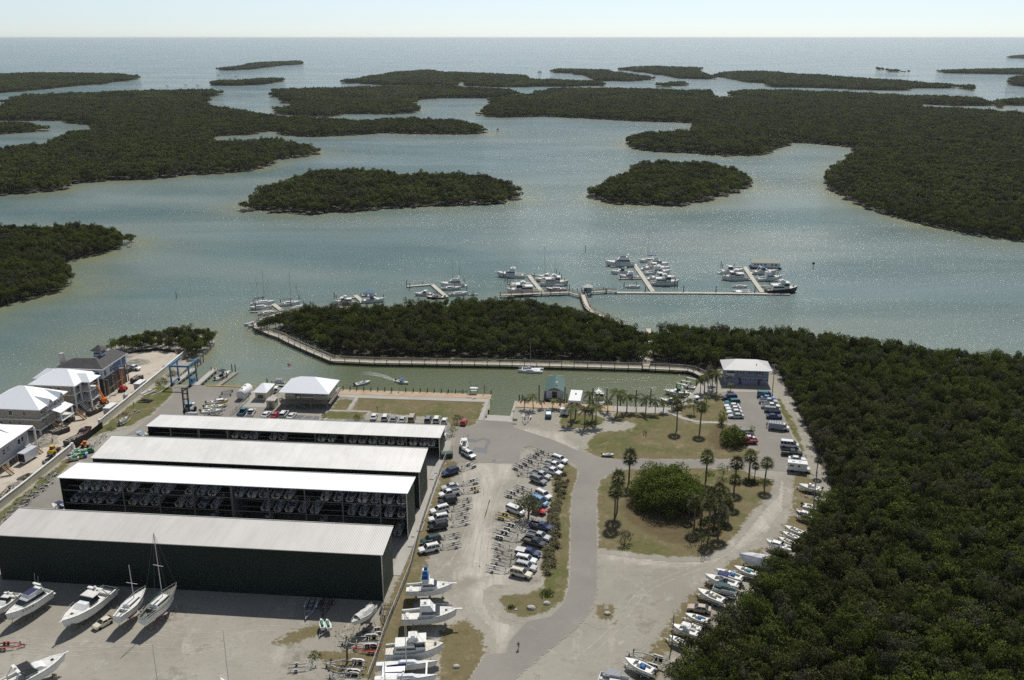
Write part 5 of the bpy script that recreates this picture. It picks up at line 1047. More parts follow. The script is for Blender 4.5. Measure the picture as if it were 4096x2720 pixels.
def boat(kind, r, label, group=None, where='water', zr=None, hullc=None, cv=None, dk=None, stern_first=True, sc=None, lift=None):
    """r: reading from stern to bow; zr: height at which those readings were taken"""
    base = WZ if where == 'water' else (lift if lift is not None else (.75 if where == 'trailer' else .9))+DRAFT.get(kind, .3)
    z = base+(zr if zr is not None else .7); c, a, Ln = seg(*r, z=z); k = Ln/BT[kind]['L']; k = sc or min(max(k, .55), 1.6)
    cs = {}
    if hullc: cs['hull'] = hullc
    if cv: cs.update({'canopy':cv,'bimini_top':cv,'sail_cover':cv,'tarp':cv,'flybridge_cover':cv,'seat':cv,'cockpit_cover':cv})
    if dk: cs['deck'] = dk
    o = clone(BT[kind], (c[0], c[1], base), a, label, group, scale=((k, k*1.1, k*1.15) if kind in ('cruiser','express','motoryacht','convertible','tower','trawler','sail','sail_bare') else k), colors=cs or None)
    if where == 'water' : pass
    return o, c, a, k
# ---------------------------------------------------------------- trailers
def mk_trailer(ax):
    t = thing('boat_trailer', 'x', 'trailer'); Ln = 6.2; m = MB()
    for s in (-1, 1):
        m.bar((-Ln/2,s*.85,.55), (.6,s*.85,.55), .09, .13); m.bar((.6,s*.85,.55), (Ln/2-.5,s*.05,.55), .09, .13)
        m.bar((-Ln/2+.1,s*.85,.55), (-Ln/2+.1,s*.85,1.0), .06, .06)
    for x in (-2.6,-1.2,.5): m.bar((x,-.85,.5), (x,.85,.5), .08, .08)
    m.bar((1.2,0,.55), (Ln/2,0,.55), .1, .12); m.build('frame', M['gel'], t, color=(.7,.7,.68))
    for s in (-1, 1): q = MB(); q.bar((-Ln/2,s*.5,.8), (.5,s*.5,.72), .14, .08); q.build('bunk', M['black'], t)
    xs = (-1.5,) if ax == 1 else (-1.9,-1.1)
    for s in (-1, 1):
        for x in xs: q = MB(); q.tube((x,s*1.08-.1,.34), (x,s*1.08+.1,.34), .34, n=10); w = q.build('wheel', M['tyre'], t); q = MB(); q.tube((x,s*1.2-.02,.34), (x,s*1.2+.02,.34), .17, n=8); q.build('rim', M['lamp'], w)
        q = MB(); xc = sum(xs)/len(xs); lw = .5+.45*(len(xs)-1)*.9; q.loft([[(xc-lw*1.1,s*1.08+d,.55),(xc-lw*.7,s*1.08+d,.76),(xc+lw*.7,s*1.08+d,.76),(xc+lw*1.1,s*1.08+d,.55)] for d in (-.14,.14)], cap=False, closed=False); q.build('fender', M['gel'], t, color=(.72,.72,.7))
    q = MB(); q.bar((1.9,0,.55), (1.9,0,1.25), .08, .1); q.box((1.85,0,1.2), (.25,.3,.2)); q.build('winch_post', M['black'], t); q = MB(); q.tube((2.5,.12,0), (2.5,.12,.8), .04); q.tube((2.5,.12-.05,.12), (2.5,.12+.05,.12), .14, n=8); q.build('jockey_wheel', M['tyre'], t)
    t['L'] = Ln; return proto(t)
TR = {1: mk_trailer(1), 2: mk_trailer(2)}
def trailer(r, label, ax=1, frame=(.7,.7,.68), fender=None, group='empty boat trailers', k=None, z=.5, rot=0):
    c, a, Ln = seg(*r, z=z); k = k or min(max(Ln/6.2, .7), 1.35); cs = {'frame':frame, 'fender':fender or frame}
    return clone(TR[ax], (*c, .03), a, label, group, scale=k, colors=cs)
def under(c, a, k, label, Lb=6.5, ax=1):                    # trailer carrying a boat: bow end of the boat over the tongue
    return clone(TR[ax], (c[0]+math.cos(a)*.5*k, c[1]+math.sin(a)*.5*k, .03), a, label, 'trailers under stored boats', scale=max(.9, k))
def cradle(c, a, Ln, label):
    m = MB()
    for x in (-Ln*.3, 0, Ln*.28):
        m.box((x,0,.22), (.5,.5,.5))
        for s in (-1, 1): m.tube((x, s*Ln*.16, 0), (x, s*Ln*.1, 1.15), .05, n=5); m.tube((x, s*Ln*.16, 0), (x+.3, s*Ln*.17, 0), .04, n=4)
    m.box((0,0,.06), (Ln*.66,.3,.12)); o = m.build('boat_stands', M['wood']); o.location = (*c, .03); o.rotation_euler = (0,0,a); return tag(o, label, 'stands', 'stands under hauled-out boats')
# ---------------------------------------------------------------- people
def person(t_, x, y, label, shirt=(.1,.1,.12), pants=(.35,.3,.22), face=0.0, step=.25, arms=.2, z0=0.03, name='person', xy=None, sit=False):
    c = xy or at(t_, x, y, z0); root = thing('person', label, 'person', (*c, z0), face)
    def skin(nm, V, E_, Rr, m, sub=1, color=None, rootv=0):
        me = bpy.data.meshes.new(nm); me.from_pydata(V, E_, []); o = bpy.data.objects.new(nm, me); col.objects.link(o); o.parent = root
        sk = o.modifiers.new('skin', 'SKIN'); sl = me.skin_vertices[0] if me.skin_vertices else None
        if sl is None: bpy.context.view_layer.update(); sl = me.skin_vertices[0]
        for i, r_ in enumerate(Rr): sl.data[i].radius = (r_, r_)
        sl.data[rootv].use_root = True; ss = o.modifiers.new('sub', 'SUBSURF'); ss.levels = sub; ss.render_levels = sub
        me.materials.append(m); 
        if color: o.color = (*color, 1)
        return o
    h = .92; s = step; V = [(0,0,h),(0,0,1.15),(0,0,1.38),(0,0,1.5),(.01,0,1.62),(.02,0,1.74)]; E_ = [(0,1),(1,2),(2,3),(3,4),(4,5)]; Rr = [.13,.125,.14,.05,.085,.07]
    for q in (-1, 1):
        i = len(V); k = q*s; V += [(0,q*.1,h-.05),(k*.55,q*.11,.5),(k,q*.11,.08),(k+.16,q*.12,.04)]; E_ += [(0,i),(i,i+1),(i+1,i+2),(i+2,i+3)]; Rr += [.095,.062,.042,.035]
        i = len(V); k = -q*arms; V += [(0,q*.19,1.4),(k*.4,q*.25,1.13),(k+.06,q*.25,.88),(k+.1,q*.25,.79)]; E_ += [(2,i),(i,i+1),(i+1,i+2),(i+2,i+3)]; Rr += [.058,.042,.03,.03]
        hnd = len(V)-1
        for f in range(5): V.append((V[hnd][0]+.03*(f-2)+.02, V[hnd][1]+(.02 if f else .05)*q, V[hnd][2]-.07+abs(f-2)*.012)); E_.append((hnd, len(V)-1)); Rr.append(.009)
    skin('body', V, E_, Rr, M['skin'])
    V = [(0,0,.95),(0,0,1.15),(0,0,1.4)]; E_ = [(0,1),(1,2)]; Rr = [.145,.14,.155]
    for q in (-1, 1): i = len(V); V += [(0,q*.2,1.41),(-q*arms*.35,q*.25,1.18)]; E_ += [(2,i),(i,i+1)]; Rr += [.07,.058]
    skin('shirt', V, E_, Rr, M['cloth'], color=shirt)
    V = [(0,0,.95)]; E_ = []; Rr = [.145]
    for q in (-1, 1): i = len(V); V += [(0,q*.1,.86),(q*s*.5,q*.11,.52),(q*s*.95,q*.11,.14)]; E_ += [(0,i),(i,i+1),(i+1,i+2)]; Rr += [.11,.078,.06]
    skin('trousers', V, E_, Rr, M['cloth'], color=pants)
    m = MB(); m.sphere((.0,0,1.73), (.1,.095,.09), 8, 5); m.build('hair', M['bark'], root); m = MB(); m.box((.11,0,1.65), (.03,.03,.04)); m.box((.1,.035,1.68), (.02,.02,.012)); m.box((.1,-.035,1.68), (.02,.02,.012)); m.box((.1,0,1.6), (.02,.05,.012)); m.build('face', M['skin'], root)
    return root
# ================================================================ PLANTS
def frond(mb, base, ang, el, Ln, droop, wid, nl, rg, fold=.5):
    """pinnate frond: rib curving down with leaflets hanging either side"""
    P_ = []; d = Vector((math.cos(ang)*math.cos(el), math.sin(ang)*math.cos(el), math.sin(el))); p = Vector(base); n = 7
    for k in range(n+1):
        P_.append(p.copy()); p = p+d*(Ln/n); d = (d+Vector((0,0,-droop/n))).normalized()
    side = Vector((-math.sin(ang), math.cos(ang), 0))
    for k in range(n):
        a, b = P_[k], P_[k+1]; mb.bar(a, b, .04, .03) if k < 5 else None
        f = math.sin(math.pi*(k+.9)/(n+.9)); 
        for s in (-1, 1):
            for j in range(nl):
                u = a.lerp(b, (j+.5)/nl); tip = u+side*s*wid*f*(.8+.3*rg.random())+(b-a).normalized()*wid*.5+Vector((0,0,-wid*fold*f)); w = (b-a)*(.55/nl); mb.quad(u-w, u+w, tip+w*.2, tip-w*.2)
def mk_coco(seed, h, n=15, Ln=2.7):
    rg = np.random.default_rng(seed); t = thing('coconut_palm', 'x', 'palm'); m = MB(); lean = rg.normal(0, .35, 2); pts = [(lean[0]*(k/5)**2, lean[1]*(k/5)**2, h*k/5-.15) for k in range(6)]
    for k, (a, b) in enumerate(zip(pts[:-1], pts[1:])): m.tube(a, b, .17-.012*k, .158-.012*k, 7, cap=(k == 0))
    m.build('trunk', M['palmbark'], t); c = MB()
    for k in range(n): frond(c, pts[-1], k*2.4+rg.random()*.4, .95-1.25*(k/n)+rg.normal()*.1, Ln*(.8+.3*rg.random()), 1.5, .62, 3, rg, .6)
    c.build('crown', M['palmleaf'], t); return proto(t)
def mk_sabal(seed, h, n=34, rad=1.25):
    rg = np.random.default_rng(seed); t = thing('cabbage_palm', 'x', 'palm'); m = MB(); lean = rg.normal(0, .18, 2); top = Vector((lean[0], lean[1], h)); m.tube((0,0,-.15), (lean[0]*.4, lean[1]*.4, h*.5), .19, .17, 7); m.tube((lean[0]*.4, lean[1]*.4, h*.5), top, .17, .16, 7); m.build('trunk', M['palmbark'], t); c = MB()
    for k in range(n):
        a = k*2.39996; el = 1.3-2.1*(k/n); d = Vector((math.cos(a)*math.cos(el), math.sin(a)*math.cos(el), math.sin(el))); p = top+d*rad*.75; c.bar(top, p, .03, .03); s = Vector((-math.sin(a), math.cos(a), 0)); u = d.cross(s)
        for j in range(9):
            f = (j-4)/4; q = p+(d*math.cos(f*1.25)+s*math.sin(f*1.25))*rad*.8*(.85+.2*rg.random())+Vector((0,0,-.28*rad*(.4+abs(f)))); w = (s*math.cos(f*1.25)-d*math.sin(f*1.25))*.09; c.quad(p-w, p+w, q+w*.3, q-w*.3)
    c.build('crown', M['palmleaf'], t); m = MB()
    for k in range(14): a = k*2.4; m.quad(top+Vector((math.cos(a)*.15,math.sin(a)*.15,-.1)), top+Vector((math.cos(a+.5)*.2,math.sin(a+.5)*.2,-.1)), top+Vector((math.cos(a+.4)*.5,math.sin(a+.4)*.5,-1.1-rg.random()*.5)), top+Vector((math.cos(a)*.45,math.sin(a)*.45,-1.2)))
    m.build('dead_skirt', M['litterleaf'], t)
    return proto(t)
M['litterleaf'] = simple('dead_fronds', (.17,.13,.08), .9, c2=(.1,.075,.045), scale=3)
COCO = [mk_coco(i, h, n, L_) for i, (h, n, L_) in enumerate(((4.2,13,2.5),(5.0,15,2.7),(3.2,11,2.0),(5.6,16,2.8)))]
SAB = [mk_sabal(i+10, h) for i, h in enumerate((5.8,6.6,5.0))]
def solve_h(t, x, yb, yt, z0=0.0, hmax=26):
    g = at(t, x, yb, z0); a = T[t]; Y = a[1]+yt*a[2]; lo, hi = 0.0, hmax
    for _ in range(30):
        m_ = (lo+hi)/2; d = g[1]*CT-(z0+m_-HC)*ST; y = 1360+F*(-((z0+m_-HC)*CT+g[1]*ST))/d
        if y > Y: lo = m_
        else: hi = m_
    return g, lo
def palm(lst, H0, t, x, yb, yt, label, group, i, spread=1.0):
    g, h = solve_h(t, x, yb, yt); k = max(.45, h/H0[i % len(lst)]); w = min(1.25, max(.75, k))*spread
    return clone(lst[i % len(lst)], (*g, 0.03), random.uniform(0, 6.28), label, group, scale=(w, w, k))
def big_tree(name, label, cat, xy, h, r, n, leaf, mat, seed, lobes=14, zr=.5, low=.0, barkr=1.0, group=None, lr=.38):
    rg = np.random.default_rng(seed); t = thing(name, label, cat, (*xy, 0.03), 0, group); tr = MB(); cr = MB(); tr.tube((0,0,-.2), (.1,0,h*.3), .035*h*barkr, .028*h*barkr, 7)
    for k in range(lobes):
        a = 2.4*k; q = r*math.sqrt((k+.5)/lobes)*.78; z = h*(1-zr*.5)-h*zr*.38*(q/r)**2+rg.normal()*h*.05-low*h*rg.random(); c = (q*math.cos(a), q*math.sin(a), z)
        tr.tube((.1,0,h*(.22+.1*rg.random())), (c[0]*.6, c[1]*.6, z*.75), .014*h*barkr, .008*h*barkr, 5, cap=False); tr.tube((c[0]*.6, c[1]*.6, z*.75), c, .008*h*barkr, .004*h, 4, cap=False)
        leaves(cr, c, (r*lr*(.7+.5*rg.random()),)*2+(h*zr*.3*lr/.38,), n//lobes, leaf, rg)
    tr.build('trunk', M['bark'], t); cr.build('crown', mat, t); return t
def mk_clump(seed):
    rg = np.random.default_rng(seed); t = MB()
    for k in range(90):
        a = rg.random()*6.28; el = .5+rg.random()*1.0; r0 = rg.random()*.45; p = Vector((r0*math.cos(a*3), r0*math.sin(a*3), 0)); d = Vector((math.cos(a)*math.cos(el), math.sin(a)*math.cos(el), math.sin(el))); L_ = .7+.6*rg.random(); s = Vector((-math.sin(a), math.cos(a), 0))*.05
        q = p+d*L_*.6; e = q+(d+Vector((0,0,-.9)))*L_*.4; t.quad(p-s, p+s, q+s, q-s); t.quad(q-s, q+s, e+s*.2, e-s*.2)
    return t
# ================================================================ DOCKS AND BOARDWALKS
def dock(label, runs, z=-.6, w=2.0, cat='dock', name='floating_dock', mat=None, rail=False, posts=0, floaty=True):
    """runs: list of polylines of ground points, each with its own width (pts, w)"""
    o0 = runs[0][0][0]; t = thing(name, label, cat, (*o0, 0)); m = MB(); rl = MB(); npost = 0; sk = MB()
    for pts, ww in runs:
        P_ = [(p[0]-o0[0], p[1]-o0[1]) for p in pts]; secs = []
        for k, p in enumerate(P_):
            a = P_[max(k-1, 0)]; b = P_[min(k+1, len(P_)-1)]; d = Vector((b[0]-a[0], b[1]-a[1])).normalized(); n = Vector((-d.y, d.x))*ww/2
            secs.append([(p[0]+n.x,p[1]+n.y,z),(p[0]-n.x,p[1]-n.y,z),(p[0]-n.x,p[1]-n.y,z-.35),(p[0]+n.x,p[1]+n.y,z-.35)])
        m.loft(secs)
        if rail:
            for s in (0, 1):
                L_ = 0
                for a, b in zip(secs[:-1], secs[1:]):
                    A, B = Vector(a[s]), Vector(b[s])
                    for hh, th in ((1.05,.13),(.7,.07),(.38,.07)): rl.bar((A.x,A.y,z+hh), (B.x,B.y,z+hh), .07 if hh < 1 else .16, th)
                    n_ = max(1, int((B-A).length/posts))
                    for q in range(n_):
                        c = A.lerp(B, q/n_)
                        if npost < 98: pm = MB(); pm.box((c.x, c.y, z-.35), (.2,.2,2.9)); pm.build('post', M['pile'], t); npost += 1
                        else: sk.box((c.x, c.y, z-.35), (.2,.2,2.9))
    m.build('deck', mat or M['float'], t)
    if rail: rl.build('railing', M['wood'], t)
    if sk.v: o = sk.build('post', M['pile'], t); o['kind'] = 'stuff'
    return t
def pts(t, *l, z=0.0): return [at(t, x, y, z) for x, y in l]
bwf = pts('B', (60,250),(130,280),(200,312),(300,345),(340,370),(560,470),(780,562),(1180,580),z=.1)+pts('C', (0,598),(700,615),(1340,633),(1600,645),(1780,655),(1850,675),(1945,722),z=.1)
dock('long railed boardwalk along the front edge of the mangrove peninsula', [(bwf, 2.6)], .1, cat='boardwalk', name='boardwalk', mat=M['walkwood'], rail=True, posts=4.3)
dock('short boardwalk crossing the gap between the two mangrove woods', [(pts('C', (1380,640),(1388,560),(1395,480),(1425,400),(1415,330),(1400,270),z=.1), 2.4)], .12, cat='boardwalk', name='boardwalk', mat=M['walkwood'], rail=True, posts=4.0)
bwr = pts('F', (400,1097),(900,1075),(1480,1052),z=.1)
dock('outer boardwalk leading along the back of the peninsula to the gazebo', [(bwr+pts('F', (1640,1100),(1690,1080),z=.1), 2.2)], .1, cat='boardwalk', name='boardwalk', mat=M['walkwood'], rail=True, posts=4.0)
dock('boardwalk running from the gazebo down to the mangrove shore', [(pts('F', (1690,1080),(1725,1180),(1760,1270),z=.1)+pts('C', (830,70),(870,105),(950,140),(1080,190),(1180,238),z=.1), 2.4)], .14, cat='boardwalk', name='boardwalk', mat=M['walkwood'], rail=True, posts=3.5)
dock('gangway from the gazebo to the long floating dock', [(pts('F', (1700,1065),(1850,1050),(2060,1035),z=0)+pts('G', (70,782),(200,792),z=-.4), 1.8)], .0, cat='gangway', name='gangway', mat=M['walkwood'], rail=True, posts=3.5)
dock('boardwalk from the peninsula tip out to the leftmost dock', [(pts('B', (62,248),(70,215),(105,190),(160,160),z=.1)+pts('E', (540,705),(800,690),(1250,640),z=.1), 2.2)], .1, cat='boardwalk', name='boardwalk', mat=M['walkwood'], rail=True, posts=4.0)
dz = -.65
dock('long floating dock linking the two right-hand finger docks', [(pts('G', (180,795),(700,797),(1300,800),(2240,812),z=dz), 2.4)], dz)
dock('finger dock full of white yachts, left of the two on the long dock', [(pts('G', (415,480),(500,600),(625,785),z=dz), 2.2),(pts('G', (125,487),(410,482),z=dz), .9),(pts('G', (220,632),(500,628),z=dz), .9),(pts('G', (610,706),(920,706),z=dz), .9)], dz+.01)
dock('finger dock beside the floating house, rightmost of all docks', [(pts('G', (1705,490),(1800,630),(1915,792),z=dz), 2.2),(pts('G', (1430,643),(1790,643),z=dz), .9),(pts('G', (1800,572),(2060,572),z=dz), .9),(pts('G', (1850,652),(2130,652),z=dz), .9),(pts('G', (1890,720),(2060,720),z=dz), .9),(pts('G', (1560,496),(1700,494),z=dz), .9)], dz+.01)
dock('finger dock left of the gazebo with trawlers moored at it', [(pts('F', (845,790),(940,910),(1065,1060),z=dz), 2.0),(pts('F', (460,815),(840,803),z=dz), .8),(pts('F', (520,915),(900,910),z=dz), .8),(pts('F', (890,770),(1000,798),z=dz), .8)], dz)
dock('finger dock with a long left arm, middle of the five behind the wood', [(pts('E', (1955,440),(2000,480),(2095,560),z=dz), 2.0),(pts('E', (1717,460),(1960,440),z=dz), 1.6),(pts('E', (2050,488),(2230,483),z=dz), .9)], dz)
dock('small finger dock behind the wood with two moored trawlers', [(pts('E', (1228,542),(1295,600),z=dz), 2.0),(pts('E', (1040,583),(1230,562),z=dz), .9),(pts('E', (1290,548),(1420,541),z=dz), .9)], dz)
dock('leftmost finger dock with sailboats moored on both sides', [(pts('E', (455,625),(500,660),(540,690),z=dz), 2.0),(pts('E', (510,635),(700,603),z=dz), .9),(pts('E', (240,700),(450,690),z=dz), .8)], dz)
dock('low floating dock beside the travel lift piers', [(pts('AB', (1880,640),(1990,560),(2215,395),z=-.7), 1.6)], -.7, mat=M['wood'])
t = thing('gazebo', 'small grey-roofed hut on piles where the boardwalks meet', 'gazebo', (*at('F', 1772, 1062, 0), 0), R(-4))
m = MB(); roof_hip(m, -2.3, 2.3, -2, 2, 2.8, 4.1, -.2, .2, 0); m.build('roof', M['galv'], t); m = MB(); m.box((0,0,1.4), (3.4,2.8,2.7)); m.build('wall', simple('grey_boarding', (.3,.33,.36), .8), t); m = MB(); m.box((-1.0,-1.43,1.1), (.9,.06,1.9)); m.build('door', M['glass'], t)
for x in (-1.5,0,1.5):
    for y in (-1.2,1.2): m = MB(); m.box((x,y,-.9), (.25,.25,1.8)); m.build('post', M['pile'], t)
# travel lift piers
for lab, a, b in (('left concrete pier under the blue travel lift', (-141.8,279.5), (-141.3,295.8)), ('right concrete pier beside the blue travel lift', (-133.6,279.5), (-133.9,296.2))):
    A, B = W(*a), W(*b); t = thing('lift_pier', lab, 'pier', (*A, 0), 0); m = MB(); D = (B[0]-A[0], B[1]-A[1]); m.bar((0,0,-.12), (*D,-.12), 1.9, .5); m.build('deck', M['conc'], t)
    for k in range(6):
        for s in (-.8,.8): m = MB(); m.box((D[0]*(k+.6)/6.2+s, D[1]*(k+.6)/6.2, -1.2), (.4,.4,1.8)); m.build('post', M['conc'], t)
    m = MB(); m.box((D[0], D[1], .2), (1.9,.25,.25), AL); m.build('end_stop', M['yellow'], t)
# mooring piles
def piles(group, lab, lst, r=.17, z0=WZ):
    for i, (t, x, yb, yt) in enumerate(lst):
        g, h = solve_h(t, x, yb, yt, z0); m = MB(); m.tube((0,0,-1.5), (0,0,h), r, r*.9, 7); m.mi = 0; o = m.build('mooring_pile', M['pile']); o.location = (*g, z0)
        tag(o, lab % ORD[min(i, 29)], 'pile', group)
piles('piles of the long floating dock', 'timber pile on the long floating dock, %s from the left', [('G',533,800,725),('G',985,800,718),('G',1368,800,722),('G',1826,808,728)], .22)
piles('piles around the left yacht dock', 'mooring pile at the left yacht dock, %s from the left', sorted([('G',38,775,733),('G',137,470,418),('G',198,580,520),('G',240,650,600),('G',283,740,672),('G',380,645,595),('G',428,740,665),('G',765,720,668),('G',880,735,635),('G',912,740,668),('G',790,560,520),('G',738,470,440)], key=lambda q: q[1]))
piles('piles around the right finger dock', 'mooring pile at the rightmost finger dock, %s from the left', sorted([('G',1428,495,425),('G',1447,500,458),('G',1583,500,463),('G',1666,630,603),('G',2100,580,530),('G',2112,650,580),('G',2137,690,615),('G',2170,700,652),('G',2199,745,688),('G',1998,700,650)], key=lambda q: q[1]))
piles('piles around the gazebo docks', 'mooring pile left of the gazebo, %s from the left', sorted([('F',446,830,725),('F',475,880,780),('F',510,930,840),('F',549,980,870),('F',578,1010,920),('F',933,830,750),('F',1122,830,745),('F',1278,800,690),('F',1331,830,738),('F',1360,860,780),('F',1403,930,838),('F',1449,1000,870),('F',1487,1040,933),('F',1534,1040,1000),('F',1609,1050,998),('F',1677,1045,993)], key=lambda q: q[1]))
piles('piles around the left docks', 'mooring pile behind the peninsula wood, %s from the left', sorted([('E',269,630,588),('E',291,690,622),('E',359,600,552),('E',527,640,585),('E',624,655,578),('E',701,600,547),('E',742,645,598),('E',757,655,620),('E',1033,570,515),('E',1052,590,543),('E',1497,570,537),('E',1718,470,403),('E',1746,490,432),('E',1864,450,420),('E',2167,490,440),('E',2284,520,460),('E',2259,420,390)], key=lambda q: q[1]))
piles('bare channel posts', 'lone dark post standing in open water, %s from the left', [('S',407,688,672),('F',1737,425,318)], .15)
piles('seawall piles on the promenade', 'dark pile along the plank promenade seawall, %s from the left', [('B',x,851+(x-880)*.025,813+(x-880)*.028) for x in (880,947,1010,1076,1143,1208,1274,1340,1472,1543,1608,1676,1740,1808,1875,1942,2011,2277)], .18, .1)
piles('tall slip piles', 'tall dark pile at the palm-lined slips, %s from the left', [('C',182,985,895),('C',211,980,893),('C',368,975,802),('C',611,975,820),('C',630,985,885),('C',874,1000,830),('C',1006,1003,833),('C',1281,1010,843),('C',1418,1015,847),('C',1135,1010,905),('C',1333,1018,980),('C',1053,1010,970)], .2)
piles('piles by the travel lift', 'dark pile in the water right of the travel lift, %s from the left', [('AB',1530,305,215),('AB',1583,260,145),('AB',1632,215,100),('AB',1780,420,305),('AB',1843,420,320),('AB',1985,520,395),('AB',2055,520,395),('AB',2145,385,255),('AB',2205,385,258)], .18)
piles('piles behind the store', 'dark pile behind the marina store, %s from the left', [('AK',233,175,117),('AK',1165,245,205)], .2)
# channel markers
for lab, t_, x, yb, yt in (('channel marker post with a small dark board, right of the docks', 'U3', 2111, 1474, 1432), ('distant channel sign on two posts beside the middle island tip', 'U2', 1671, 556, 531)):
    g, h = solve_h(t_, x, yb, yt, WZ, 60); t = thing('channel_marker', lab, 'channel marker', (*g, WZ)); m = MB(); k = 1 if t_ == 'U3' else 1.6
    for s in ((0,) if k == 1 else (-.8,.8)): m.tube((s,0,-1), (s,0,h), .14*k, n=6)
    m.build('post', M['pile'], t); m = MB(); m.box((0,-.2,h-.5*k), (1.3*k,.08,1.0*k)); m.build('board', M['black'], t)
# boat lifts by the blue house
for i, (a, b) in enumerate((((575,512),(735,545)),((490,558),(640,588)),((420,600),(590,640)))):
    A, B = at('AC', *a, .6), at('AC', *b, .6); t = thing('boat_lift', ('farthest','middle','nearest')[i]+' of the three white boat lift beams by the blue house', 'boat lift', (*A, 0)); m = MB(); D = (B[0]-A[0], B[1]-A[1]); m.bar((0,0,.6), (*D,.6), .3, .35); m.build('beam', M['alu'], t)
    for f in (.02,.98): m = MB(); m.tube((D[0]*f,D[1]*f,-2.5), (D[0]*f,D[1]*f,.6), .18); m.build('post', M['pile'], t)
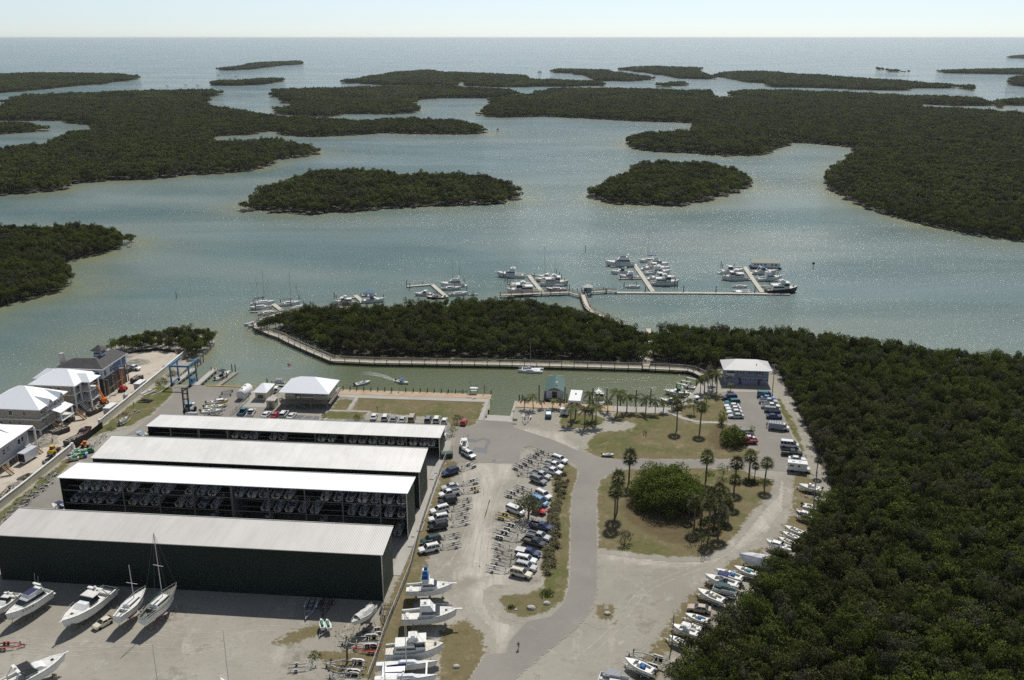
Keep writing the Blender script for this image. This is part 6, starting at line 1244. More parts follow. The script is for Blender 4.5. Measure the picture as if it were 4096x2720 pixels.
# ================================================================ MOORED BOATS
CB = {'navy':(.02,.035,.12),'teal':(.02,.16,.2),'black':(.02,.02,.024),'blue':(.03,.15,.4),'red':(.4,.02,.02),'green':(.03,.16,.09),'tan':(.6,.52,.4),'white':(.78,.78,.76),'grey':(.3,.31,.33),'yellow':(.7,.42,.04),'cream':(.72,.68,.56)}
g1 = 'boats on the left yacht dock'; g2 = 'boats on the rightmost dock'; g3 = 'boats on the gazebo dock'; g4 = 'boats on the middle back dock'; g5 = 'boats on the small back dock'; g6 = 'sailboats on the leftmost dock'
MB_ = [('motoryacht',('G',410,470,60,462),'large white flybridge yacht with black canopy, farthest on the left yacht dock',g1,dict(cv=CB['black'])),
 ('cruiser',('G',375,560,125,560),'white cruiser with a teal-blue canopy on the left side of the yacht dock',g1,dict(cv=CB['teal'])),
 ('convertible',('G',470,612,225,610),'white sportfishing boat nearest the left arm of the yacht dock',g1,dict(cv=CB['navy'])),
 ('sail',('G',270,722,515,726),'small white sloop at the lower left corner of the yacht dock',g1,dict(cv=CB['white'],sc=.72)),
 ('trawler',('G',600,690,935,690),'white trawler with a dark blue canopy, nearest on the right of the yacht dock',g1,dict(cv=CB['navy'])),
 ('cruiser',('G',585,625,900,640),'white express boat just behind the nearest trawler on the yacht dock',g1,dict(cv=CB['white'])),
 ('convertible',('G',530,565,835,560),'white fishing yacht with cream top, third on the right of the yacht dock',g1,dict(cv=CB['cream'])),
 ('cruiser',('G',510,510,830,528),'white boat with pale cream canopy in the middle right of the yacht dock',g1,dict(cv=CB['cream'])),
 ('motoryacht',('G',530,460,845,468),'white yacht under a black bimini, far right of the yacht dock',g1,dict(cv=CB['black'],sc=.85)),
 ('sail',('G',660,420,500,425),'tall-masted sailboat with blue cover at the head of the yacht dock',g1,dict(cv=CB['blue'],sc=1.15)),
 ('trawler',('G',1960,785,2330,772),'black-hulled trawler with white house at the lower right end of the docks',g2,dict(hullc=CB['black'],cv=CB['green'])),
 ('convertible',('G',1850,640,2150,628),'white sportfishing boat with white canvas on the right of the rightmost dock',g2,dict(cv=CB['white'])),
 ('cruiser',('G',1800,560,2085,560),'white cruiser with a blue seat cover in front of the floating house',g2,dict(cv=CB['blue'])),
 ('trawler',('G',1745,628,1435,632),'white motor yacht with a square white top, left of the rightmost dock',g2,dict(cv=CB['white'])),
 ('cruiser',('G',1415,555,1700,545),'white boat with a white hardtop at the far left of the rightmost dock',g2,dict(cv=CB['white'])),
 ('sail',('G',1545,720,1765,722),'small sailboat with a tan cover, upper of two low boats on the right dock',g2,dict(cv=CB['tan'],sc=.7)),
 ('cat',('G',1555,782,1825,782),'white catamaran nearest the long dock under the right finger',g2,dict(cv=CB['white'],sc=.85)),
 ('convertible',('F',790,800,345,785),'white sportfisher with a navy canopy alone on the far left of the gazebo dock',g3,dict(cv=CB['navy'])),
 ('trawler',('F',990,1050,495,1060),'white trawler yacht with big dark windows beside the wood canopy',g3,dict(cv=CB['white'])),
 ('cruiser',('F',1240,812,980,812),'white cabin boat with a hardtop, back right of the gazebo dock',g3,dict(cv=CB['white'],sc=.75)),
 ('trawler',('F',1035,925,1475,925),'white trawler with a bright blue bimini on the gazebo dock',g3,dict(cv=CB['blue'])),
 ('sail',('F',1450,1010,1100,1010),'navy-hulled sloop nearest the gazebo on its finger dock',g3,dict(hullc=CB['navy'],cv=CB['white'],sc=.95)),
 ('sail',('F',1240,862,1000,862),'white sloop with a very tall mast behind the blue-topped trawler',g3,dict(cv=CB['white'],sc=1.1)),
 ('bay',('F',720,905,560,905),'small open boat on the left arm of the gazebo dock',g3,dict(cv=CB['grey'])),
 ('covered',('F',560,960,890,950),'white-covered runabout behind the trawler yacht by the wood',g3,dict(cv=CB['white'])),
 ('cruiser',('E',1960,530,1790,535),'white cruiser with a round white top on the middle back dock',g4,dict(cv=CB['white'])),
 ('bay',('E',2060,560,1910,560),'dark red-hulled boat under a big black canopy by the wood',g4,dict(hullc=(.2,.02,.03),cv=CB['black'],sc=1.2)),
 ('motoryacht',('E',2265,445,2030,448),'white motor yacht farthest on the middle back dock',g4,dict(cv=CB['grey'])),
 ('sail',('E',2040,480,2235,476),'low white sailboat in front of the motor yacht on the back dock',g4,dict(cv=CB['white'],sc=.95)),
 ('sail',('E',2110,538,2300,522),'white sailboat with green trim close to the wood on the back dock',g4,dict(cv=CB['green'],sc=.9)),
 ('bay',('E',2300,530,2390,528),'small boat with a black canvas top at the right edge of the back dock',g4,dict(cv=CB['black'])),
 ('trawler',('E',1230,605,1035,615),'white trawler with a red cover on the small back dock',g5,dict(cv=CB['red'],sc=.75)),
 ('cruiser',('E',1290,600,1510,590),'white cabin cruiser with a dark windscreen on the small back dock',g5,dict(cv=CB['navy'])),
 ('pontoon',('E',1290,535,1430,530),'pontoon boat with a bright blue top on the small back dock',g5,dict(cv=CB['blue'])),
 ('sail',('E',250,628,470,610),'sailboat with a green sail cover farthest on the leftmost dock',g6,dict(cv=CB['green'],sc=1.05)),
 ('sail',('E',430,650,232,670),'white sailboat with a clean varnished rail in front of the green-covered one',g6,dict(cv=CB['white'],sc=.95)),
 ('sail',('E',300,718,515,702),'low white sailboat nearest the wood on the leftmost dock',g6,dict(cv=CB['white'],sc=.8)),
 ('sail',('E',525,632,700,612),'sailboat on the right arm of the leftmost dock',g6,dict(cv=CB['grey'],sc=.95)),
 ('cat',('E',400,790,190,835),'catamaran with a bright blue bimini at the peninsula tip',g6,dict(cv=CB['blue'],hullc=(.7,.72,.75))),
 ('sail_bare',('E',620,670,740,640),'small sailboat with blue cover half hidden behind the wood',g6,dict(cv=CB['blue'],sc=.7)),
 ('cat',('C',400,660,175,650),'catamaran moored against the front boardwalk of the peninsula','boats in the canal',dict(cv=CB['navy'],sc=.9)),
 ('skiff',('B',990,792,1140,762),'pale teal skiff with a fisherman drifting in the canal','boats in the canal',dict(hullc=(.45,.62,.6))),
 ('bay',('B',1380,752,1498,778),'white centre-console boat with a blue top under way in the canal','boats in the canal',dict(cv=CB['blue'])),
 ('bay',('AB',1865,500,2085,390),'white twin-engine boat moored by the low dock near the travel lift','boats in the canal',dict(cv=CB['black'],sc=1.15)),
 ('cruiser',('AC',620,745,230,735),'white cruiser with a green cover behind the palms of the blue house','boats by the blue house',dict(cv=CB['green'])),
 ('cruiser',('AC',420,890,195,855),'cream and dark-hulled cabin boat nearest the palms','boats by the blue house',dict(hullc=CB['navy'],cv=CB['cream'])),
 ('skiff',('AC',680,650,510,620),'small white boat on the nearest boat lift by the blue house','boats by the blue house',dict(sc=.95)),
 ('bay',('AC',600,790,360,770),'cream open boat between the two cruisers by the blue house','boats by the blue house',dict(cv=CB['cream'])),
 ('pontoon',('AK',300,150,480,155),'grey pontoon boat moored behind the marina store','boats behind the store',dict(cv=CB['grey'])),
 ('skiff',('AK',370,190,450,195),'dark small boat behind the marina store','boats behind the store',dict(hullc=CB['black'])),
 ('skiff',('AK',1120,250,1200,235),'white skiff peeking out right of the marina store roof','boats behind the store',dict())]
def mast_off(o): pass
for kd, r, lab, grp, kw in MB_: boat(kd, r, lab, grp, **kw)
boat('cruiser', ('C', 940,1000,930,880), 'white open cruiser with a grey bimini in the slip among the palms', 'boats in the palm slips', cv=CB['grey'], zr=.5)
def houseboat(label, c, rz, Lx, Ly, h, wallm, roofm_, gable=True, rail=True, ov=.5):
    t = thing('houseboat', label, 'houseboat', (*c, WZ), rz); m = MB(); m.box((0,0,.25), (Lx+1.6,Ly+1.0,.9)); m.build('hull', M['grey_hull'], t); m = MB(); m.box((0,0,.7+h/2), (Lx,Ly,h)); m.build('wall', wallm, t); m = MB(); z = .7+h
    if gable: m.add([(-Lx/2-ov,-Ly/2-ov,z-.2),(Lx/2+ov,-Ly/2-ov,z-.2),(Lx/2+ov,0,z+1.2),(-Lx/2-ov,0,z+1.2),(-Lx/2-ov,Ly/2+ov,z-.2),(Lx/2+ov,Ly/2+ov,z-.2)], [(0,1,2,3),(3,2,5,4)]); m.add([(Lx/2,-Ly/2,z),(Lx/2,Ly/2,z),(Lx/2,0,z+1.1)], [(0,1,2)]); m.add([(-Lx/2,-Ly/2,z),(-Lx/2,Ly/2,z),(-Lx/2,0,z+1.1)], [(0,1,2)])
    else: m.box((0,0,z+.1), (Lx+2*ov,Ly+2*ov,.2))
    m.build('roof', roofm_, t); return t
M['grey_hull'] = simple('dark_hull', (.06,.07,.08), .5); M['greenroof'] = simple('green_metal_roof', (.065,.13,.112), .5, wave=('X', 1.4, (.8,.8,.8), .3)); M['olive'] = simple('olive_roof', (.36,.37,.3), .8); M['whitewall'] = simple('white_boarding', (.7,.72,.74), .7)
c, a, Ln = seg('G', 1790, 492, 2110, 500, z=WZ+.3); hb = houseboat('white floating house with an olive roof at the far right of the docks', c, a, 14, 5, 2.6, M['whitewall'], M['olive'])
for x in (-5.5,-4,-2.5,-.5,3,5): window(hb, x, -2.5, 2.1, .9, .9, 'f')
c, a, Ln = seg('AJ', 530, 425, 560, 150, z=WZ+.6); hb = houseboat('green-roofed white houseboat berthed stern-to at the palm promenade', (c[0], c[1]), a+math.pi, 11.5, 5.4, 2.7, M['whitewall'], M['greenroof'])
m = MB(); m.box((5.85,0,2.0), (.1,1.6,2.1)); m.build('door', M['glass'], hb); m = MB(); m.box((5.9,0,3.9), (.08,2.0,.9)); m.build('sign_board', M['wood'], hb)
for s in (-1,1): m = MB(); m.bar((6.6,s*1.9,.7), (6.6,s*1.4,3.0), .12,.12); m.bar((6.6,s*1.4,3.0), (6.6,s*2.3,.7), .1,.1); m.build('post', M['white'], hb)
m = MB(); m.tube((3.2,.6,3.4), (3.2,.6,5.2), .06); m.sphere((3.2,.6,5.3), (.4,.4,.22)); m.build('radar_mast', M['white'], hb); m = MB(); m.box((-7.2,0,2.4), (2.2,5.2,.1))
for s in (-2.5,0,2.5): m.tube((-8.2,s,2.4), (-8.2,s,3.5), .04)
m.bar((-8.2,-2.6,3.5), (-8.2,2.6,3.5), .06,.06); m.build('stern_deck', M['white'], hb)
c, a, Ln = seg('AJ', 790, 440, 825, 290, z=WZ+1.8); hb = houseboat('plain white flat-topped houseboat in the slip between the palms', c, a+math.pi, 9.0, 3.4, 2.0, M['whitewall'], M['white'], gable=False, ov=.2)
m = MB(); m.box((4.55,0,1.6), (.06,2.4,.9)); m.build('window', M['glass'], hb); m = MB(); m.box((-1,0,3.0), (.7,.5,.2)); m.build('roof_hatch', M['glass'], hb); m = MB(); m.box((5.4,0,.85), (1.6,3.0,.2)); m.build('foredeck', M['white'], hb)
# ================================================================ BOATS ASHORE, FOREGROUND YARD
def haul(kind, r, label, group, st=True, lift=1.25, strip=(), **kw):
    o, c, a, k = boat(kind, r, label, group, where='stand', lift=lift, **kw)
    for ch in list(o.children):
        if strip and ch.name.split('.')[0] in strip: bpy.data.objects.remove(ch, do_unlink=True)
    if st: cradle(c, a, BT[kind]['L']*k, 'stands holding up the '+' '.join(label.split()[:7]))
gy = 'hauled-out boats in the near yard'
haul('motoryacht', ('M', 450,440,118,650), 'white motor yacht with a navy flybridge cover hauled out in the yard', gy, zr=1.5, sc=.78)
haul('express', ('M', 1120,400,690,735), 'big all-white express cruiser hauled out left of the sailboats', gy, zr=1.5, sc=1.0)
haul('cruiser', ('M', 170,420,-90,640), 'white cruiser cut by the left edge of the yard', gy, zr=1.5)
haul('sail_bare', ('M', 1225,700,1530,420), 'white sailboat with its mast half stripped, left of the pair', gy, zr=1.0, sc=.95)
haul('sail', ('M', 1525,690,1830,420), 'white sailboat with green covers and red keel, right of the pair', gy, zr=1.0, sc=1.05, cv=(.02,.08,.06), dk=(.2,.2,.17))
haul('express', ('M', 60,1390,595,1145), 'white powerboat with a dark cockpit cover in the bottom left corner', gy, zr=1.3, sc=.9, cv=CB['black'])
haul('sail_bare', ('N', 1415,510,1190,690), 'old white boat heaped with pale tarps behind a bare tree', gy, zr=1.0, sc=.72, dk=(.6,.6,.55), strip=('rigging',))
tarp_ = [o for o in bpy.data.objects if o.get('label','').startswith('old white boat heaped')][0]
for ch in list(tarp_.children):
    if ch.name.split('.')[0] in ('mast','boom','rigging'):
        for g in list(ch.children): bpy.data.objects.remove(g, do_unlink=True)
        bpy.data.objects.remove(ch, do_unlink=True)
m = MB(); rg = np.random.default_rng(3); m.loft([[(x,-1.1,1.15),(x,-.6,1.5+rg.random()*.5),(x,0,1.7+rg.random()*.4),(x,.6,1.5+rg.random()*.5),(x,1.1,1.15)] for x in np.linspace(-3.8,2.6,9)], cap=False, closed=False); m.build('tarp_heap', M['canvas'], tarp_, color=(.62,.61,.56))
g7 = 'big boats along the chain-link fence'
haul('tower', ('N', 1712,345,2150,335), 'white sportfishing boat with blue-wrapped tuna tower, farthest by the fence', g7, zr=1.2)
haul('convertible', ('N', 1668,600,2195,580), 'clean white flybridge sportfisher, second along the fence', g7, zr=1.3)
haul('trawler', ('N', 1515,935,2065,905), 'cream trawler with pilothouse and open foredeck, third along the fence', g7, zr=1.4)
haul('cat', ('N', 1455,1140,1975,1120), 'white catamaran with tall mast, nearest along the fence', g7, zr=1.0, sc=1.12)
def by_mast(t_, x, y, z, label, sc=1.0):
    p = at(t_, x, y, z); o = clone(BT['sail_bare'], (p[0]-1, p[1], z-13.5*sc), 2.2, label, 'sailboats below the frame whose masts show', scale=sc)
    for ch in list(o.children):
        if ch.name.startswith('rigging'): bpy.data.objects.remove(ch, do_unlink=True)
    return o
by_mast('M', 1675, 1005, 18.5, 'thin dark mast with crosstree at bottom left of the yard'); by_mast('N', 50, 770, 18.5, 'thin mast with crosstree right of centre in the yard bottom'); by_mast('N', 1575, 960, 15.5, 'short bare mast in front of the catamaran hulls', .95)
# skis and trailers of the yard
boat('jetski', ('N', 985,740,960,665), 'white and green jet ski, right one on the small trailer', 'jet skis on the small trailer', where='trailer', zr=.3, sc=1.05); boat('jetski', ('N', 925,735,905,662), 'white and green jet ski, left one on the small trailer', 'jet skis on the small trailer', where='trailer', zr=.3, sc=1.05)
g8 = 'empty trailers in the near yard'
for r, lab, ax, fr in ((('N', 990,680,885,820),'small trailer carrying the two jet skis',1,(.6,.6,.6)),(('N', 835,470,760,660),'long pale trailer in the shed shadow, left of the black one',2,(.5,.55,.6)),(('N', 975,450,915,640),'black trailer with upright guides in the shed shadow',1,(.05,.05,.05)),
  (('N', 1540,510,1500,700),'black rack trailer standing by the fence end',2,(.06,.06,.06)),(('N', 1490,745,1290,775),'dark twin-axle trailer with white fenders nearest the tree',2,(.06,.06,.065)),(('N', 1500,855,1050,875),'long galvanised twin-axle trailer above the red one',2,(.55,.56,.57)),
  (('N', 1460,940,1190,920),'red twin-axle trailer by the fence',2,(.55,.05,.02)),(('N', 1400,1110,860,1075),'long silver twin-axle trailer near the bottom by the fence',2,(.5,.5,.5)),(('N', 600,1110,880,1085),'light trailer with one spare wheel at the bottom of the yard',1,(.5,.5,.48)),
  (('N', 1280,1210,960,1180),'galvanised trailer cut by the bottom edge beside the fence',2,(.5,.5,.5)),(('M', -40,1010,280,990),'red four-wheel boat trailer at the left edge',2,(.45,.02,.02))):
    trailer(r, lab, ax, fr, fender=(.75,.75,.75) if 'white fenders' in lab or 'silver' in lab else fr, group=g8)
clone(CARS['hatch'], (*at('M', 1080, 760, .7), .03), seg('M', 985,790,1165,690)[1]+math.pi, 'cream hatchback with its tailgate up between cruiser and sailboat', colors={'body':CL['cream']})
# ================================================================ RACKED BOATS IN THE SHEDS
def racks(shedname, v0, z, tier, lst, cols_=None):
    us = sorted(atv(t_, x, y, v0)[0] for t_, x, y in lst)
    for i, u in enumerate(us):
        k = random.choice((.92, 1.0, 1.08)); hc = random.choice(((.55,.57,.58),(.6,.6,.58),(.5,.53,.56),(.62,.6,.52),(.3,.36,.45)))
        clone(BT['racked'], (*W(u, v0+.5+3.3*k), z+.35), AL+math.pi/2, 'stored boat in the %s of the %s, %s from the left' % (tier, shedname, ORD[min(i, 29)]), 'boats racked in the %s' % shedname, scale=k, colors={'hull':hc,'seat':random.choice(((.5,.5,.48),(.1,.12,.2),(.4,.42,.44)))})
racks('white-roofed shed', 187.5, 8.5, 'top tier', [('H',x,870) for x in (940,1070,1200,1330,1470,1740,1870)]+[('I',x,720) for x in (110,215,310,540,650,750,855,960,1275,1385,1490,1600,1705,1815,1935)])
racks('white-roofed shed', 187.5, 5.1, 'middle tier', [('H',x,1010) for x in (830,950,1095,1240,1490,1620,1750,2020)]+[('I',x,830) for x in (115,225,330,765,870,970,1080,1190,1505,1605,1710,1825,1935)])
racks('white-roofed shed', 187.5, .25, 'bottom tier', [('I',x,930) for x in (270,740,1220,1900)])
racks('farthest shed', 230.9, 3.4, 'upper rack', [('I',x,240) for x in (510,590,665,835,910,1250,1335,1520,1600,1690,1770,1850,1930,2040,2125,2195)])
# ================================================================ PARKED VEHICLES
ga = 'tow vehicles along the chain-link fence'
for k, c_, r, lab in (('suv','navy',(800,545,655,590),'dark blue SUV, farthest of the row nosed to the chain-link fence'),('sedan','silver',(815,690,635,725),'silver-white saloon in the fence row behind the white pickup'),('pickup','white',(810,750,625,795),'white pickup in the fence row in front of the saloon'),
  ('suv','black',(785,830,612,865),'black SUV directly below the white pickup in the fence row'),('suv','white',(710,910,535,955),'upper of two neighbouring white SUVs in the fence row'),('suv','white',(695,1000,530,1030),'lower of two neighbouring white SUVs in the fence row'),
  ('suv','black',(695,1075,512,1110),'black SUV below the two white SUVs in the fence row'),('suv','dkgreen',(620,1205,455,1245),'dark teal SUV second from the near end of the fence row'),('suv','white',(605,1290,437,1325),'small boxy white SUV nearest in the fence row')):
    car(k, c_, ('J',)+r, lab, ga, z=.9)
gb = 'tow vehicles along the grass verge'
for k, c_, t_, r, lab in (('suv','white','J',(1715,425,1850,470),'white SUV farthest of the verge row by the road bend'),('pickup','white','J',(1640,480,1810,525),'white pickup with black bed, second in the verge row'),('pickup','white','J',(1620,530,1795,590),'white extended-cab pickup, third in the verge row'),
  ('pickup','silver','J',(1515,570,1690,625),'silver-white pickup, fourth in the verge row'),('suv','grey','J',(1505,620,1650,675),'dark grey SUV with pale bonnet above the leafy tree'),('suv','white','J',(1555,755,1700,825),'white SUV half behind the leafy verge tree'),
  ('van','sky','J',(1480,820,1680,890),'light blue van beside the leafy verge tree'),('jeep','red','J',(1515,920,1650,960),'red off-roader with black soft top by the verge'),('minivan','white','J',(1275,905,1440,970),'white minivan left of the leafy verge tree'),
  ('pickup','navy','J',(1490,1065,1720,1120),'dark blue crew-cab pickup just below the leafy tree'),('pickup','silver','AD',(1175,60,1680,190),'silver pickup with white roof between navy and black pickups'),('pickup','black','AD',(1100,190,1570,330),'glossy black pickup in the verge row'),
  ('pickup','navy','AD',(885,430,1490,560),'navy pickup with a grey bed cover in the verge row'),('suv','white','AD',(930,610,1360,695),'white SUV with sunroof, third from the near end of the verge row'),('suv','silver','AD',(915,750,1380,860),'long white-topped silver SUV, second from near end of the verge row'),
  ('suv','cream','AD',(800,900,1265,1010),'cream SUV with roof bars, nearest in the verge row')):
    o = car(k, c_, (t_,)+r, lab, gb, z=.9)
    if 'bed cover' in lab:
        m = MB(); m.box((-1.72,0,1.22), (2.34,1.84,.08)); m.build('bed_cover', M['galv'], o)
for r, lab, ax, fr, fd in (((805,560,968,488),'trailer behind the dark blue SUV, farthest of the left trailers',2,(.6,.6,.58),None),((815,695,1000,650),'trailer behind the silver-white saloon',2,(.68,.68,.66),None),((815,772,1015,730),'white trailer with yellow fenders behind the white pickup',2,(.72,.72,.7),(.6,.42,.05)),
  ((790,847,925,830),'small dark trailer behind the upper black SUV',1,(.35,.35,.35),None),((718,942,930,888),'trailer behind the upper white SUV of the fence row',1,(.55,.55,.54),None),((700,1018,905,972),'trailer behind the lower white SUV of the fence row',1,(.5,.5,.5),None),
  ((715,1092,915,1040),'bright white trailer behind the lower black SUV',1,(.75,.75,.73),None),((630,1212,822,1168),'grey trailer behind the dark teal SUV',1,(.45,.45,.45),None),((610,1310,828,1262),'grey trailer behind the nearest small white SUV',1,(.5,.5,.5),None)):
    trailer(('J', r[2], r[3], r[0], r[1]), lab, ax, fr, fd, 'trailers of the fence row')
for t_, r, lab, ax, fr in (('J',(1550,368,1705,428),'topmost trailer of the verge row by the road bend',2,(.2,.2,.2)),('J',(1478,415,1640,475),'trailer behind the white pickup with black bed',2,(.3,.3,.3)),('J',(1422,462,1618,532),'trailer behind the third vehicle of the verge row',2,(.45,.45,.44)),
  ('J',(1338,508,1512,572),'silver trailer with black bunks, fourth in the verge row',2,(.5,.5,.5)),('J',(1362,578,1500,612),'trailer behind the grey SUV above the leafy tree',1,(.6,.6,.6)),('J',(1352,715,1550,775),'trailer mostly hidden behind the leafy tree crown',1,(.4,.4,.4)),
  ('J',(1258,775,1475,820),'twin-axle trailer behind the light blue van',2,(.55,.55,.54)),('J',(1330,860,1470,905),'dark trailer behind the white minivan',1,(.2,.2,.2)),('J',(1175,985,1415,1035),'yellow and silver triple-wheeled trailer below the minivan',2,(.55,.4,.05)),
  ('J',(1232,1085,1475,1140),'trailer behind the dark blue crew-cab pickup',2,(.6,.6,.58)),('AD',(435,65,1090,225),'silver trailer with black bunks behind the black pickup',2,(.66,.66,.66)),('AD',(395,320,870,425),'single-axle silver trailer behind the navy pickup',1,(.68,.68,.68)),
  ('AD',(450,480,915,620),'low dark trailer behind the sunroof SUV',1,(.3,.3,.3)),('AD',(385,650,905,770),'dark twin-bunk trailer behind the long silver SUV',1,(.35,.35,.35)),('AD',(275,840,795,930),'bright silver trailer nearest in the verge row',1,(.7,.7,.7))):
    trailer((t_,)+r, lab, ax, fr, None, 'trailers of the verge row')
car('suv', 'white', ('J',850,365,962,430), 'white SUV towing a boat across the patched asphalt', z=.9)
o, c, a, k = boat('bay', ('J',855,262,868,360), 'white centre-console boat being towed by the white SUV', where='trailer', zr=.6); under(c, a, k, 'trailer under the boat towed by the white SUV')
gc = 'cars in the row behind the farthest shed'
for k, c_, t_, r, lab in (('pickup','teal','A',(2270,1080,2320,1030),'teal pickup at the left end of the cars behind the farthest shed'),('pickup','white','A',(2355,1090,2385,1040),'white pickup next to the teal pickup'),('sedan','white','B',(130,1100,178,1055),'white saloon left of the red saloon'),('sedan','red','B',(222,1102,262,1060),'bright red saloon between two white vehicles'),
  ('suv','white','B',(298,1100,340,1050),'white SUV right of the red saloon by the marina store'),('sedan','white','B',(375,1110,413,1070),'white convertible saloon at the right end by the store'),('sedan','white','B',(1158,1128,1184,1068),'white saloon by the lamp post, first of the right group'),
  ('suv','white','B',(1265,1138,1290,1075),'white SUV second from the left of the lawn-side cars'),('sedan','grey','B',(1345,1146,1368,1098),'grey-brown saloon third from the left of the lawn-side cars'),('sedan','silver','B',(1428,1150,1450,1102),'silver saloon left of the tan van'),
  ('van','tan','B',(1518,1150,1542,1085),'tan van standing out among the lawn-side cars'),('suv','grey','B',(1672,1156,1695,1095),'dark SUV with pale roof right of the empty bay'),('suv','white','B',(1752,1160,1775,1090),'tall white SUV second from the right of the lawn-side cars'),
  ('hatch','white','B',(1828,1162,1845,1110),'white compact at the right end of the lawn-side cars'),('hatch','red','B',(2008,1172,2030,1125),'red compact alone on the lawn corner by the ramp'),('hatch','white','B',(1822,1310,1840,1255),'white car tucked behind the corner of the farthest shed')):
    car(k, c_, (t_,)+r, lab, gc, z=.8)
o = car('pickup', 'teal', ('AJ',460,590,465,510), 'teal pickup with lumber in its bed by the palm promenade', z=.8); m = MB(); m.box((-1.7,0,1.25), (2.3,1.5,.5)); m.build('load', M['white'], o)
trailer(('AJ', 195,575,155,690), 'small white boat trailer standing alone by the ramp', 1, (.75,.75,.73), None, None)
gd = 'cars in the left column of the parking lot'; ge = 'vehicles in the right column of the parking lot'
for k, c_, t_, r, lab, g_ in (('suv','navy','AC',(1355,815,1135,820),'navy SUV with white bonnet, topmost in the left column of the lot',gd),('suv','teal','AC',(1395,890,1185,900),'teal wagon below the navy SUV in the lot',gd),('sedan','white','AC',(1400,945,1170,950),'topmost of the white saloons in the left column',gd),
  ('sedan','white','AC',(1430,990,1192,995),'second of the white saloons in the left column from the top',gd),('sedan','white','AC',(1450,1040,1200,1045),'third of the white saloons in the left column from the top',gd),('sedan','silver','AC',(1460,1105,1240,1105),'silver saloon lowest of the upper left column cars',gd),
  ('pickup','grey','AC',(1585,1375,1345,1372),'grey pickup hidden behind the shrubby tree',gd),('sedan','white','AC',(1640,1455,1390,1450),'white saloon just above the red pickup',gd),('pickup','red','AC',(1655,1500,1388,1502),'bright red pickup beside the shrubby tree',gd),
  ('van','teal','AC',(1695,775,1915,795),'dark teal van farthest in the right column of the lot',ge),('sedan','sky','AC',(1740,815,1970,830),'light blue saloon squeezed behind the silver pickup',ge),('pickup','silver','AC',(1730,870,1985,890),'silver pickup third in the right column of the lot',ge),
  ('pickup','white','AC',(1755,945,2035,965),'white pickup fourth in the right column of the lot',ge),('minivan','grey','AC',(1810,1005,2038,1022),'grey minivan between white pickup and dark blue saloon',ge),('sedan','navy','AC',(1830,1110,2065,1118),'dark blue saloon above the work truck',ge),
  ('van','white','L',(270,615,440,632),'white passenger van by the power line',ge),('pickup','black','L',(285,690,465,702),'black pickup with rack between van and camper',ge),('sedan','white','L',(345,742,505,758),'white car half hidden behind the camper',ge),
  ('sedan','tan','O',(1510,680,1310,650),'tan saloon parked among the boats at the wood edge',None)):
    car(k, c_, (t_,)+r, lab, g_, z=.8)
def boxtruck(label, r, cat, name, cabc, boxc, Lb, Hb, z=1.2, over=False, rack=False, z0=.35, W_=2.2):
    c, a, Ln = seg(*r, z=z); t = thing(name, label, cat, (*c, .08), a); m = MB(); body_loft(m, [(Ln*.18,.95,.45,1.25),(Ln*.34,.97,.4,1.25),(Ln*.47,.92,.42,1.1),(Ln*.5,.8,.5,.9)]); m.box((-.5,0,.5), (Ln*.85,1.5,.3)); cabin(t, m, Ln*.17, Ln*.36, .92, 1.25, Ln*.18, Ln*.28, .8, 2.1); m.build('cab', M['paint'], t, color=cabc)
    b = MB(); b.box((-Ln/2+Lb/2, 0, z0+Hb/2+.25), (Lb,W_,Hb)); 
    if over: b.box((Ln*.22,0,Hb+.1), (Ln*.28,W_-.1,.8))
    bo = b.build('cargo_box', M['paint'], t, color=boxc); wheels(t, (-Ln*.28,Ln*.33), .88, .42, .28); lights(t, Ln*.49, -Ln*.5, .75, .8, .7); return t, bo, Ln, a
t, bo, Ln, a = boxtruck('white work truck with dark toolbox body and ladder rack', ('AC',1860,1250,2190,1290), 'work truck', 'work_truck', (.78,.78,.76), (.2,.23,.28), 4.3, 1.5)
m = MB(); 
for k in range(6): m.box((-Ln/2+.4+k*.75,0,2.15), (.1,2.1,.1))
for s in (-1,0,1): m.box((-Ln/2+2.1,s*.9,2.22), (4.2,.08,.08))
m.build('ladder_rack', M['white'], t)
t, bo, Ln, a = boxtruck('white camper van with overcab at the bottom of the lot', ('L',335,815,540,838), 'camper', 'camper_van', (.8,.8,.78), (.8,.8,.78), 5.0, 2.1, over=True)
for x, w_ in ((-1.9,1.0),(.0,.6)): m = MB(); m.box((x,-1.11,1.9), (w_,.04,.5)); m.build('window', M['glass'], bo)
m = MB(); m.box((-1.5,0,2.75), (.7,.6,.15)); m.box((.2,.2,2.75), (.5,.5,.12)); m.build('roof_vent', M['galv'], bo)
t, bo, Ln, a = boxtruck('white box truck with its rear door open by the blue-grey house', ('AI',230,585,345,515), 'truck', 'box_truck', (.75,.75,.73), (.6,.62,.66), 5.4, 2.6)
m = MB(); m.box((-Ln/2-.02,0,1.85), (.05,1.95,2.2)); m.build('open_door', M['black'], bo)
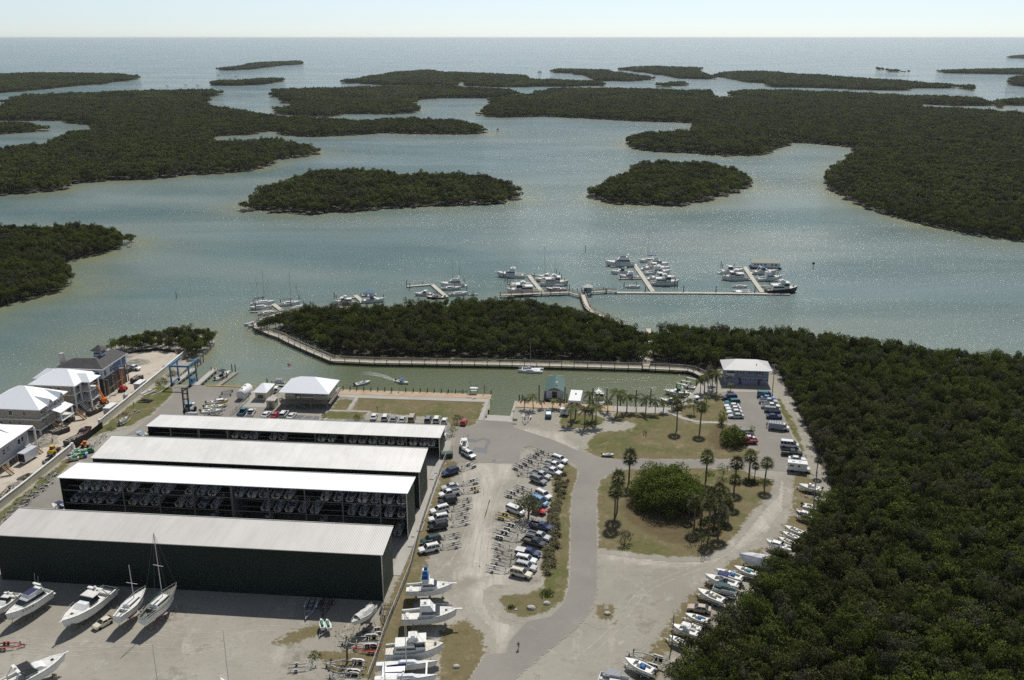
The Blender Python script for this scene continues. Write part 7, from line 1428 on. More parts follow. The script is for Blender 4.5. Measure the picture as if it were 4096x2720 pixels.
# cargo trailers and containers
def cargo(label, t_, x, y, rz, d, name='cargo_trailer', colr=(.78,.78,.78), z0=.45, cat='trailer'):
    c = at(t_, x, y); t = thing(name, label, cat, (*c, .05), rz); m = MB(); m.box((0,0,z0+d[2]/2), d); b = m.build('body', M['paint'], t, color=colr); m = MB(); m.box((-d[0]/2-.02,0,z0+d[2]/2), (.05,d[1]*.85,d[2]*.88)); m.build('door', M['galv'], b); m = MB(); m.box((0,0,z0+d[2]+.03), (d[0]+.06,d[1]+.06,.06)); m.build('roof', M['white'], b)
    if z0 > .3:
        wheels(t, (0,), d[1]/2, .33); m = MB(); m.bar((d[0]/2,0,.5), (d[0]/2+1.1,0,.5), .1, .1); m.build('tongue', M['black'], t)
    return t
cargo('white cargo trailer on the dirt road beside the long wall', 'AB', 505, 700, AL+R(88), (4.2,2.2,2.1)); cargo('white cargo trailer standing across the black gate', 'A', 1050, 1070, AL+R(88), (4.6,2.2,2.1)); cargo('small white cargo trailer under the palms of the promenade', 'AJ', 668, 575, R(160), (2.6,1.8,1.7))
# construction site plant
def skip(label, a_, b_, load=True, colr=M['black'], wd=2.3, h=1.3, z=.7):
    c, a, Ln = seg(*a_, *b_[1:], z=z); t = thing('skip_container', label, 'skip', (*c, .05), a, 'rubbish skips of the building site'); m = MB(); Ln = min(Ln, 7)
    for s in (-1,1): m.bar((-Ln/2,s*wd/2,h/2+.1), (Ln/2,s*wd/2,h/2+.1), .1, h); m.bar((s*Ln/2,-wd/2,h/2+.1), (s*Ln/2,wd/2,h/2+.1), .1, h)
    m.box((0,0,.15), (Ln,wd,.1))
    for k in range(6): 
        for s in (-1,1): m.box((-Ln/2+.4+k*(Ln-.8)/5,s*(wd/2+.06),h/2), (.1,.08,h*.9))
    m.build('container', M['skip'], t)
    if load:
        rg = np.random.default_rng(int(Ln*100)); m = MB()
        for k in range(60): m.box((rg.uniform(-Ln/2+.3,Ln/2-.3), rg.uniform(-wd/2+.2,wd/2-.2), h*.75+rg.random()*.5), (rg.uniform(.2,1.1),rg.uniform(.1,.4),rg.uniform(.05,.25)), rg.random()*3, ry=rg.normal()*.3)
        m.build('rubble', M['rubble'], t)
    return t
M['skip'] = simple('dark_green_skip', (.035,.05,.045), .6, c2=(.07,.06,.05), scale=1.5); M['rubble'] = simple('rubble', (.5,.45,.38), .9, c2=(.2,.17,.14), scale=.9)
skip('loaded skip beside the gravel pile in front of the beige gabled house', ('AI',540,305), ('AI',715,245)); skip('skip heaped with rubble against the wall behind the maroon pickup', ('AI',700,410), ('AI',870,325)); skip('long loaded skip in front of the balconied beige house', ('AI',930,90), ('AI',1080,20))
skip('dark skip parked under the balconied beige house', ('AI',660,125), ('AI',755,155)); skip('open skip with sand beside the red boom lift', ('AB',370,560), ('AB',500,480)); skip('dark skip in the bottom left behind the wall', ('AH',20,480), ('AH',180,330)); skip('small skip beside the white pickup behind the dark-roofed house', ('AB',200,390), ('AB',300,345))
car('pickup', 'maroon', ('AI',920,245,845,305), 'maroon pickup on the dirt road beside the wall', z=.9); car('pickup', 'white', ('AB',290,300,450,320), 'white pickup by the rubble heaps behind the dark-roofed house', z=.9)
def boomlift(label, c, rz, colr, tip, cat='boom lift', name='boom_lift', boomm=None):
    t = thing(name, label, cat, (*c, .05), rz); m = MB(); m.box((0,0,.85), (2.6,1.9,.5), taper=(.9,.9)); m.box((-.6,0,1.4), (1.7,1.5,.8), taper=(.85,.9)); m.build('chassis', colr, t); wheels(t, (-1.0,1.0), .95, .45, .35)
    v = Vector((tip[0]-c[0], tip[1]-c[1], tip[2])); v.rotate(Matrix.Rotation(-rz, 3, 'Z')); p = Vector((-.3,0,1.7)); m = MB(); d = v-p; m.bar(p, p+d*.6, .34, .4); m.bar(p+d*.5, p+d, .24, .28); b = m.build('boom', boomm or colr, t); q = p+d; m = MB(); m.box((q.x,q.y,q.z+.1), (.9,1.5,.1)); 
    for s in (-1,1): m.bar((q.x-.4,q.y+s*.7,q.z+1.0), (q.x+.4,q.y+s*.7,q.z+1.0), .05,.05); m.bar((q.x+s*.4,q.y-.7,q.z+1.0), (q.x+s*.4,q.y+.7,q.z+1.0), .05,.05); m.bar((q.x-.4,q.y+s*.7,q.z), (q.x-.4,q.y+s*.7,q.z+1), .05,.05); m.bar((q.x+.4,q.y+s*.7,q.z), (q.x+.4,q.y+s*.7,q.z+1), .05,.05)
    m.build('basket', M['galv'], b); return t
g = at('AB', 190, 730); tp = at('AB', 160, 330, 7.5); boomlift('red boom lift with a raised yellow-orange arm beside the dark-roofed house', g, AL+R(100), M['red'], (*tp, 7.5), boomm=M['orange'])
g = at('AA', 1870, 1170); tp = at('AA', 1700, 800, 7.2); boomlift('orange telehandler reaching up to the balconies of the beige house', g, AL+R(130), M['orange'], (*tp, 7.2), 'telehandler', 'telehandler')
def loader(label, t_, x, y, rz, m_body, s=1.0, bucket=True, name='wheel_loader', cat='loader'):
    c = at(t_, x, y); t = thing(name, label, cat, (*c, .05), rz); t.scale = (s,s,s); m = MB(); m.box((-.8,0,1.1), (2.0,1.5,.8), taper=(.85,.9)); m.box((.8,0,.9), (1.2,1.0,.5)); m.build('body', m_body, t); m = MB(); m.box((-.2,0,1.9), (1.1,1.2,.9), taper=(.85,.85)); m.build('cab_window', M['glass'], t); m = MB(); m.box((-.2,0,2.4), (1.15,1.25,.08)); m.build('cab_roof', m_body, t); wheels(t, (-1.0,1.1), .85, .52, .4)
    if bucket: m = MB(); m.bar((.6,.5,1.2), (2.2,.5,.6), .15,.2); m.bar((.6,-.5,1.2), (2.2,-.5,.6), .15,.2); m.box((2.5,0,.5), (.6,1.9,.7), taper=(.4,1)); m.build('bucket', M['galv'], t)
    return t
loader('yellow wheel loader driving on the dirt road', 'AI', 565, 510, AL+R(95), M['yellow']); loader('small dark loader behind the yellow one against the wall', 'AI', 535, 590, AL+R(250), M['skip'], .8); loader('orange tractor in the junk strip between wall and second shed', 'AI', 905, 440, AL+R(10), M['orange'], .7, name='tractor', cat='tractor')
t = thing('portable_toilet', 'grey and white portable toilet beside the short wall', 'portable toilet', (*at('AB', 240, 910), .05), AL); m = MB(); m.box((0,0,1.1), (1.1,1.1,2.2)); m.build('cabin', M['white'], t); m = MB(); m.box((0,-.57,1.0), (.8,.05,1.8)); m.build('door', M['galv'], t); m = MB(); m.sphere((0,0,2.2), (.58,.58,.25)); m.build('roof', M['galv'], t)
def stack(label, t_, x, y, rz, n, d, mat, name='lumber_stack', cat='lumber', seed=1, spread=1.0):
    rg = np.random.default_rng(seed); m = MB()
    for k in range(n): m.box((rg.normal()*.25*spread, rg.normal()*.7*spread, .1+.12*(k//3)), (d*(.7+.4*rg.random()), .18, .1), rg.normal()*.12*spread)
    o = m.build(name, mat); o.location = (*at(t_, x, y), .05); o.rotation_euler = (0,0,rz); return tag(o, label, cat)
stack('scatter of white beams on the grass by the short wall', 'AB', 650, 770, AL+R(75), 9, 5.5, M['white'], 'beam_stack', 'beams', 3, 1.6); stack('rusty steel offcut on the grass near the travel lift', 'AB', 805, 760, AL+R(50), 5, 1.8, M['lumber'], 'steel_offcut', 'scrap', 4, .6); stack('dark steel rack of beams on the yard edge by the wall', 'AB', 600, 925, AL+R(2), 9, 4.2, M['black'], 'steel_rack', 'rack', 5, 1.2)
stack('pile of new boards by the silt fence at the spit', 'A', 1710, 490, AL+R(-30), 9, 4, M['lumber'], seed=6, spread=1.5); stack('white wrapped pallets by the wall at the far end of the sand', 'A', 1570, 620, AL+R(70), 12, 3, M['white'], 'wrapped_pallet', 'pallets', 7, 1.2)
for i, (x0, y0, x1, y1) in enumerate(((1940,765,2165,715),(1905,835,2135,785))):
    c, a, Ln = seg('AB', x0, y0, x1, y1, z=.6); t = thing('boat_bunk_rack', ('upper','lower')[i]+' of the two long bunk racks beside the white tank', 'rack', (*c, .1), a); m = MB(); m.bar((-Ln/2,-.35,.6), (Ln/2,-.35,.6), .15,.2); m.bar((-Ln/2,.35,.6), (Ln/2,.35,.6), .15,.2)
    m.build('bunk', M['galv'], t)
    for x in (-Ln/2+.4, Ln/2-.4): q = MB(); q.box((x,0,.3), (.2,.8,.5)); q.build('foot', M['black'], t)
# water tank
c, a, Ln = seg('S', 553, 914, 574, 893, z=1.7); t = thing('fuel_tank', 'big white horizontal fuel tank beside the dock office', 'tank', (*c, .1), a); m = MB(); H_ = 3.3; m.loft([[(x,1.55*f*math.cos(q),1.75+1.55*f*math.sin(q)) for q in np.linspace(0,2*math.pi,17)[:-1]] for x, f in ((-H_-.4,.3),(-H_-.3,.7),(-H_,1),(H_,1),(H_+.3,.7),(H_+.4,.3))]); m.build('shell', M['white'], t, smooth=True)
for x in (-2,2): m = MB(); m.box((x,0,.25), (.5,2.4,.7)); m.build('saddle', M['conc'], t)
for x in (-1.6,1.2): m = MB(); m.tube((x,0,3.2), (x,0,3.65), .32, n=10); m.build('manhole', M['white'], t)
# travel lift
t = thing('travel_lift', 'tall blue four-legged travel lift with hanging slings at its slip', 'travel lift', (*W(-141.2, 277.6), .1), AL); Wd, Dp, Hh = 6.4, 5.4, 7.2
for x in (0,Wd):
    for y in (0,Dp): m = MB(); m.bar((x,y,.9), (x,y,Hh), .42,.42); m.build('leg', M['blue'], t); q = MB(); q.tube((x-.22,y,.55), (x+.22,y,.55), .55, n=12); q.build('wheel', M['tyre'], t)
m = MB(); m.bar((0,0,Hh), (Wd,0,Hh), .5,.55); m.build('cross_beam', M['blue'], t); m = MB(); 
for x in (0,Wd): m.bar((x,-.2,Hh+.1), (x,Dp+2.6,Hh+.1), .5,.55)
m.build('top_beam', M['blue'], t); m = MB(); m.bar((0,0,1.0), (0,Dp,1.0), .4,.4); m.bar((Wd,0,1.0), (Wd,Dp,1.0), .5,.7); m.build('side_beam', M['blue'], t); m = MB(); m.box((Wd,Dp*.4,1.9), (.9,1.8,1.1)); m.build('engine_box', M['blue'], t)
for y in (1.0,4.6):
    m = MB(); P_ = [(Wd*f, y, Hh-.2-(1-(2*f-1)**2)*3.6-1.0) for f in np.linspace(0,1,9)]; m.path([(0,y,Hh)]+P_[1:-1]+[(Wd,y,Hh)], .07, 5); m.build('sling', M['white'], t)
# forklift
t = thing('marina_forklift', 'huge forklift with a tall black ladder-like mast behind the farthest shed', 'forklift', (*W(-125.6, 256.5), .07), AL-R(90))
m = MB()
for s in (-.85,.85): m.bar((2.2,s,.3), (1.9,s,8.8), .32,.3)
for z in (1.6,3.4,5.2,7.0,8.7): m.bar((2.2-.035*z,-.85,z), (2.2-.035*z,.85,z), .16,.28)
for s in (-.45,.45): m.bar((2.1,s,.8), (1.95,s,8.0), .1,.1)
mm = m.build('mast', M['black'], t); m = MB()
for s in (-.8,.8): m.bar((2.3,s,.7), (4.9,s,.6), .25,.14)
m.build('fork', M['galv'], mm); m = MB(); m.box((0,0,1.4), (3.4,2.1,1.2), taper=(.92,.95)); m.box((-1.5,0,1.9), (1.2,2.0,1.2)); m.build('body', M['white'], t); m = MB(); m.box((.4,0,2.5), (1.5,1.7,1.1), taper=(.85,.85)); m.build('cab', M['glass'], t); m = MB(); m.box((.4,0,3.1), (1.6,1.8,.12)); m.build('cab_roof', simple('sky_blue_roof', (.1,.35,.6), .5), t); wheels(t, (-1.2,1.3), 1.1, .75, .6)
# ================================================================ BOATS ALONG THE WOOD EDGE AND YARD STRIPS
gw = 'boats stored along the wood edge'
for kd, r, lab, kw in (('flats',('L',640,1020,437,975),'white flats boat under the power pole, farthest along the wood edge',{}),('skiff',('L',475,1165,712,1215),'long white skiff with its motor facing the track',{}),('cuddy',('L',620,1285,412,1222),'white cabin boat with dark blue hull by the wood edge',dict(hullc=(.05,.07,.18))),
  ('skiff',('L',485,1415,310,1352),'upper open white boat of the three side by side',{}),('skiff',('L',445,1460,288,1402),'middle open white boat of the three side by side',{}),('skiff',('L',410,1512,255,1452),'lower open white boat of the three, tan seats',dict(cv=CB['tan'])),
  ('cuddy',('L',380,1560,145,1492),'white cuddy boat with bow pulpit above the big tarpaulin',{}),('covered',('O',2130,260,1842,200),'big boat shrouded in a huge white tarpaulin',dict(sc=1.15)),('skiff',('O',1965,345,1738,275),'open boat with a teal console cover below the white tarpaulin',dict(cv=(.02,.3,.32))),
  ('skiff',('O',1825,390,1568,305),'open white boat with bright blue seat covers',dict(cv=CB['blue'])),('bay',('O',1785,450,1462,362),'white boat with a dark bow cover and console top',dict(cv=CB['navy'])),('pontoon',('O',1760,520,1530,470),'pontoon boat under a dark green cover',dict(cv=(.05,.1,.1),dk=(.05,.1,.1))),
  ('skiff',('O',1650,600,1395,495),'cream open boat with tan seats above the tan saloon',dict(cv=CB['tan'])),('skiff',('O',1500,785,1278,722),'open white boat with a blue tarp just below the tan saloon',dict(cv=CB['blue'])),('flats',('O',1430,850,1268,805),'low white boat with outboards between two larger ones',{}),
  ('bay',('O',1400,910,1150,822),'white console boat by the second power pole',dict(cv=CB['white'])),('skiff',('O',1300,1005,1128,925),'white boat half under the branches near the second pole',{}),('skiff',('O',985,1270,712,1150),'white boat with a bright blue cover, second from the bottom',dict(cv=CB['blue'])),
  ('pontoon',('O',760,1375,450,1320),'grey pontoon boat cut by the bottom edge',dict(cv=CB['grey']))):
    z = .35 if kd in ('covered',) else .75
    o, c, a, k = boat(kd, r, lab, gw, where='trailer', zr=.5, **kw); under(c, a, k, 'trailer carrying the '+' '.join(lab.split()[:10]))
trailer(('L', 610,1105,512,1080), 'empty trailer beneath the power pole by the wood', 1); trailer(('O', 1050,1190,760,1095), 'long empty trailer above the blue-covered boat', 2, (.4,.4,.38), k=1.3)
gy2 = 'boats on the yard behind the farthest shed'
for kd, r, lab, kw in (('cuddy',('AB',1690,955,2085,905),'white cuddy with a yellow hull stripe behind the farthest shed',dict(hullc=(.72,.5,.08))),('skiff',('AB',1650,1020,2005,1000),'cream skiff in the middle of the three yard boats',dict(hullc=(.7,.68,.55))),('skiff',('AB',1590,1100,1965,1080),'white console skiff nearest of the three yard boats',{}),
  ('skiff',('AB',120,1270,270,1190),'white skiff on a trailer by the black gate',{}),('bay',('A',1350,1270,1270,1295),'small boat with blue top beside the farthest shed end',dict(cv=(.3,.45,.65),sc=.8)),('bay',('AH',800,590,725,560),'boat with a navy top peeking out left of the white-roofed shed',dict(cv=CB['navy'],sc=.9))):
    o, c, a, k = boat(kd, r, lab, gy2, where='trailer', zr=.5, **kw); under(c, a, k, 'trailer below the '+' '.join(lab.split()[:9]))
clone(BT['covered'], (*at('AB', 1430, 1190), .5), AL, 'white covered hull beside the forklift', scale=.5)
trailer(('AB', 470,1070,300,1150), 'empty V-shaped trailer by the black gate', 1, (.75,.75,.73)); trailer(('AB', 250,1120,90,1190), 'dark tangled trailer beside the gate', 1, (.15,.15,.15))
gs = 'trailers dumped along the long wall'
for i, r in enumerate(((700,110,560,215),(770,140,610,215),(690,225,510,300),(600,300,440,290),(590,320,360,400),(500,385,300,400),(470,405,260,470),(360,480,220,500),(340,510,190,560),(310,570,90,615),(230,600,20,690),(210,650,40,740),(150,700,-20,790))):
    trailer(('AH',)+r, 'boat trailer in the tangle between wall and sheds, %s from the far end' % ORD[i], 1+i%2, random.choice(((.6,.6,.58),(.45,.45,.44),(.68,.67,.64))), None, gs)
for i, (x, y, w_) in enumerate(((1150,1040,1),(1075,330,0),(1010,395,0))): 
    if i: trailer(('AI', x+30,y-25,x-20,y+35), ('upper','lower')[i-1]+' light trailer by the wall behind the orange tractor', 1, (.65,.65,.63))
for i, (x, y, hc) in enumerate(((815,500,(.25,.55,.6)),(860,515,(.7,.72,.74)),(790,520,(.5,.03,.04)),(770,540,(.05,.15,.55)),(815,550,(.7,.6,.08)),(850,545,(.06,.12,.4)),(765,575,(.65,.65,.6)),(925,495,(.04,.15,.08)))):
    clone(BT['jetski'], (*at('AI', x, y, .4), .35), AL+R(170+i*7), 'jet ski by the wall, %s, in the colourful cluster' % ('pale teal','white topmost','red','bright blue','yellow','navy','white lowest','dark green')[i], 'colourful jet skis by the wall', scale=1.15, colors={'hull':hc,'deck':hc})
# ================================================================ PALMS, TREES, SHRUBS
gp = 'coconut palms of the waterfront'; i = 0
for t_, x, yb, yt, lab in (('AJ',150,495,375,'at the ramp end of the promenade'),('AJ',265,505,330,'second from the ramp on the promenade'),('AJ',378,495,400,'small, right in front of the green-roofed houseboat'),('AJ',507,500,430,'smallest, between green houseboat and teal pickup'),('AJ',618,500,400,'beside the small white cargo trailer'),
  ('AJ',745,700,480,'left of the palm island cluster'),('AJ',805,620,450,'at the back of the palm island cluster'),('AJ',920,750,520,'in front at the middle of the palm island'),('AJ',1020,640,440,'behind, right middle of the palm island'),('AJ',1065,700,470,'at the right of the palm island'),
  ('AJ',985,470,290,'left of the open cruiser slip'),('AJ',1105,470,365,'right before the open cruiser slip'),('AJ',1218,530,390,'slim, just right of the open cruiser'),('C',1107,1070,862,'tallest of the promenade row, first after the slips'),('C',1197,1060,905,'second of the even promenade row'),('C',1287,1060,920,'third of the even promenade row'),
  ('C',1376,1065,925,'fourth of the even promenade row'),('C',1465,1070,945,'fifth of the even promenade row'),('C',1542,1060,965,'last of the even promenade row'),('C',1618,1020,900,'where the promenade starts to curve'),('C',1735,985,890,'in front of the docked cruisers'),
  ('AC',790,750,560,'leftmost of the tall clump by the blue house'),('AC',850,765,500,'second of the tall clump by the blue house'),('AC',910,730,480,'third of the tall clump by the blue house'),('AC',972,705,420,'fourth of the tall clump by the blue house'),('AC',1045,745,440,'rightmost tall one of the clump by the blue house'),
  ('AC',885,935,810,'on the lawn left of the navy SUV'),('AC',692,1095,960,'lone small one on the lawn by the curved path'),('AC',1235,600,490,'at the porch of the blue house'),('AC',1392,600,520,'thin, against the lavender wall'),('AC',1265,720,610,'squat one below the blue house porch'),('AC',950,640,470,'back of the clump towards the boardwalk')):
    palm(COCO, (4.2,5.0,3.2,5.6), t_, x, yb, yt, 'coconut palm, '+lab, gp, i); i += 1
gs_ = 'cabbage palms of the park'; i = 0
for t_, x, yb, yt, lab in (('K',982,290,60,'tall left one of the pair on the lawn'),('K',1203,305,65,'tall right one of the pair on the lawn'),('K',518,810,550,'by the road left of the great tree'),('K',405,1090,760,'upper of the two close together near the road'),('K',380,1170,870,'lower of the two close together near the road'),
  ('K',1262,780,545,'with dead skirt behind the great tree, right side'),('K',1535,860,610,'upper of two stacked right of the bare tree'),('K',1518,1000,770,'lower of two stacked right of the bare tree'),('K',1678,740,545,'leftmost of the trio by the gravel track'),('K',1730,770,640,'middle of the trio by the gravel track'),('K',1825,845,610,'rightmost of the trio by the gravel track'),
  ('K',1385,1080,865,'right beside the shadow of the great tree'),('K',1150,1240,1000,'in the deep shade below the great tree'),('K',1290,1330,1000,'very tall one in the lower grove'),('K',1380,1310,1080,'lower grove, standing in the dark undergrowth'),('K',1450,1140,960,'upper right of the lower grove'),
  ('L',592,900,760,'shaggy one at the wood edge by the power line'),('K',1475,1180,1020,'right edge of the lower grove'),('K',1215,1190,960,'left of the very tall one in the lower grove'),('K',1100,1130,930,'tucked under the lower right of the great tree'),('K',1345,1190,950,'between the very tall one and the grove edge'),('K',1440,1040,880,'among the crowns right of the great tree'),('K',1300,1080,880,'right under the great tree, in front of its shadow')):
    palm(SAB, (5.8,6.6,5.0), t_, x, yb, yt, 'cabbage palm, '+lab, gs_, i, random.uniform(.88,1.1)); i += 1
big_tree('broadleaf_tree', 'great round bright green tree in the middle of the park', 'tree', at('K', 880, 985), 13.0, 10.8, 32000, .2, M['gleaf'], 41, 75, .85, .25, lr=.21)
big_tree('broadleaf_tree', 'thin leafy tree on the verge over the light blue van', 'tree', at('J', 1480, 1020), 8.0, 3.6, 1100, .22, M['gleaf'], 42, 12, .7, .1)
big_tree('shrubby_tree', 'wide straggly tree beside the red pickup at the lawn corner', 'tree', at('AC', 1300, 1540), 7.0, 4.4, 2600, .24, M['gleaf'], 43, 16, .95, .2)
big_tree('slender_tree', 'slender sparse tree on the lawn beside the parked saloons', 'tree', at('AC', 1122, 1240), 7.2, 1.7, 520, .2, M['gleaf'], 44, 8, 1.1, .2)
for t_, x, y, h, r_, n, lab, sd_ in (('K',478,1385,4.6,2.0,420,'small young tree at the lower left of the park',51),('K',1425,745,5.0,2.2,260,'nearly bare crooked tree right of the great tree',52),('K',1110,1375,5.2,1.8,90,'bare twisted tree below the great tree',53),('K',1215,1410,6.0,1.6,70,'tall bare tree left in the lower grove',54),('K',1250,1470,6.5,1.8,160,'bare forked tree at the bottom of the grove',55),
  ('J',792,105,3.4,1.9,260,'round sparse tree beside the red compact',56),('J',745,215,3.6,1.6,160,'thin tree on the corner of the farthest shed',57),('B',1010,1140,3.0,1.3,200,'small tree in the front lawn by the lamp post',58),('B',695,1130,3.0,1.0,60,'bare sapling at the striped parking corner',59),('N',1155,1065,10.5,2.6,110,'tall bare tree leaning over the tarped boat',60),
  ('K',1600,440,3.6,2.0,90,'leafless tangle under the straggly tree',61),('AC',1590,1400,3.5,1.2,120,'small bush tree sticking out over the parking lot',62)):
    big_tree('small_tree', lab, 'tree', at(t_, x, y), h, r_, n, .17, M['gleaf'], sd_, 9, .8, .1, .6)
for t_, x, y, h, r_, n, lab, sd_ in (('K',1700,800,1.8,2.6,500,'dark bush at the foot of the palm trio, left',71),('K',1840,800,1.6,2.2,400,'bush at the foot of the rightmost trackside palm',72),('J',660,430,1.8,1.2,160,'scrubby bush at the fence end by the green tarp',73),('AB',900,590,2.6,3.0,700,'dark bush between short wall and travel lift',74),('AB',1080,450,2.4,2.5,500,'bush on the bank behind the travel lift',75),
  ('C',1620,930,1.4,1.6,250,'low planting by the docked cruisers',76),('C',1790,960,1.5,1.8,260,'low planting at the curve of the promenade',77),('AE',915,490,.9,.9,90,'small flowering bush on the verge tip',78),('AE',1440,290,1.5,1.9,330,'large bush at the lower end of the verge',79),('N',850,1010,1.0,1.8,140,'green weed clump in the near yard',80),('AI',1170,265,1.4,1.6,140,'scrub by the wall behind the trailers',81),('K',1290,720,1.6,1.8,200,'undergrowth right beside the great tree',82),('K',1380,1230,1.4,2.6,420,'dark undergrowth in the lower grove',83)):
    big_tree('bush', lab, 'bush', at(t_, x, y), h, r_, n, .17, M['gleaf'], sd_, 9, 1.2, .2, .5)
CLP = [mk_clump(k) for k in range(4)]; cl0 = []
for k, cm in enumerate(CLP): o = cm.build('grass_clump', M['shrubleaf']); tag(o, 'x', 'grass clump'); cl0.append(proto(o))
strip = [(1805,640,70,60),(1800,720,60,60),(1785,790,45,50),(1770,860,40,60),(1745,940,50,60),(1730,985,45,40),(1720,1045,50,40),(1735,1110,45,60),(1730,1190,50,60),(1715,1270,50,60),(1700,1350,50,60),(1690,1430,50,60),(1680,1510,50,60)]
k = 0
for (x, y, w_, h_) in strip:
    for q in range(9):
        p = at('J', x+random.uniform(-w_,w_)*.8, y+random.uniform(-h_,h_)*.75); o = cl0[k % 4].copy(); col.objects.link(o); o.location = (*p, .04); o.rotation_euler = (0,0,random.uniform(0,6)); s = random.uniform(.8,1.5); o.scale = (s,s,s); o['label'] = 'tufted dry grass clump in the planted strip beside the road'; o['group'] = 'grass clumps of the verge strip'; k += 1
# ================================================================ FENCE, POLES, WIRES, SMALL THINGS
def chain(label, P_, h=1.9, step=3.0):
    t = thing('chain_link_fence', label, 'fence', (*P_[0], 0)); o0 = P_[0]; m = MB(); w_ = MB()
    for a, b in zip(P_[:-1], P_[1:]):
        A = Vector((a[0]-o0[0], a[1]-o0[1], 0)); B = Vector((b[0]-o0[0], b[1]-o0[1], 0)); n_ = max(1, int((B-A).length/step)); up_ = Vector((0,0,h)); m.tube(A+up_, B+up_, .04, n=5)
        for q in range(n_): c = A.lerp(B, q/n_); m2 = MB(); m2.tube(c, c+up_, .045, n=5); m2.build('post', M['galv'], t)
        L_ = (B-A).length; s_ = .35; nn = int(L_/s_); d = (B-A)/L_
        for q in range(nn):
            p = A+d*q*s_; w_.bar(p, p+d*min(h, L_-q*s_)+Vector((0,0,h)), .018, .018); w_.bar(p+up_, p+d*min(h, L_-q*s_)+Vector((0,0,.02)), .018, .018)
    m.build('top_rail', M['galv'], t); w_.build('mesh', M['galv'], t); return t
chain('chain-link fence between the sheds and the trailer park', pts('AG', (195,760),(300,480),(380,220),(470,0))+pts('J', (340,1530),(440,1130),(540,830),(600,660),(690,440)))
chain('short chain-link fence beside the yard boats behind the farthest shed', pts('AB', (2120,1200),(2240,1100))+pts('A', (2361,940)))
def pole(label, t_, x, yb, yt, lean=0, cross=True, r=.15):
    g, h = solve_h(t_, x, yb, yt); t = thing('utility_pole', label, 'utility pole', (*g, 0), R(60)); m = MB(); m.tube((0,0,-.5), (lean,0,h), r, r*.7, 8); m.build('pole', M['wood'], t)
    if cross: m = MB(); m.box((lean,0,h-.4), (.12,1.8,.14)); m.build('crossarm', M['wood'], t)
    return Vector((g[0], g[1], h-.35))
pA = pole('utility pole at the corner of the blue house', 'AC', 1915, 770, 295); pB = pole('utility pole standing among the farther boats by the wood', 'L', 560, 1235, 860, cross=False); pC = pole('utility pole near the tan saloon and boats', 'O', 1152, 1010, 728, cross=False)
pD = Vector((*at('O', 380, 1500, 8), 8)); g_ = at('O', 380, 1500, 8); t = thing('utility_pole', 'utility pole just outside the bottom edge', 'utility pole', (*g_, 0)); m = MB(); m.tube((0,0,-.5), (0,0,8.3), .15, .1, 8); m.build('pole', M['wood'], t)
t = thing('power_lines', 'pair of thin power lines sagging along the edge of the wood', 'power line', (0,0,0)); m = MB()
for a, b in ((pA,pB),(pB,pC),(pC,pD)):
    for s in (-.45,.45):
        for q in range(12):
            f0, f1 = q/12, (q+1)/12; sg = lambda f: Vector((s,0,-.9*4*f*(1-f))); m.tube(a.lerp(b,f0)+sg(f0), a.lerp(b,f1)+sg(f1), .013, n=4, cap=False)
m.build('wire', M['wire'], t)
def lamp(label, t_, x, yb, yt): g, h = solve_h(t_, x, yb, yt); t = thing('lamp_post', label, 'lamp post', (*g, 0)); m = MB(); m.tube((0,0,0), (0,0,h), .07, n=6); m.build('pole', M['black'], t); m = MB(); m.box((0,0,h+.15), (.35,.35,.4), taper=(.6,.6)); m.build('lantern', M['glass'], t)
lamp('dark lamp post at the left end of the lawn-side cars', 'B', 1203, 1075, 1015); lamp('short lamp post on the grass near the black gate', 'AB', 383, 1025, 950)
def sign(label, t_, x, yb, yt, w_=.7, hh=.6, mat=None): g, h = solve_h(t_, x, yb, yt); t = thing('sign', label, 'sign', (*g, 0)); m = MB(); m.tube((0,0,0), (0,0,h), .04, n=6); m.build('post', M['galv'], t); m = MB(); m.box((0,-.05,h-.3), (w_,.04,hh)); m.build('board', mat or M['white'], t)
sign('round dark sign on a post at the ramp wall', 'AJ', 14, 600, 515); sign('grey information board beside the ramp', 'AJ', 32, 680, 625, 1.4, .8, M['galv'])
t = thing('fish_table', 'small roofed cleaning table near the pelicans on the promenade', 'table', (*at('B', 2115, 885), .16)); m = MB(); m.box((0,0,1.9), (2.6,1.2,.1)); m.build('roof', M['white'], t); m = MB(); m.box((0,0,.9), (2.2,.8,.1)); m.build('table_top', M['white'], t)
for x in (-1.1,1.1):
    for y in (-.5,.5): m = MB(); m.box((x,y,.95), (.1,.1,1.9)); m.build('leg', M['pile'], t)
t = thing('bird_perch', 'bare branched perch with birds at the promenade corner', 'perch', (*at('B', 2215, 890), .16)); m = MB(); m.tube((0,0,0), (0,0,3.2), .08)
for k in range(6): m.tube((0,0,1.0+k*.3), (math.cos(k*2)*.9, .2*math.sin(k), 1.3+k*.3), .04)
m.build('branch', M['pile'], t)
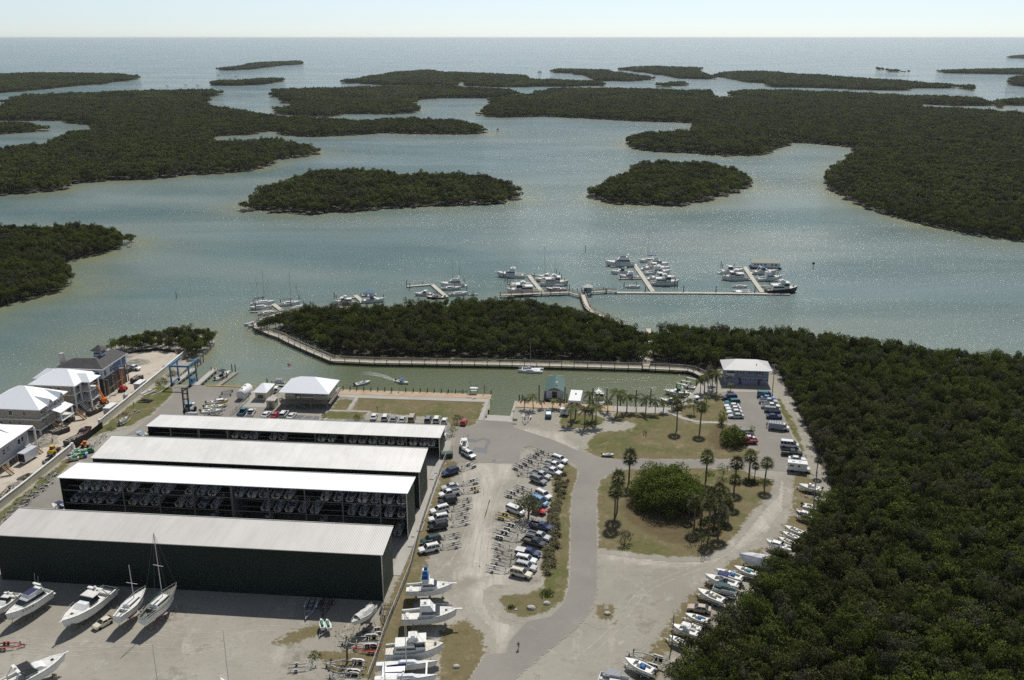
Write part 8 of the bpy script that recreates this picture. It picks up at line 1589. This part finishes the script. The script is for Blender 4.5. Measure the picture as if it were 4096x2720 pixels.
def bird(label, c, rz, s=1.0, colr=(.12,.1,.09), fly=False):
    t = thing('pelican', label, 'bird', c, rz, 'pelicans by the promenade'); t.scale = (s,s,s); m = MB(); m.loft([[(x,w*math.cos(q),z+h*math.sin(q)) for q in np.linspace(0,6.283,9)[:-1]] for x, w, h, z in ((-.45,.03,.03,.3),(-.25,.13,.12,.34),(.05,.17,.17,.4),(.25,.09,.1,.55),(.33,.05,.06,.75),(.42,.07,.07,.86),(.5,.03,.04,.84),(.85,.015,.03,.7))])
    if fly: m.add([(-.1,0,.45),(.2,0,.45),(.1,1.1,.6),(-.1,1.0,.6)], [(0,1,2,3)]); m.add([(-.1,0,.45),(.2,0,.45),(.1,-1.1,.6),(-.1,-1.0,.6)], [(3,2,1,0)])
    else: m.tube((0,.06,0), (0,.06,.3), .02, n=4); m.tube((0,-.06,0), (0,-.06,.3), .02, n=4)
    m.build('body', M['cloth'], t, color=colr)
for i, x in enumerate((1865,1905,1970,1990,2040)): bird('pelican on the promenade planks, %s from the left' % ORD[i], (*at('B', x, 880), .17), random.uniform(0,6))
for i, (x, y) in enumerate(((2075,790),(2088,822),(2140,830))): bird('pelican flying low over the canal corner, %s from the left' % ORD[i], (*at('B', x, y, 3), 3.0), .5+i, fly=True)
def rock(label, t_, x, y, s): rg = np.random.default_rng(int(x)); m = MB(); m.loft([[(r_*math.cos(q)*(1+rg.normal()*.12), r_*.75*math.sin(q)*(1+rg.normal()*.12), z) for q in np.linspace(0,6.283,9)[:-1]] for r_, z in ((1.0,-.1),(1.05,.25),(.8,.55),(.3,.7))]); o = m.build('boulder', M['conc']); o.scale = (s,s,s); o.location = (*at(t_, x, y), 0); tag(o, label, 'boulder')
rock('white boulder under the large verge bush', 'AE', 1445, 430, .75); rock('flat pale boulder in the middle of the verge tip', 'AE', 1210, 500, .9); rock('pink-white boulder on the grass by the bottom of the road', 'AE', 98, 1375, .7); rock('pale concrete block in the round grass patch', 'O', 543, 722, .7); rock('small rock beside the flowering bush', 'AE', 985, 525, .35)
o = clone(BT['skiff'], (*at('K', 322, 545), .35), AL, 'small derelict grey rowing boat on the lawn by the road', scale=.55, colors={'hull':(.3,.3,.3)})
t = thing('rubbish_skip', 'dark green tarp-covered skip at the end of the chain-link fence', 'skip', (*at('J', 695, 430), .05), .2); m = MB(); m.box((0,0,.7), (3.0,1.8,1.3), taper=(1.06,1.06)); m.build('container', M['skip'], t); m = MB(); m.loft([[(x,-1,1.35),(x,-.4,1.7),(x,.4,1.75),(x,1,1.35)] for x in (-1.6,0,1.6)], cap=False, closed=False); m.build('tarp', simple('green_tarp', (.02,.09,.06), .5), t)
for i, (t_, x0, y0, x1, y1) in enumerate((('J',545,650,590,590),('J',425,1150,460,1060),('J',340,1300,365,1205))):
    c, a, Ln = seg(t_, x0, y0, x1, y1); t = thing('loading_ramp', ('farthest','middle','nearest')[i]+' loose pale steel ramp on the weedy strip beside the fence', 'ramp', (*c, .05), a); m = MB(); m.bar((-Ln/2,-.5,.15), (Ln/2,-.5,.15), .12,.15); m.bar((-Ln/2,.5,.15), (Ln/2,.5,.15), .12,.15); m.bar((-Ln/2,-.5,.15), (-Ln/2,.5,.15), .12,.15); m.bar((Ln/2,-.5,.15), (Ln/2,.5,.15), .12,.15); m.build('frame', M['galv'], t)
def golf(label, t_, x, y, rz): t = thing('golf_cart', label, 'golf cart', (*at(t_, x, y), .05), rz); m = MB(); m.box((-.2,0,.55), (2.1,1.1,.4)); m.box((.85,0,.8), (.4,1.0,.5)); m.build('body', M['white'], t); m = MB(); m.box((-.2,0,1.85), (1.7,1.2,.08)); tp_ = m.build('roof', M['white'], t); m = MB(); legs4(m, -.95, .5, .5, .6, 1.85); m.build('frame', M['black'], tp_); m = MB(); m.box((-.3,0,.95), (.6,1.0,.4)); m.build('seat', M['black'], t); wheels(t, (-.7,.75), .5, .22, .18)
golf('white-roofed golf cart on the gravel by the docked cruisers', 'AC', 728, 890, R(100)); golf('white golf cart between the store and the dock office', 'AK', 358, 300, R(80))
person('AE', 1022, 1112, 'person in a dark shirt and pale shorts walking on the road at the bottom', (.03,.03,.035), (.45,.4,.32), R(250), .3, .15); person('K', 665, 330, 'person in a white shirt, left one of the pair on the lawn', (.7,.7,.7), (.2,.22,.3), R(0), .28, .25); person('K', 685, 342, 'person in dark clothes, right one of the pair on the lawn', (.03,.03,.035), (.03,.03,.035), R(0), .28, .25)
person('AI', 558, 405, 'person in dark clothes walking on the dirt road by the gravel pile', (.04,.05,.08), (.06,.07,.1), R(240), .3, .25); person('AI', 385, 445, 'left of two people standing by the lumber stairs', (.2,.2,.22), (.08,.08,.12), R(20), .08, .1); person('AI', 412, 455, 'right of two people standing by the lumber stairs', (.15,.15,.17), (.05,.06,.1), R(200), .12, .15)
person('AI', 465, 640, 'person standing by the wall beside the small dark loader', (.35,.35,.34), (.1,.1,.14), R(90), .1, .1); person('AC', 1830, 1290, 'person with a red trolley behind the work truck', (.35,.33,.3), (.12,.12,.14), R(80), .12, .2)
person('B', 1338, 872, 'person in dark clothing on the plank promenade', (.12,.07,.06), (.06,.06,.08), R(80), .08, .1, z0=.17); person('B', 1408, 868, 'person in pale pink clothing on the plank promenade', (.6,.45,.45), (.5,.5,.55), R(80), .08, .1, z0=.17)

# flag, wakes and far boats
u_, z_ = atv('B', 350, 597, 277); t = thing('flagpole', 'flagpole with a striped flag on the dock behind the marina store', 'flagpole', (*W(u_, 277), .1)); m = MB(); m.tube((0,0,0), (0,0,z_), .07, .05, 6); m.build('pole', M['white'], t); m = MB(); m.box((-.1,0,z_-1.9), (3.2,.05,.06)); m.build('yardarm', M['white'], t)
fl = None
for k in range(7): m = MB(); m.box((.65,.02*math.sin(k),z_-.25-k*.16), (1.1,.02,.08 if k < 6 else .08)); m.build('red_stripe', M['red'], t) if k else m.build('red_stripe', M['red'], t)
m = MB(); m.box((.65,.03,z_-.72), (1.1,.015,1.1)); m.build('flag', M['white'], t); m = MB(); m.box((.3,-.01,z_-.45), (.42,.03,.5)); m.build('canton', simple('flag_blue', (.03,.05,.2), .8), t)
m_, nt_, b_ = new_mat('foam'); b_.inputs['Base Color'].default_value = (.72,.76,.75,1); b_.inputs['Roughness'].default_value = .8
uv = N(nt_, 'ShaderNodeAttribute', attribute_name='fade'); nz = noise(nt_, .9, 5, .8, pos(nt_), .35, .65); nt_.links.new(math_n(nt_, 'MULTIPLY', nz, uv.outputs['Fac']), b_.inputs['Alpha'])
def wake(P_, w0, w1, label):
    V, Fc, A = [], [], []; n = len(P_)
    for k, p in enumerate(P_):
        a, b = P_[max(k-1,0)], P_[min(k+1,n-1)]; d = Vector((b[0]-a[0], b[1]-a[1])).normalized(); w = w0+(w1-w0)*k/(n-1)
        for j, f in enumerate((-1,-.6,0,.6,1)): V.append((p[0]-d.y*w*f/2, p[1]+d.x*w*f/2, WZ+.03)); A.append((0,.9,.35,.9,0)[j]*(1-k/(n-1))**.7)
        if k: Fc += [((k-1)*5+j, (k-1)*5+j+1, k*5+j+1, k*5+j) for j in range(4)]
    me = bpy.data.meshes.new('boat_wake'); me.from_pydata(V, [], Fc); me.attributes.new('fade', 'FLOAT', 'POINT').data.foreach_set('value', A); me.materials.append(m_); o = bpy.data.objects.new('boat_wake', me); col.objects.link(o); struct(o)
wake([at('B', x, y, WZ) for x, y in ((1375,762),(1330,745),(1270,722),(1200,705),(1120,692),(1040,688))], 1.2, 4.5, 'x')
wake([at('U1', x, y, WZ) for x, y in ((1478,172),(1600,165),(1760,156),(1950,148))], 5, 26, 'x'); wake([at('U1', x, y, WZ) for x, y in ((1592,179),(1700,174),(1850,166),(2230,148))], 5, 26, 'x'); wake([at('U3', x, y, WZ) for x, y in ((1790,878),(1850,882),(1930,886))], 1, 5, 'x')
for kd, r, lab, s_ in (('cuddy',('U1',1482,171,1466,172),'far white boat trailing a long wake beyond the low islet',1.3),('cuddy',('U1',1597,178,1582,178),'far boat behind the first, with a fainter wake',1.2),('skiff',('U1',1330,236,1340,236),'tiny distant boat left of the low islet',1.3),('skiff',('U1',1122,240,1134,240),'tiny distant boat between the left islands',1.2),('trawler',('U2',1940,150,1970,150),'distant work boat just left of the bent far island',1.3),('skiff',('U1',1248,234,1258,234),'small dark distant boat in the left channel',1.2)):
    boat(kd, r, lab, 'tiny boats far out on the bay', sc=s_)

b_ = [o for o in bpy.data.objects if o.get('label','').startswith('white sailboat with its mast half stripped')][0]
for ch in list(b_.children):
    n_ = ch.name.split('.')[0]
    if n_ == 'mast': ch.scale = (1.2, 1.2, .62)
    if n_ == 'rigging': bpy.data.objects.remove(ch, do_unlink=True)
for x, y, r_, n, lab, sd_ in ((1130,1060,2.2,500,'dark undergrowth below the great tree, left',91),(1330,980,1.9,400,'dense bush between the grove palms',92),(1240,1200,1.8,350,'dense low bush in the lower grove, left',93)):
    big_tree('bush', lab, 'bush', at('K', x, y), 2.4, r_, n, .18, M['mleaf'], sd_, 9, 1.2, .2, .5)

# ================================================================ HAZE
hz = MB(); hz.box((0, 45000, 56), (180000, 94000, 122)); m = bpy.data.materials.new('haze'); m.use_nodes = True; nt = m.node_tree; nt.nodes.clear()
ho = nt.nodes.new('ShaderNodeOutputMaterial'); hv = nt.nodes.new('ShaderNodeVolumePrincipled'); hv.inputs['Color'].default_value = (.86,.94,.98,1); hv.inputs['Density'].default_value = 2.6e-5; hv.inputs['Anisotropy'].default_value = .4
nt.links.new(hv.outputs[0], ho.inputs['Volume']); h = hz.build('haze', m); h['kind'] = 'stuff'; tag(h, 'thin pale sea haze over the bay and the far islands', 'haze')
drop_protos()
print('objects', len(bpy.data.objects))
